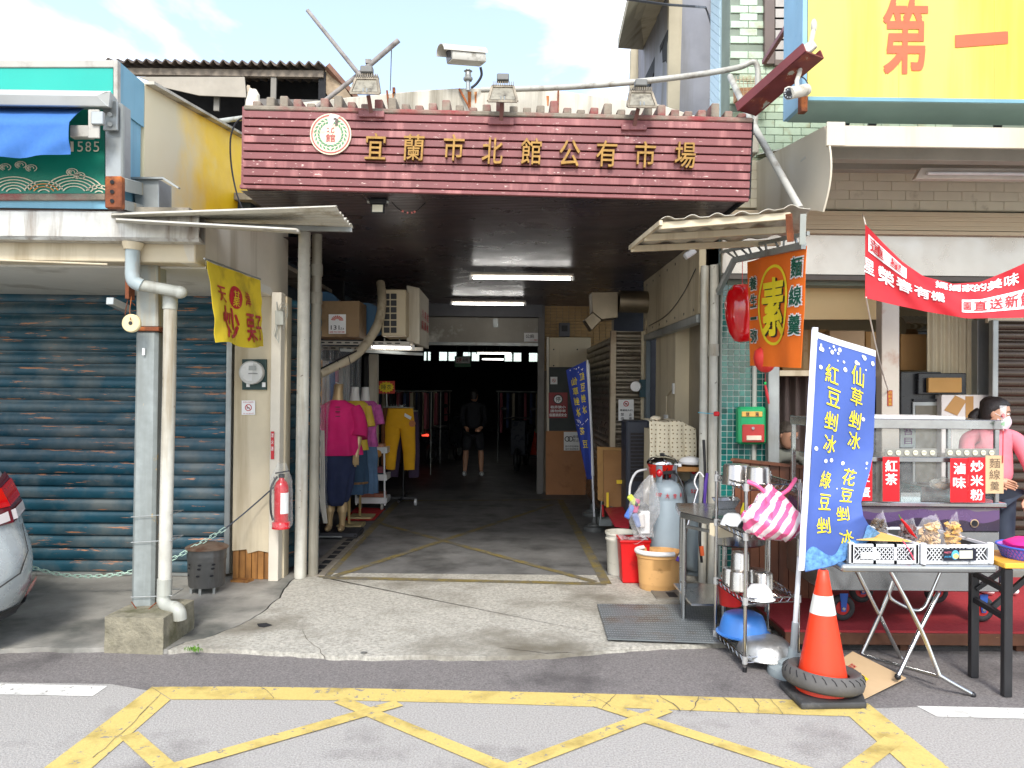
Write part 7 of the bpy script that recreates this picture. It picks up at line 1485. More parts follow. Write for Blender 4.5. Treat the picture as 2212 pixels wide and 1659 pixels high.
for s_ in (-1, 1):
    sh = V(x + s_ * .17, y, 1.44); el = V(x + s_ * .235, y + .01, 1.18); wr = V(x + s_ * .225, y - .05, .98); hd = V(x + s_ * .215, y - .07, .9)
    B().tube(spline([sh, sh.lerp(el, .5) + V(s_ * .02, 0, 0), el, el.lerp(wr, .35)], 4), [.07, .075, .078, .08, .082, .084, .086, .088, .09, .092, .094, .096, .098], 14).jitter(.008, 9).o('sleeve', m_mag, t, smooth=True)
    B().tube([el, wr, hd], [.04, .028, .03], 12).o('forearm', m_man, t, smooth=True)
    for k in range(5): B().tube([hd + V((k - 2) * .012, -.005 * k, .02), hd + V((k - 2) * .014, -.01 - .003 * k, -.05 - .02 * (k in (1, 2, 3))), hd + V((k - 2) * .013, -.004, -.085 - .02 * (k in (1, 2)))], [.009, .008, .005], 6).o('finger', m_man, t, smooth=True)
    lx = x + s_ * .07 - .01
    loft([(lx, y, .3, .06, .06), (lx, y, .42, .055, .055), (lx, y, .55, .06, .06)], 'calf', m_man, t); loft([(lx, y, z0 + .05, .032, .04), (lx, y, z0 + .12, .034, .036), (lx, y, .32, .052, .055)], 'ankle', m_man, t); b = B(); b.ell((lx, y - .05, z0 + .035), (.036, .1, .035), 14, 8); b.o('foot', m_man, t, smooth=True)
loft([(x - .01, y, .38, .11, .1), (x - .02, y, .42, .15, .13), (x - .02, y, .6, .19, .15), (x, y, .8, .2, .145), (x + .005, y, .95, .18, .13), (x + .01, y, 1.05, .16, .12)], 'skirt_trousers', m_navy, t, jit=.014, jf=6)
for k in range(3):
    q = V(x + .025, y - .135 + .008 * k, 1.44 - k * .05); b = B(); b.beam(q + V(-.025, 0, 0), q + V(.025, 0, 0), .007, .008); b.o('knot_button', m_pblk, t)
b = B()
for k in range(26):
    a_ = random.uniform(0, 6.28); r_ = random.uniform(.005, .03); q = V(x - .262 + .0, y - .06, 1.2) + V(-.004, math.cos(a_) * r_ * .8, math.sin(a_) * r_ * 1.6); b.ell(q + V(.02, -.03, 0), (.005, .005, .005), 6, 4)
b.o('embroidery', M('pale_embroidery', L(214, 130, 180, .85)), t, kind='stuff')
B().prism([V(x - .26, y - .17, .045), V(x + .26, y - .17, .045), V(x + .26, y + .2, .045), V(x - .26, y + .2, .045)], (0, 0, .05)).o('stand', M('black_stand', (.03, .03, .035), .5), t, bev=.006); B().tube([V(x - .3, y - .2, .06), V(x + .1, y - .2, .06)], .01, 8).o('stand_bar', m_galv, t)
for dx, dy in ((-.22, -.15), (.24, -.16), (.24, .17), (-.22, .17)): B().cyl((x + dx - .015, y + dy, .055), (x + dx + .015, y + dy, .055), .024, n=12).o('caster', m_bl2, t)
def bust(lab, c, top, skirt, skirt_z, white=True):
    t = thing('mannequin', lab, 'mannequin', c); x, y = c.x, c.y
    loft([(x, y, 1.36, .16, .085), (x, y, 1.45, .13, .07), (x, y, 1.50, .06, .05), (x, y, 1.6, .047, .047), (x, y, 1.655, .046, .046), (x, y, 1.66, .04, .04)], 'neck', m_mwh if white else m_man, t)
    loft([(x, y, .93, .16, .13), (x, y, 1.08, .145, .12), (x, y, 1.25, .16, .12), (x, y, 1.38, .17, .1), (x, y, 1.46, .15, .08), (x, y, 1.49, .11, .065)], 'top', top, t, jit=.012, jf=8)
    loft([(x, y, skirt_z, .165, .14), (x, y, .7, .16, .13), (x, y, .9, .15, .12), (x, y, 1.0, .14, .11)], 'skirt', skirt, t, jit=.012, jf=7)
    B().cyl((x - .05, y, .06), (x - .05, y, .6), .016, n=10).o('stand_pole', M('stand_wood', L(186, 156, 100, .85), .6), t); B().box(x - .17, x + .12, y - .14, y + .14, GZ, .07).o('stand_base', M('stand_wood2', L(190, 170, 120, .85), .6), t, bev=.004)
    for s_ in (-1, 1): B().tube([V(x + s_ * .14, y, 1.43), V(x + s_ * .17, y - .02, 1.3), V(x + s_ * .185, y - .03, 1.2)], [.055, .06, .065], 12).o('sleeve', top, t, smooth=True)
    return t
t = bust('white bust mannequin in yellow top and dark denim skirt', G(763, 1138, GZ), M('mustard_silk', L(216, 182, 60, .88), .6, var=.15, vs=5), M('dark_denim', L(52, 78, 104, .85), .9, vs=5, var=.25), .42); c = G(763, 1138, GZ); B().tube([V(c.x + math.cos(k * .3) * .166, c.y + math.sin(k * .3) * .14, .55) for k in range(21)], .014, 6, closed=True).o('trim_band', M('patterned_trim', L(120, 90, 60), .9, vs=40, var=.5), t)
bust('white bust mannequin in lilac pink printed top behind the others', G(786, 1120, GZ), M('lilac_print', L(206, 96, 170, .88), .8, vs=12, var=.3), M('light_denim', L(96, 126, 158, .85), .9, vs=5, var=.2), .35)
t = thing('floor_mat', 'bright red mat on the floor by the mannequins', 'mat', G(785, 1110, GZ)); B().prism([G(742, 1124, GZ + .012), G(808, 1124, GZ + .012), G(832, 1099, GZ + .012), G(770, 1096, GZ + .012)], (0, 0, .005)).o('mat', M('red_carpet', L(196, 26, 30, .85), .9), t)
# ---- rolling rack with trousers
t = thing('clothes_rack', 'rolling clothes rack holding rows of trousers', 'rack', G(870, 1080, GZ)); DR = 10.6; zr = P(870, 882, DR).z
a, c = P(838, 884, DR), P(898, 884, DR + .4); B().cyl((a.x + .2, DR - .05, zr + .03), (a.x + .1, DR + 1.0, zr + .03), .012).o('rail', m_galv, t, smooth=True); B().cyl((a.x + .19, DR + .25, .13), (a.x + .19, DR + .25, zr + .03), .013).o('upright', m_bl2, t, smooth=True)
b = B(); b.beam((a.x - .1, DR + .1, .13), (c.x + .05, DR + .1, .13), .03, .03); b.o('base_bar', m_bl2, t); b = B(); b.beam((a.x + .19, DR - .2, .12), (a.x + .19, DR + .7, .12), .03, .03); b.o('base_bar', m_bl2, t)
for q in ((c.x + .05, DR + .08), (a.x - .08, DR + .08)): B().cyl((q[0] - .015, q[1], .075), (q[0] + .015, q[1], .075), .045, n=14).o('caster', m_wplas, t, smooth=True)
def trousers(lab, cx, cy, zt, w, ln, mat, rz=0, hang=True):
    t = thing('trousers', lab, 'trousers', (cx, cy, zt), 0, 'trousers on the rolling rack'); b = B(); rm = Matrix.Rotation(rz, 3, 'Z')
    def put(p): return V(cx, cy, zt) + rm @ p
    b.skinr([b.verts([put(V(math.cos(6.2832 * i / 20) * r, math.sin(6.2832 * i / 20) * ry, -z)) for i in range(20)]) for r, ry, z in ((w * .42, .03, 0), (w * .46, .04, .1), (w * .5, .055, .22), (w * .5, .05, .27))])
    for s_ in (-1, 1): b.skinr([b.verts([put(V(s_ * o + math.cos(6.2832 * i / 16) * r, math.sin(6.2832 * i / 16) * ry, -z)) for i in range(16)]) for r, ry, z, o in ((w * .26, .05, .24, w * .245), (w * .25, .05, .4, w * .27), (w * .22, .045, ln * .7, w * .31), (w * .17, .04, ln, w * .34))])
    b.jitter(.014, 11).o('cloth', mat, t, smooth=True)
    if hang:
        b = B(); b.tube([put(V(-w * .45, 0, .015)), put(V(w * .45, 0, .015))], .007, 6); b.o('hanger_bar', m_pvc, t); b = B(); b.tube([put(V(0, 0, .015)), put(V(0, 0, .05))], .004, 5); b.o('hook', m_galv, t)
    return t, put
tt_, put = trousers('bright yellow trousers at the front of the rack', (a.x + c.x) / 2 + .02, DR - .12, zr, .40, .83, M('yellow_denim', L(232, 172, 22, .88), .85, vs=5, var=.1, bump=.1, bs=30)); b = B(); b.poly([put(V(.07, -.065, -.06)), put(V(.16, -.065, -.11)), put(V(.145, -.065, -.15)), put(V(.06, -.065, -.1))]); b.o('size_tag', m_paper, tt_); b = B(); b.poly([put(V(.17 + .045 * math.cos(k * .5236), -.066, -.2 + .045 * math.sin(k * .5236))) for k in range(12)]); b.o('price_tag', M('price_tag_orange', L(196, 120, 60, .85)), tt_)
for k, (nm, cl) in enumerate((('brown', (110, 66, 36)), ('black', (26, 26, 30)), ('orange tan', (204, 140, 66)), ('dark brown', (70, 44, 30)), ('charcoal', (40, 40, 46)))):
    trousers(nm + ' trousers hanging sideways behind the yellow pair', a.x - .02 + k * .02 + .02, DR + .02 + k * .13, zr, .32, .8, M('trouser_' + str(k), L(*cl, .9), .9), R(70))
trousers('pink and navy trousers hanging just behind the yellow pair', (a.x + c.x) / 2 + .05, DR + .05, zr - .05, .42, .9, M('navy_pink_trouser', L(58, 44, 66), .9))
t = thing('price_sign', 'yellow sale sign with red starburst border above the clothes rack', 'sign', P(834, 850, 10.7)); fpw(816, 823, 853, 850, 10.7, 'board', M('sale_red', L(206, 60, 40, .88), .5), t, .006); b = B(); f3 = pframe(816, 823, 853, 850, 10.7); b.poly([f3(.5 + (.47 if k % 2 else .38) * math.cos(k * .2244), .5 + (.47 if k % 2 else .36) * math.sin(k * .2244), .003) for k in range(28)]); b.o('starburst', M('sale_yellow', L(248, 220, 30, .9), .5), t); letters(t, m_pblk, [('睡', .35, .52, .28, .4), ('衣', .66, .52, .28, .4)], f3, .005, 0); B().cyl(P(835, 850, 10.71), P(836, 884, 10.71), .006).o('stem', m_wplas, t)
# white trolley
t = thing('utility_trolley', 'white three-tier trolley with folded clothes by the rack', 'trolley', G(815, 1092, GZ)); DT = 10.2; xa, xb = P(792, 1000, DT).x, P(836, 1000, DT).x
for y_ in (971, 1030, 1080): zq = P(815, y_, DT).z; B().box(xa - .15, xb, DT, DT + .35, zq - .05, zq + .03).o('tier', m_wplas, t, bev=.006)
for q in (xb - .02, xa - .13): b = B(); b.beam((q, DT - .005, .1), (q - .02, DT - .005, P(815, 965, DT).z), .025, .02); b.o('upright', m_wplas, t)
for q in (xb - .06, xa - .08): B().cyl((q - .015, DT + .02, .075), (q + .015, DT + .02, .075), .045, n=14).o('caster', m_pvc, t, smooth=True)
c = P(816, 980, DT - .01); b = B(); b.cyl(c, c + V(0, -.004, 0), .05, n=20); b.o('price_tag', M('price_tag_orange2', L(206, 140, 60, .85)), t)
for k, (y_, cl) in enumerate(((966, (226, 170, 140)), (1016, (150, 80, 90)), (1028, (90, 110, 120)), (1072, (170, 110, 90)))):
    q = P(812, y_, DT + .15); t = thing('folded_clothes', ('peach folded clothes on the top tier of the white trolley', 'maroon folded clothes on the middle tier of the trolley', 'grey folded clothes on the middle tier of the trolley', 'brown folded clothes on the bottom tier of the trolley')[k], 'clothes', q, 0, 'folded clothes on the trolley'); b = B(); b.ob(q + V(-.03, 0, .02), (.3, .26, .06)); bmesh.ops.subdivide_edges(b.bm, edges=b.bm.edges, cuts=4, use_grid_fill=True); b.jitter(.02, 9).o('cloth', M('folded_' + str(k), L(*cl, .85), .9, vs=20, var=.3), t, smooth=True)
# cords and hanging straps beside the mannequin
t = thing('hanging_straps', 'pale hanging straps and cords beside the gold mannequin', 'straps', P(695, 1140, 7.8))
for k in range(4): B().tube(spline([P(690 + k * 3, 930, 7.8), P(688 + k * 4, 1010, 7.8), P(692 + k * 3, 1080, 7.8), P(700 + k * 2, 1130, 7.8)], 4), .008, 6).o('strap', M('pale_strap', L(206, 200, 186, .85), .7), t, smooth=True)
# ================================================================== right side of the passage
t = thing('notice_board', 'tall notice board with cream top, dark middle and wooden lower panel', 'board', P(1230, 1068, 11.9)); DN = 11.9
fpw(1187, 729, 1276, 793, DN, 'cream_panel', m_cream, t, .04, .004); fpw(1182, 793, 1274, 931, DN + .01, 'dark_panel', M('dark_green_board', L(46, 52, 52), .6, vs=4, var=.2), t, .03); fpw(1179, 931, 1273, 1069, DN - .01, 'wood_panel', M('orange_plywood', L(178, 120, 72, .85), .6, vs=2.5, var=.12, dirt=L(120, 74, 40), da=.25, ds=3), t, .04, .003); fpw(1181, 728, 1186, 931, DN - .01, 'edge_strip', m_white, t, .04)
for x, y in ((1196, 755), (1247, 755), (1196, 790)): B().cyl(P(x, y, DN - .004), P(x, y, DN), .012, n=8).o('screw', m_blackm, t)
t = thing('no_parking_sign', 'dark red no-parking notice on the dark board', 'sign', P(1205, 903, 11.88)); fpw(1185, 848, 1226, 903, 11.88, 'panel', M('dull_red_sign', L(150, 40, 46, .85), .5), t, .006); f4 = pframe(1185, 848, 1226, 903, 11.88); disc(B(), f4(.5, .74, .003), 0, .075).o('roundel', m_pwht, t); disc(B(), f4(.5, .74, .005), .06, .075).o('roundel_ring', m_pblk, t); letters(t, m_pblk, [('停', .5, .74, .26, .2)], f4, .006, .01); letters(t, m_pwht, [('巷弄狹小', .5, .43, .8, .11), ('請勿停車', .5, .28, .8, .11), ('保護通道安全', .5, .12, .92, .12)], f4, .003, .006)
t = thing('paper_notice', 'white paper notice with bicycle drawing on the wooden panel', 'notice', P(1235, 973, 11.87)); fpw(1218, 933, 1252, 973, 11.87, 'paper', m_paper, t, .004); f5 = pframe(1218, 933, 1252, 973, 11.87); 
for u in (.22, .42): disc(B(), f5(u, .62, .003), .03, .042, 16).o('bicycle_wheel', m_pblk, t)
letters(t, m_pblk, [('機車', .76, .74, .4, .16), ('禁止', .76, .54, .4, .16), ('請勿停放車輛', .5, .22, .84, .1), ('保持通道暢通', .5, .08, .84, .1)], f5, .003, 0)
no_sticker('no_smoking_sticker', 'small no-smoking sticker on the dark board in the passage', 1189, 814, 1204, 830, 11.88); t = thing('meter_box', 'grey meter box on the yellow tiles above the board', 'box', P(1219, 726, 12.05)); fpw(1208, 697, 1231, 727, 12.02, 'box', M('meter_box_grey', L(84, 84, 88), .5), t, .09, .005); fpw(1213, 703, 1226, 716, 12.01, 'window', m_blackm, t, .012)
t = thing('toilet_sign', 'small white toilet direction sign on the grey header', 'sign', P(1150, 738, 12.07)); fpw(1132, 719, 1168, 738, 12.065, 'plate', m_paper, t, .008); f6 = pframe(1132, 719, 1168, 738, 12.065); letters(t, m_pblk, [('公廁', .35, .62, .5, .42)], f6, .003, .006); letters(t, m_pred, [('→', .6, .18, .5, .16)], f6, .003, 0); fpw(1065, 688, 1076, 707, 12.07, 'switch_box', m_galv, thing('switch_box', 'small grey switch box on the header board', 'box', P(1070, 706, 12.07)), .012)
t = thing('exhaust_duct', 'stainless exhaust hood and duct on the passage corner', 'duct', P(1330, 690, 9)); m_dk = M('dull_stainless', L(146, 134, 114, .85), .38, .8, vs=3, var=.2); DX = 8.9
B().prism([P(x, y, DX) for x, y in ((1278, 631), (1335, 630), (1335, 686), (1300, 690), (1280, 674))], (0, .3, 0)).o('hood', m_dk, t, bev=.006); B().prism([P(x, y, DX + .02) for x, y in ((1262, 690), (1280, 675), (1300, 691), (1278, 714))], (0, .25, 0)).o('mouth', m_dk, t, bev=.006); B().cyl(P(1336, 651, DX + .15), P(1400, 653, DX + .15), .13, n=24).o('duct', m_dk, t, smooth=True)
t = thing('electric_meter', 'meter and dark teal box on the silver shutter', 'meter', P(1390, 860, 9.05)); fpw(1383, 820, 1402, 858, 9.03, 'box', M('teal_box', L(40, 74, 84), .5), t, .08, .004); q = P(1376, 835, 9.06); B().cyl(q, q + V(-.03, -.07, 0), .06, n=20).o('meter', m_wplas, t, smooth=True); B().cyl(P(1396, 690, 9.1), P(1394, 820, 9.1), .014, n=10).o('conduit', m_cream, t, smooth=True); B().cyl(P(1394, 858, 9.1), P(1396, 1010, 9.1), .014, n=10).o('conduit', m_galv, t, smooth=True)
t = thing('no_parking_sign', 'white no-parking notice for the driveway on the silver shutter', 'sign', P(1352, 909, 9.1)); fpw(1336, 863, 1369, 909, 9.1, 'plate', m_paper, t, .006); f7 = pframe(1336, 863, 1369, 909, 9.1); c = f7(.5, .8, .003); disc(B(), c, .024, .033).o('ring', m_pred, t); b = B(); b.beam(c + V(-.02, -.002, .02), c + V(.02, -.002, -.02), .007, .001, (0, 1, 0)); b.o('bar', m_pred, t); b = B(); b.beam(c + V(-.012, -.001, 0), c + V(.012, -.001, 0), .014, .001, (0, 1, 0)); b.o('car_symbol', m_pblk, t); letters(t, m_pblk, [('車道出入口', .5, .5, .8, .1), ('禁', .25, .3, .2, .15), ('止', .78, .3, .2, .15), ('停', .25, .1, .2, .15), ('車', .78, .1, .2, .15)], f7, .003, .008)
t = thing('light_switch', 'white switch plate with conduit on the cream passage wall', 'switch', (1.7, 7.9, 1.6)); B().box(XR + .035, XR + .052, 7.77, 7.83, 1.62, 1.73).o('plate', m_wplas, t, bev=.003); B().tube([(XR + .04, 7.84, 1.67), (XR + .04, 8.1, 1.6), (XR + .04, 8.12, 1.4)], .008, 6).o('conduit', m_cream, t); B().box(XR + .025, XR + .052, 8.06, 8.18, 1.3, 1.4).o('box', m_wplas, t, bev=.004)
t = thing('cable', 'thin black cable drooping along the cream header board', 'cable', (1.64, 7, 2.6)); B().tube(spline([V(XR - .01, 6.7, 2.72), V(XR - .012, 7.2, 2.55), V(XR - .012, 7.9, 2.43), V(XR - .01, 8.9, 2.4)], 5), .004, 5).o('line', m_blackm, t)
# flags in the passage
for lab, x, y in (('dark grey round flag base by the drain covers', 1284, 1146), ('dark grey round flag base further inside the passage', 1279, 1114)): flag_base('flag_base', lab, G(x, y, GZ), .125, M('dark_grey_base', L(98, 100, 98, .85), .5, var=.1))
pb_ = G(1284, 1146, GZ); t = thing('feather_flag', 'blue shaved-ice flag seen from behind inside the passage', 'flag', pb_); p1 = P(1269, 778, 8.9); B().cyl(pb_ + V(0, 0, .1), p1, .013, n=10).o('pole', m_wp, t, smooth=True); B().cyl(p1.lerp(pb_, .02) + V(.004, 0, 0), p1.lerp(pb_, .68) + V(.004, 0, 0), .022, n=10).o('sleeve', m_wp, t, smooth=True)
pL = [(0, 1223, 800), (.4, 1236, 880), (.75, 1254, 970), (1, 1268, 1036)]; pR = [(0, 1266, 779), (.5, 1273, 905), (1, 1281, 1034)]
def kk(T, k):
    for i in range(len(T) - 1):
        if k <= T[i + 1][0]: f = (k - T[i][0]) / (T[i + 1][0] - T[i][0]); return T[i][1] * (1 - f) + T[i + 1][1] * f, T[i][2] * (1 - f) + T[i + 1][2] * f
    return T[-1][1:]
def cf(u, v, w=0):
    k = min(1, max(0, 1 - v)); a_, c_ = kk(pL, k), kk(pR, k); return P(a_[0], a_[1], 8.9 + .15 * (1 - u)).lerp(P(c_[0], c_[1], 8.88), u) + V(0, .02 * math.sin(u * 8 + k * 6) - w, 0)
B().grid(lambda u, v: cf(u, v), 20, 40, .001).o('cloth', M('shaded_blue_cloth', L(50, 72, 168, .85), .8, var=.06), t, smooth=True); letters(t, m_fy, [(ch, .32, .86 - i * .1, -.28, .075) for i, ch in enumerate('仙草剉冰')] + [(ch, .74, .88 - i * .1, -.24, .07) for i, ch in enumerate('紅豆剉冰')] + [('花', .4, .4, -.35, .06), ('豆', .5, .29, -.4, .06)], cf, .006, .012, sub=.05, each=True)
b = B(); rnd = random.Random(5)
for k in range(26):
    u, v = rnd.uniform(.08, .92), rnd.choice((rnd.uniform(.93, .985), rnd.uniform(.44, .5))); r_ = rnd.choice((.02, .03)); b.poly([cf(u + r_ * math.cos(j * .785), v + r_ * .2 * math.sin(j * .785), .005) for j in range(8)])
b.o('snow_dots', m_pwht, t, kind='stuff')
# air cooler, cloth-covered cabinet, cooker, shelf
t = thing('air_cooler', 'dark grey upright air cooler with louvred front', 'air cooler', P(1377, 1130, 7.7)); DA = 7.7; m_cool = M('charcoal_plastic', L(52, 56, 66), .5, var=.08); fpw(1353, 909, 1402, 1135, DA, 'case', m_cool, t, .35, .015); fpw(1362, 935, 1395, 1040, DA - .005, 'grille', M('grille_brown_black', L(40, 34, 34), .7, vs=40, var=.4), t, .01)
for k in range(12): fpw(1363, 940 + k * 8, 1394, 942 + k * 8, DA - .011, 'louvre', m_cool, t, .008)
def dots(nm, c1, c2, s_):
    m = M(nm, c1, .85, var=.04); t_ = m.node_tree; n = t_.nodes.new; l = t_.links.new; c = n('ShaderNodeTexCoord'); v = n('ShaderNodeTexVoronoi'); v.inputs['Scale'].default_value = s_; v.inputs['Randomness'].default_value = .25; v.voronoi_dimensions = '2D'; mp_ = n('ShaderNodeMapping'); mp_.inputs['Rotation'].default_value = (R(90), 0, 0); l(c.outputs['Object'], mp_.inputs[0]); l(mp_.outputs[0], v.inputs['Vector']); mr = n('ShaderNodeMapRange'); mr.inputs[1].default_value = .15; mr.inputs[2].default_value = .18; l(v.outputs['Distance'], mr.inputs[0])
    x = n('ShaderNodeMix'); x.data_type = 'RGBA'; l(mr.outputs[0], x.inputs[0]); x.inputs[6].default_value = (*c2, 1); x.inputs[7].default_value = (*c1, 1); l(x.outputs[2], t_.nodes['Principled BSDF'].inputs['Base Color']); return m
t = thing('covered_cabinet', 'cabinet draped with cream polka-dot cloth behind the gas cylinder', 'cabinet', P(1453, 1000, 7.0)); q = [P(1400, 915, 6.95), P(1505, 905, 6.95)]; zt2 = 1.385; b = B(); x0_, x1_ = 1.30, 1.70
b.grid(lambda u, v: V(x0_ - .01 + (x1_ - x0_ + .02) * u + .012 * math.sin(u * 19 + v * 3) * (1 - v), 6.9 - .03 * (1 - v) * abs(math.sin(u * 11 + 1)) + max(0, v - .8) * 1.6, 1.02 + (zt2 - 1.02) * min(1, v / .8) - .09 * max(0, u - .75) * 4 * v + .008 * math.sin(u * 14) * v), 44, 18, .003); b.o('cloth', dots('polka_dot_cloth', L(238, 226, 196, .88), L(120, 96, 50), 26), t, smooth=True); B().box(x0_ + .02, x1_ - .02, 6.96, 7.3, .6, 1.3).o('cabinet', m_cream, t); b = B(); b.ell((x0_ + .06, 6.98, zt2 + .01), (.05, .04, .03), 12, 8); b.jitter(.02, 20).o('knot', M('cloth_knot', L(230, 216, 190, .85), .9), t, smooth=True)
for x in (x0_ + .03, x1_ - .05): B().box(x, x + .03, 6.98, 7.01, GZ, .6).o('leg', m_galv, t)
c = P(1430, 1030, 6.75); t = thing('rice_cooker', 'red rice cooker with steel lid behind the gas cylinder', 'cooker', c); B().lathe([(.10, 0), (.125, .1), (.132, .115)], c, 28).o('pot', M('cooker_red', L(222, 40, 22, .88), .3, var=.04), t, smooth=True); B().lathe([(.134, .116), (.134, .13), (.11, .165), (.05, .185), (.01, .19)], c, 28).o('lid', m_chrome, t, smooth=True); B().lathe([(.02, .19), (.024, .205), (.01, .21)], c, 12).o('knob', m_blackm, t); 
for k in range(2): B().tube(spline([c + V(0, -.02, .2), c + V(.06 + k * .05, -.06, .15), c + V(.02 + k * .08, -.12, .08), c + V(-.01 + k * .03, -.13, .02)], 5), .005, 6).o('cord', m_blackm, t, smooth=True)
t = thing('wall_shelf', 'small wooden shelf with lids beside the red cooker', 'shelf', P(1475, 1018, 6.7)); B().box(P(1440, 1012, 6.7).x, P(1512, 1012, 6.7).x, 6.66, 6.95, P(1470, 1018, 6.7).z, P(1470, 1008, 6.7).z).o('board', m_ply, t, bev=.003); fpw(1440, 1002, 1472, 1008, 6.65, 'paper', m_paper, t, .1); B().cyl(P(1462, 1019, 6.68), P(1463, 1110, 6.68), .006).o('leg', m_galv, t)
lt('plate_stack', 'stack of white plates on the small wooden shelf', 'plates', [(.06, 0), (.1, .01), (.11, .03), (.1, .035), (.08, .06), (.02, .075)], P(1492, 1004, 6.75), m_wplas); lt('wok', 'dark wok tucked under the small shelf', 'wok', [(.03, 0), (.1, .03), (.12, .06), (.11, .06), (.03, .01)], P(1480, 1050, 6.95), m_stain)
# gas cylinders
m_gas = M('grey_gas_paint', L(150, 164, 172, .85), .45, .1, vs=4, var=.08, dirt=L(110, 110, 106), da=.3, ds=4)
def gas(lab, c, txt):
    t = thing('gas_cylinder', lab, 'gas cylinder', c, 0, 'grey gas cylinders'); r = .147; B().lathe([(r * .8, .03), (r * .97, .05), (r, .09), (r, .69), (r * .985, .695), (r * .99, .70), (r * .985, .75), (r * .92, .79), (r * .75, .825), (r * .45, .85), (.04, .86)], c, 36).o('tank', m_gas, t, smooth=True); B().lathe([(r * .82, 0), (r * .82, .05), (r * .8, .05)], c, 30).o('foot_ring', m_gas, t)
    b = B()
    for k in range(20):
        if k in (13, 14, 15, 16, 17): continue
        a0, a1 = k * .314, (k + 1) * .314; b.prism([c + V(math.cos(a) * .085, math.sin(a) * .085, z_) for a, z_ in ((a0, .83), (a1, .83), (a1, .985), (a0, .985))], V(math.cos(a0) * .004, math.sin(a0) * .004, 0))
    b.o('collar', m_gas, t); B().cyl(c + V(0, 0, .85), c + V(0, 0, .93), .02).o('valve', m_blackm, t); b = B(); b.beam(c + V(-.04, -.03, .92), c + V(.06, -.03, .93), .03, .025); b.o('regulator', m_blackm, t); B().ell(c + V(-.07, -.05, .92), (.03, .03, .035), 12, 8).o('regulator_knob', m_fred, t, smooth=True)
    sf = lambda u, v, w=0: c + V(math.cos(-1.5708 + u / .14) * (.1475 - .12 * max(0, v - .74) + w), math.sin(-1.5708 + u / .14) * (.1475 - .12 * max(0, v - .74) + w), v)
    letters(t, m_pred, txt, sf, .004, .015, sub=.02); return t
g1 = G(1440, 1252, GZ); g1 = V(g1.x, 6.6, GZ); t = gas('nearer grey gas cylinder with red numbers', V(P(1440, 1000, 6.6).x, 6.6, GZ), [('507', -.09, .745, .05, .03), ('大', -.02, .74, .03, .04), ('空', .04, .74, .025, .035), ('8', .1, .745, .02, .03)])
gas('further grey gas cylinder half hidden by the sink stand', V(P(1513, 1000, 6.85).x, 6.85, GZ), [('52', -.09, .745, .04, .03)])
c = V(P(1440, 1000, 6.6).x, 6.6, GZ); t2 = thing('gas_hose', 'black gas hose running down from the near cylinder', 'hose', c); B().tube(spline([c + V(.05, -.05, .93), c + V(.09, -.1, .88), c + V(.13, -.14, .75), c + V(.15, -.13, .6), c + V(.16, -.1, .5)], 5), .009, 8).o('hose', m_blackm, t2, smooth=True)
t = thing('white_hose', 'white hose arching over behind the plastic bag', 'hose', P(1360, 1060, 6.9)); B().tube(spline([P(1398, 1014, 6.9), P(1375, 1020, 6.9), P(1362, 1045, 6.9), P(1360, 1075, 6.9)], 5), .011, 8).o('hose', m_wplas, t, smooth=True); B().tube(spline([P(1375, 1135, 6.5), P(1385, 1155, 6.5), P(1400, 1168, 6.5)], 4), .01, 8).o('hose', m_wplas, t, smooth=True)
t = thing('plastic_bag', 'clear plastic bag of rubbish tied to the gas cylinder', 'bag', P(1385, 1154, 6.4)); ct = P(1376, 1098, 6.4); b = B(); rg = []
for j in range(13):
    k = j / 12; z_ = .27 - k * .5; r_ = .012 + .115 * math.sin(min(1, k * 1.1) ** .9 * math.pi * .78) ** 1.1; rg.append(b.verts([ct + V(math.cos(a) * r_ + .12 * (1 - k) ** 1.5 - .01 + .06 * k, math.sin(a) * r_ * .7, z_) + noise.noise_vector(V(math.cos(a) * 2.5, math.sin(a) * 2.5, k * 5)) * .02 for a in [2 * math.pi * i / 26 for i in range(26)]]))
b.skinr(rg); b.o('film', glass('rubbish_film', (.93, .93, .93), .2, .16), t, smooth=True)
for k, (dx, dz, cl) in enumerate(((-.06, -.03, (80, 120, 200)), (-.01, .02, (200, 60, 120)), (.04, -.1, (226, 220, 214)), (.0, -.1, (120, 140, 190)), (-.03, .06, (200, 210, 80)))): b = B(); b.ob(ct + V(dx, 0, dz), (.05, .04, .12), Matrix.Rotation(.5 - k * .3, 3, 'Y')); b.o('wrapper', M('wrap_' + str(k), L(*cl, .85), .5), t, bev=.01)
t = thing('paper_carton', 'white printed paper carton in front of the gas cylinder', 'carton', P(1397, 1150, 6.42)); fpw(1384, 1105, 1404, 1153, 6.43, 'carton', m_paper, t, .05, .004)
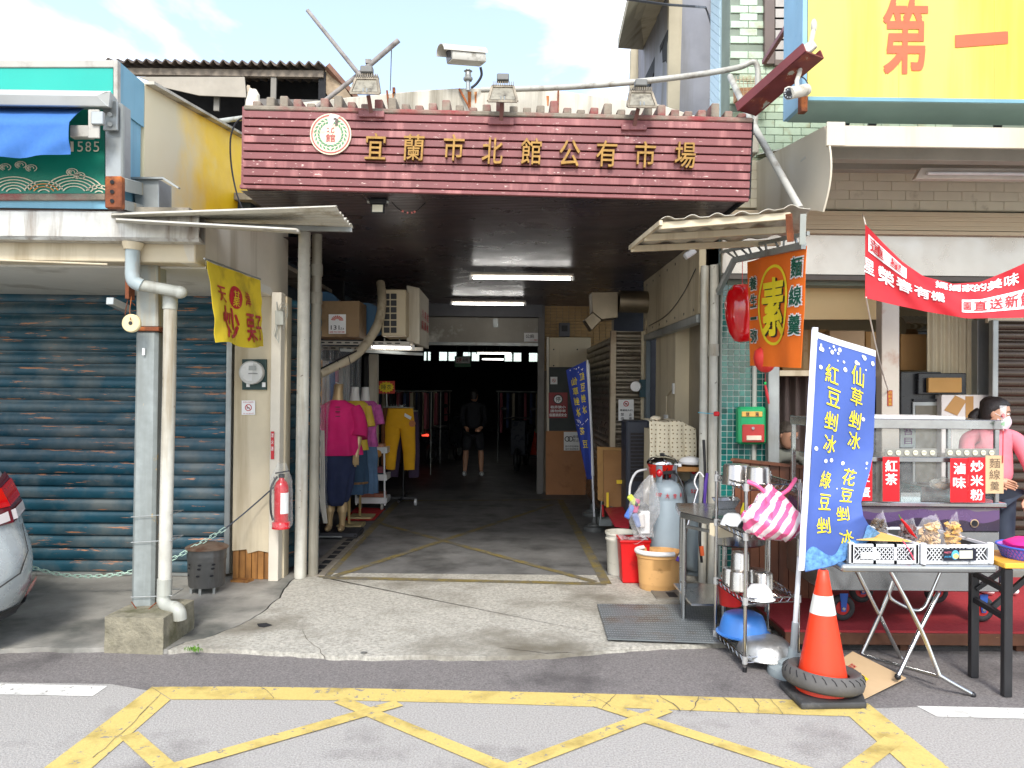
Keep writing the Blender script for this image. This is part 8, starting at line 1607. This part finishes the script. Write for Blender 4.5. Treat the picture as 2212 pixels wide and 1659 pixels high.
# cardboard, red board, broom, dustpan
t = thing('cardboard_box', 'flattened brown cardboard leaning on the silver shutter', 'box', P(1322, 1100, 8.3)); B().prism([P(1290, 965, 8.6), P(1356, 968, 8.4), P(1356, 1100, 8.1), P(1292, 1080, 8.4)], (0, .05, 0)).o('carton', m_card, t); B().prism([P(1303, 972, 8.36), P(1352, 975, 8.3), P(1352, 1098, 8.02), P(1305, 1092, 8.1)], (0, .03, 0)).o('front_flap', M('dark_cardboard', L(156, 112, 66, .85), .8, var=.1), t); fpw(1332, 1037, 1350, 1045, 8.0, 'yellow_tape', M('tape_yellow', L(236, 200, 40, .88), .5), t, .004); fpw(1310, 1064, 1315, 1096, 8.0, 'yellow_tape', M('tape_yellow'  , L(236, 200, 40, .88), .5), t, .004)
t = thing('red_board', 'dark red board lying against the cardboard', 'board', P(1335, 1138, 7.6)); B().prism([P(1306, 1100, 8.0), P(1356, 1096, 7.9), P(1358, 1142, 7.2), P(1328, 1138, 7.3)], (.01, .02, .01)).o('board', M('dark_red_sheet', L(150, 28, 44, .88), .45, var=.08), t); B().box(1.2, 1.5, 6.75, 7.3, GZ + .012, .1).o('base', M('dark_red_sheet', L(150, 28, 44)), t)
t = thing('broom', 'thin broom with red grip standing by the cardboard', 'broom', G(1297, 1125, GZ)); B().cyl(P(1307, 990, 8.5), P(1297, 1122, 8.5), .011, n=8).o('stick', m_galv, t, smooth=True); B().cyl(P(1308, 975, 8.5), P(1307, 992, 8.5), .014, n=8).o('grip', m_fred, t); B().cyl(P(1302, 1090, 8.45), P(1303, 1116, 8.45), .014, n=8).o('lower_grip', m_fred, t)
t = thing('dustpan', 'grey plastic dustpan on the drain cover', 'dustpan', G(1309, 1134, GZ)); fpw(1294, 1121, 1323, 1137, 8.6, 'pan', M('dustpan_grey', L(150, 156, 156, .85), .5), t, .15, .008)
# buckets
c = G(1341, 1238, GZ); r = .136; t = lt('bucket', 'dirty white plastic bucket beside the red bin', 'bucket', [(r * .85, 0), (r * .87, .01), (r * .96, .29), (r * 1.03, .3), (r * 1.03, .315), (r * .98, .32), (r * .99, .345), (r * 1.05, .35), (r * 1.05, .37), (r * .97, .37), (r * .84, .03), (.01, .025)], c, M('grubby_white_plastic', L(218, 214, 200, .85), .45, var=.05, dirt=L(120, 110, 90), da=.3, ds=9), 32)
c = G(1372, 1262, GZ); t = thing('waste_bin', 'red rectangular waste bin with bag liner', 'bin', c); w, d_ = .125, .11; b = B(); rg = []
for k, z_ in ((.8, 0), (.82, .01), (1.0, .34), (1.06, .345), (1.06, .37), (.98, .37), (.78, .03)): rg.append(b.verts([c + V(sx_ * w * k, d_ + sy_ * d_ * k, z_) for sx_, sy_ in ((-1, -1), (1, -1), (1, 1), (-1, 1))]))
b.skinr(rg); b.o('body', M('red_bin_plastic', L(214, 22, 26, .88), .4, var=.05, dirt=L(140, 20, 24), da=.2, ds=10), t, bev=.012, seg=2, smooth=True); b = B(); b.grid(lambda u, v: c + V((u - .5) * .27, d_ + (v - .5) * .24, .36 + .02 * math.sin(u * 9) * math.cos(v * 7)), 14, 12); b.jitter(.015, 14).o('liner', glass('bin_liner', (.95, .9, .9), .2, .35), t, smooth=True)
c = G(1432, 1282, GZ) + V(0, .16, 0); t = thing('mop_bucket', 'tan oval mop bucket with pale wringer rim', 'bucket', c); m_tan = M('tan_plastic', L(222, 172, 110, .88), .45, var=.05, dirt=L(140, 100, 60), da=.25, ds=9); B().lathe([(.145, 0), (.15, .01), (.17, .26), (.178, .265), (.18, .31), (.172, .31), (.155, .05), (.01, .03)], c, 36, 1.06, .85).o('body', m_tan, t, smooth=True); B().tube([c + V(math.cos(k * .19 + 2.2) * .186, math.sin(k * .19 + 2.2) * .152, .308) for k in range(17)], .02, 8).o('wringer_rim', m_mwh, t, smooth=True)
t = thing('mop', 'mop with silver handle standing in the tan bucket', 'mop', c); B().cyl(P(1466, 1206, 6.2), P(1507, 1058, 6.35), .011, n=10).o('handle', m_chrome, t, smooth=True); B().cyl(P(1464, 1212, 6.2), P(1467, 1203, 6.2), .018, n=10).o('socket', M('mop_purple', L(80, 50, 150), .5), t); B().tube(spline([P(1507, 1058, 6.35), P(1500, 1040, 6.35), P(1510, 1020, 6.36), P(1520, 1030, 6.36)], 4), .006, 6).o('wire_hook', m_wplas, t)
t = thing('umbrella', 'folded purple umbrella tip between the right posts', 'umbrella', P(1526, 1045, 6.4)); B().tube([P(1528, 1022, 6.4), P(1524, 1045, 6.4), P(1521, 1100, 6.42)], [.012, .016, .012], 8).o('handle', M('umbrella_purple', L(86, 56, 150, .85), .5), t, smooth=True)
t = thing('water_hose', 'black hose with orange nozzle hanging by the right posts', 'hose', P(1517, 1200, 6.4)); B().tube(spline([P(1520, 950, 6.42), P(1523, 1050, 6.42), P(1514, 1120, 6.42), P(1512, 1172, 6.4), P(1516, 1215, 6.4)], 5), .012, 8).o('hose', m_blackm, t, smooth=True); B().cyl(P(1515, 1180, 6.39), P(1517, 1200, 6.39), .018, n=10).o('nozzle', M('nozzle_orange', L(226, 100, 50, .85), .5), t)
t = thing('tie_string', 'blue string with red clip tied round the right posts', 'string', P(1530, 890, 6.45)); B().tube([P(1508, 891, 6.44), P(1530, 893, 6.42), P(1552, 894, 6.42)], .004, 5).o('string', M('blue_string', L(90, 170, 190)), t); b = B(); b.ob(P(1548, 894, 6.4), (.05, .02, .04)); b.o('clip', m_fred, t, bev=.008)
# ================================================================== dim market hall
for k, (x, y, D) in enumerate(((880, 860, 14.5), (905, 862, 16), (930, 860, 18), (1150, 850, 17))):
    t = thing('clothes_rack', ('dim clothes rack in the hall, left and nearest', 'dim clothes rack in the hall, second from the left', 'dim clothes rack in the hall, third from the left', 'dim clothes rack in the hall on the right')[k], 'rack', (P(x, y, D).x, D, GZ), 0, 'dim clothes racks in the hall'); q = P(x, y, D); B().cyl((q.x - .8, D, 1.6), (q.x + .5, D, 1.6), .015).o('rail', m_galv, t)
    for s_ in (-.75, .45): B().cyl((q.x + s_, D, GZ), (q.x + s_, D, 1.6), .012).o('upright', m_galv, t)
    for j in range(9): b = B(); w_ = .05; b.prism([(q.x - .7 + j * .13, D - .2, .7 + .1 * (j % 3)), (q.x - .7 + j * .13 + w_, D - .2, .7 + .1 * (j % 3)), (q.x - .7 + j * .13 + w_, D - .2, 1.56), (q.x - .7 + j * .13, D - .2, 1.56)], (0, .4, 0)); b.jitter(.02, 6).o('garment', M('dim_garment_' + str(j % 4), L(*((150, 80, 90), (70, 84, 120), (170, 160, 140), (60, 60, 64))[j % 4]), .9), t)
t = thing('hall_sign', 'green hanging toilet sign deep in the hall', 'sign', P(1000, 793, 15)); fpw(982, 769, 1017, 793, 15, 'panel', M('sign_green', L(40, 110, 70), .5), t, .02); fpw(984, 771, 1015, 785, 14.99, 'white_panel', m_paper, t, .008); f8 = pframe(984, 771, 1015, 785, 14.99); letters(t, m_pred, [('女', .14, .5, .18, .7), ('男', .32, .5, .18, .7)], f8, .003, .01); letters(t, m_pblk, [('廁所', .68, .5, .4, .6)], f8, .003, 0); 
for x in (986, 1013): B().cyl(P(x, 769, 15.01), V(P(x, 769, 15).x, 15.01, 3.3), .006, n=6).o('hanger', m_galv, t)
bb = B(); lin(bb, G(985, 1006, GZ), G(1140, 1003, GZ), .05, GZ + .004); bb.o('white_floor_line', M('dim_white_line', L(150, 150, 150), .7), kind='structure')
c = G(1157, 985, GZ); t = thing('traffic_cone', 'dim orange traffic cone inside the dark hall', 'cone', c); B().lathe([(.14, .03), (.03, .62), (.025, .64)], c, 20).o('body', m_cone, t, smooth=True); B().lathe([(.034, .6), (.03, .66), (.02, .67)], c, 16).o('tip', m_band, t); B().box(c.x - .19, c.x + .19, c.y - .19, c.y + .19, GZ, GZ + .035).o('base', m_bl2, t, bev=.01)
def scooter(lab, c, rz, lit):
    t = thing('scooter', lab, 'scooter', c, 0, 'scooters in the dark hall'); rm = Matrix.Rotation(rz, 3, 'Z'); f = lambda x, y, z_: Vector(c) + rm @ V(x, y, z_); m_sc = M('scooter_paint', L(50, 54, 62), .3)
    for x in (-.6, .62): w_ = B().tube([f(x + math.cos(k * .3927) * .2, 0, .22 + math.sin(k * .3927) * .2) for k in range(16)], .05, 8, closed=True).o('wheel', m_bl2, t, smooth=True); B().cyl(f(x, -.03, .22), f(x, .03, .22), .1, n=14).o('rim', m_galv, w_)
    b = B(); b.prism([f(x, -.13, z_) for x, z_ in ((-.85, .62), (-.75, .5), (-.3, .32), (.25, .25), (.4, .4), (.2, .36), (-.05, .45), (-.1, .72), (-.8, .76))], rm @ V(0, .26, 0)); b.o('body', m_sc, t, bev=.03, seg=2); b = B(); b.prism([f(x, -.12, z_) for x, z_ in ((-.78, .77), (-.1, .74), (-.12, .82), (-.5, .8), (-.75, .85))], rm @ V(0, .24, 0)); b.o('seat', m_bl2, t, bev=.02); b = B(); b.prism([f(x, -.16, z_) for x, z_ in ((.36, .3), (.5, .3), (.55, .7), (.48, 1.0), (.42, 1.0), (.46, .7))], rm @ V(0, .32, 0)); b.o('front_shield', m_sc, t, bev=.02)
    B().tube([f(.42, -.32, 1.02), f(.5, -.1, 1.05), f(.5, .1, 1.05), f(.42, .32, 1.02)], .016, 8).o('handlebar', m_bl2, t, smooth=True)
    for s_ in (-1, 1): B().tube([f(.46, s_ * .2, 1.04), f(.5, s_ * .28, 1.2)], .006, 5).o('mirror_stem', m_bl2, t); b = B(); b.ell(f(.5, s_ * .3, 1.23), (.02, .07, .045), 10, 8, rm); b.o('mirror', m_bl2, t, smooth=True)
    b = B(); b.ob(f(-.87, 0, .64), (.03, .16, .05), rm); b.o('tail_lamp', M('tail_lamp_lit', (1, .06, .03), .3, emit=.8) if lit else m_tl, t, bev=.008)
scooter('dark scooter with glowing red tail lamp on the left of the hall', V(P(962, 1000, 17).x, 17, GZ), R(65), True); scooter('dim scooter with mirrors on the right of the hall', V(P(1127, 1000, 16).x, 16, GZ), R(-100), False)
# ================================================================== people
def skin_body(nm, mat, par, joints, bones, root, sub=2):
    names = list(joints); me = bpy.data.meshes.new(nm); me.from_pydata([joints[k][0] for k in names], [(names.index(a), names.index(b)) for a, b in bones], [])
    o = bpy.data.objects.new(nm, me); COL.objects.link(o); md = o.modifiers.new('s', 'SKIN'); md.use_smooth_shade = True; md.branch_smoothing = .5
    for i, k in enumerate(names):
        r = joints[k][1]; r = r if isinstance(r, tuple) else (r, r); me.skin_vertices[0].data[i].radius = r; me.skin_vertices[0].data[i].use_root = (k == root)
    s = o.modifiers.new('u', 'SUBSURF'); s.levels = sub; s.render_levels = sub
    dg = bpy.context.evaluated_depsgraph_get(); ev = bpy.data.meshes.new_from_object(o.evaluated_get(dg)); o.modifiers.clear(); o.data = ev; ev.name = nm; ev.materials.clear(); ev.materials.append(mat)
    ev.polygons.foreach_set('use_smooth', [True] * len(ev.polygons)); o.parent = par; o.matrix_parent_inverse = wmat(par).inverted(); return o
m_skin = M('skin', L(214, 162, 132, .85), .55, vs=9, var=.05); m_hairb = M('black_hair', L(38, 30, 28), .45, vs=60, var=.4, bump=.5, bs=120); m_hairg = M('grey_hair', L(110, 100, 90, .85), .6, vs=60, var=.4, bump=.5, bs=120)
def head(par, c, f, h, hair, mask=None, glasses=False, pony=False):
    """c = middle of the head, f = facing direction"""
    f = Vector(f).normalized(); up = V(0, 0, 1); rt = f.cross(up).normalized(); up = rt.cross(f); Q = lambda x, y, z: c + rt * (x * h) + f * (y * h) + up * (z * h)
    b = B(); rg = []
    for z, w, d, o in ((-.5, .12, .12, .14), (-.46, .2, .2, .1), (-.36, .27, .3, .06), (-.2, .31, .37, .02), (0, .335, .4, 0), (.15, .34, .41, 0), (.3, .31, .38, -.02), (.42, .23, .28, -.04), (.49, .1, .12, -.05)): rg.append(b.verts([Q(math.cos(2 * math.pi * i / 24) * w, o + math.sin(2 * math.pi * i / 24) * d, z) for i in range(24)]))
    b.skinr(rg); hd = b.o('head', m_skin, par, smooth=True)
    b = B(); rg = [b.verts([Q(x * w, y0 + (.09 * max(0, .5 - abs(x)) * k), z) for x in (-1, -.5, 0, .5, 1)]) for z, w, k, y0 in ((.06, .04, .3, .38), (-.04, .05, .8, .385), (-.12, .075, 1.6, .37), (-.16, .07, .9, .35))]
    for j in range(3):
        for i in range(4): b.bm.faces.new((rg[j][i], rg[j][i + 1], rg[j + 1][i + 1], rg[j + 1][i]))
    b.o('nose', m_skin, hd, smooth=True)
    for s_ in (-1, 1):
        b = B(); b.ell(Q(s_ * .14, .365, .03), (.055 * h, .055 * h, .024 * h), 12, 8); b.o('eye', m_pwht, hd, smooth=True); b = B(); b.ell(Q(s_ * .14, .40, .03), (.024 * h, .03 * h, .024 * h), 10, 8); b.o('pupil', m_pblk, hd, smooth=True)
        b = B(); b.tube([Q(s_ * .06, .395, .10), Q(s_ * .14, .40, .125), Q(s_ * .22, .35, .10)], .012 * h, 6); b.o('eyebrow', hair, hd); b = B(); b.ell(Q(s_ * .34, -.02, -.02), (.035 * h, .06 * h, .11 * h), 10, 8, Matrix((rt, f, up)).transposed()); b.o('ear', m_skin, hd, smooth=True)
    b = B(); b.tube([Q(-.09, .345, -.3), Q(0, .375, -.3), Q(.09, .345, -.3)], .014 * h, 6); b.o('mouth', M('lips', L(176, 96, 88), .5), hd)
    b = B(); rg = []
    for z, w, d, o in ((-.34, .26, .16, -.2), (-.15, .345, .24, -.18), (.05, .375, .33, -.12), (.2, .38, .40, -.06), (.33, .35, .42, -.03), (.45, .26, .33, -.03), (.53, .1, .14, -.05)): rg.append(b.verts([Q(math.cos(2 * math.pi * i / 24) * w, o + math.sin(2 * math.pi * i / 24) * d, z) + noise.noise_vector(V(i * .9, z * 9, 0)) * .008 for i in range(24)]))
    b.skinr(rg); b.o('hair', hair, par, smooth=True)
    if pony: b = B(); b.tube(spline([Q(0, -.42, .05), Q(.03, -.56, -.2), Q(.05, -.5, -.5)], 4), [.1 * h, .13 * h, .15 * h, .16 * h, .17 * h, .16 * h, .15 * h, .12 * h, .06 * h], 12); b.jitter(.006, 30).o('hair_tail', hair, par, smooth=True)
    if mask:
        b = B(); b.grid(lambda u, v: Q((u - .5) * .58, .40 - 1.25 * (u - .5) ** 2 + .075 * math.sin(v * math.pi) * (1 - abs(u - .5)), -.44 + .40 * v), 14, 8, .004); b.o('face_mask', mask, par, smooth=True)
        for s_ in (-1, 1): b = B(); b.tube([Q(s_ * .28, .3, -.1), Q(s_ * .345, .02, .03)], .008 * h, 5); b.o('mask_loop', m_pwht, par)
    if glasses:
        for s_ in (-1, 1): b = B(); b.tube([Q(s_ * .14 + math.cos(k * .524) * .085, .425, .03 + math.sin(k * .524) * .06) for k in range(12)], .008 * h, 5, closed=True); b.o('spectacles', m_pblk, par)
def hand(par, w, d, r, side, nm='hand'):
    """relaxed hand hanging along d"""
    d = Vector(d).normalized(); x = Vector(side).normalized(); b = B(); b.tube([w, w + d * .04, w + d * .085], [.024, .032, .03], 10)
    o = b.o(nm, m_skin, par, smooth=True); n = d.cross(x)
    for k, ln in enumerate((.06, .072, .078, .07)): q = w + d * .08 + x * ((k - 1.5) * .017); b = B(); b.tube([q, q + d * ln * .5 + n * .004, q + d * ln * .85 + n * .02, q + d * ln + n * .034], [.0095, .009, .008, .006], 8); b.o('finger', m_skin, o, smooth=True)
    q = w + d * .03 + x * -.028; b = B(); b.tube([q, q + d * .03 - x * .018, q + d * .06 - x * .016 + n * .012], [.011, .01, .007], 8); b.o('thumb', m_skin, o, smooth=True)
# ---- stall holder
DW = 5.78; hc = P(2149, 893, DW); t = thing('person', 'woman in pink top and pale face mask standing behind the food cart', 'person', (hc.x + .03, DW + .05, .15)); fdir = (.78, -.62, -.12)
sx_ = hc.x + .02; sy_ = DW + .06; zz0 = .15
m_pink = M('pink_knit', L(236, 132, 146, .88), .85, vs=14, var=.08, bump=.2, bs=70); m_jean = M('dark_jeans', L(58, 68, 84, .85), .9, var=.1)
J = {'pelvis': (V(sx_, sy_, .95), (.16, .12)), 'waist': (V(sx_, sy_, 1.08), (.16, .115)), 'chest': (V(sx_, sy_, 1.24), (.18, .12)), 'neckb': (V(sx_ + .005, sy_, 1.37), (.085, .07)), 'neck': (V(sx_ + .01, sy_ - .01, 1.43), .05),
     'shR': (V(sx_ - .16, sy_ + .06, 1.31), .065), 'elR': (V(sx_ - .23, sy_ - .05, 1.09), .05), 'wrR': (V(sx_ - .12, sy_ - .2, 1.03), .032), 'shL': (V(sx_ + .165, sy_ - .05, 1.31), .07), 'elL': (V(sx_ + .235, sy_ - .12, 1.08), .058), 'wrL': (V(sx_ + .15, sy_ - .2, .90), .038)}
skin_body('top', m_pink, t, J, [('pelvis', 'waist'), ('waist', 'chest'), ('chest', 'neckb'), ('neckb', 'neck'), ('neckb', 'shR'), ('shR', 'elR'), ('elR', 'wrR'), ('neckb', 'shL'), ('shL', 'elL'), ('elL', 'wrL')], 'pelvis')
JL = {'p': (V(sx_, sy_, .98), (.155, .12)), 'hR': (V(sx_ - .085, sy_, .86), .095), 'kR': (V(sx_ - .09, sy_ - .01, .5), .07), 'aR': (V(sx_ - .09, sy_, .2), .05), 'hL': (V(sx_ + .085, sy_, .86), .095), 'kL': (V(sx_ + .09, sy_ - .01, .5), .07), 'aL': (V(sx_ + .09, sy_, .2), .05)}
skin_body('trousers', m_jean, t, JL, [('p', 'hR'), ('hR', 'kR'), ('kR', 'aR'), ('p', 'hL'), ('hL', 'kL'), ('kL', 'aL')], 'p')
for s_ in (-1, 1): b = B(); b.ell((sx_ + s_ * .09, sy_ - .05, .19), (.045, .12, .04), 14, 8); b.o('shoe', m_wplas, t, smooth=True)
head(t, hc, fdir, .235, m_hairb, M('pale_pink_mask', L(236, 216, 224, .88), .7, var=.03), pony=True); B().lathe([(.062, 0), (.055, .03), (.05, .045)], V(sx_ + .008, sy_ - .005, 1.385), 16).o('collar', M('orange_collar', L(240, 168, 90, .88), .8), t, smooth=True)
hand(t, V(sx_ + .15, sy_ - .2, .905), (-.2, -.15, -1), .03, (1, 0, 0)); hand(t, V(sx_ - .12, sy_ - .2, 1.03), (.8, -.4, -.3), .03, (0, 0, 1))
# second person's arm is out of view; seated man behind the partition
hc = P(1702, 940, 7.0); t = thing('person', 'grey-haired man in glasses sitting behind the plank partition', 'person', (hc.x, 7.05, .12)); m_shirt = M('dull_grey_shirt', L(120, 122, 112, .85), .9, var=.1); x, y = hc.x, 7.08
J = {'p': (V(x, y, .62), (.17, .14)), 'w': (V(x, y, .78), (.17, .12)), 'c': (V(x, y, 1.0), (.19, .12)), 'nb': (V(x, y - .02, 1.09), (.09, .07)), 'n': (V(x, y - .03, 1.15), .05), 'sR': (V(x - .19, y, 1.03), .065), 'eR': (V(x - .24, y - .06, .82), .05), 'wR': (V(x - .1, y - .28, .86), .036), 'sL': (V(x + .19, y, 1.03), .065), 'eL': (V(x + .24, y - .06, .82), .05), 'wL': (V(x + .1, y - .28, .86), .036)}
skin_body('shirt', m_shirt, t, J, [('p', 'w'), ('w', 'c'), ('c', 'nb'), ('nb', 'n'), ('nb', 'sR'), ('sR', 'eR'), ('eR', 'wR'), ('nb', 'sL'), ('sL', 'eL'), ('eL', 'wL')], 'p')
JL = {'p': (V(x, y, .6), (.16, .13)), 'hR': (V(x - .1, y - .1, .57), .085), 'kR': (V(x - .11, y - .42, .57), .07), 'aR': (V(x - .11, y - .42, .2), .05), 'hL': (V(x + .1, y - .1, .57), .085), 'kL': (V(x + .11, y - .42, .57), .07), 'aL': (V(x + .11, y - .42, .2), .05)}
skin_body('trousers', m_jean, t, JL, [('p', 'hR'), ('hR', 'kR'), ('kR', 'aR'), ('p', 'hL'), ('hL', 'kL'), ('kL', 'aL')], 'p')
head(t, hc, (.35, -.85, -.35), .225, m_hairg, None, True); hand(t, V(x - .1, y - .28, .86), (.6, -.6, .1), .03, (0, 0, 1)); hand(t, V(x + .1, y - .28, .86), (-.6, -.6, .1), .03, (0, 0, 1))
for s_ in (-1, 1): b = B(); b.ell((x + s_ * .11, y - .47, .16), (.045, .12, .04), 12, 8); b.o('shoe', m_bl2, t, smooth=True)
t = thing('stool', 'wooden stool under the seated man', 'stool', (x, 7.08, .12)); B().lathe([(.17, .34), (.18, .36), (.17, .38)], (x, 7.12, .12), 20).o('seat', m_ply, t)
for dx, dy in ((-.11, -.11), (.11, -.11), (.11, .11), (-.11, .11)): B().cyl((x + dx * 1.2, 7.12 + dy * 1.2, .12), (x + dx, 7.12 + dy, .46), .018).o('leg', m_ply, t)
# walker in the hall
c = G(1022, 1027, GZ); t = thing('person', 'dim figure in dark clothes and shorts standing in the market hall', 'person', c); x, y = c.x, c.y
J = {'p': (V(x, y, .9), (.15, .11)), 'w': (V(x, y, 1.02), (.15, .1)), 'c': (V(x, y, 1.22), (.19, .11)), 'nb': (V(x, y, 1.36), (.08, .06)), 'n': (V(x, y, 1.42), .05), 'sR': (V(x - .19, y, 1.32), .06), 'eR': (V(x - .22, y + .03, 1.06), .045), 'wR': (V(x - .16, y - .1, .93), .032), 'sL': (V(x + .19, y, 1.32), .06), 'eL': (V(x + .22, y + .03, 1.06), .045), 'wL': (V(x + .16, y - .12, .95), .032)}
m_dkc = M('dark_clothes', (.02, .021, .026), .9); skin_body('shirt', m_dkc, t, J, [('p', 'w'), ('w', 'c'), ('c', 'nb'), ('nb', 'n'), ('nb', 'sR'), ('sR', 'eR'), ('eR', 'wR'), ('nb', 'sL'), ('sL', 'eL'), ('eL', 'wL')], 'p')
JS = {'p': (V(x, y, .9), (.15, .115)), 'hR': (V(x - .1, y, .78), .1), 'kR': (V(x - .14, y, .5), .085), 'hL': (V(x + .1, y, .78), .1), 'kL': (V(x + .14, y, .5), .085)}; skin_body('shorts', m_dkc, t, JS, [('p', 'hR'), ('hR', 'kR'), ('p', 'hL'), ('hL', 'kL')], 'p')
for s_ in (-1, 1): loft([(x + s_ * .155, y, .1, .032, .036), (x + s_ * .15, y, .22, .042, .046), (x + s_ * .145, y + .01, .36, .054, .06), (x + s_ * .14, y, .5, .05, .052)], 'leg', m_skin, t); b = B(); b.ell((x + s_ * .16, y - .06, .07), (.045, .13, .045), 14, 8); b.o('shoe', m_wplas, t, smooth=True); hand(t, V(x + s_ * .16, y - (.11), .94), (-s_ * .5, -.5, -.3), .03, (0, 0, 1))
head(t, V(x, y - .01, 1.53), (.3, 1, -.1), .225, m_hairb)
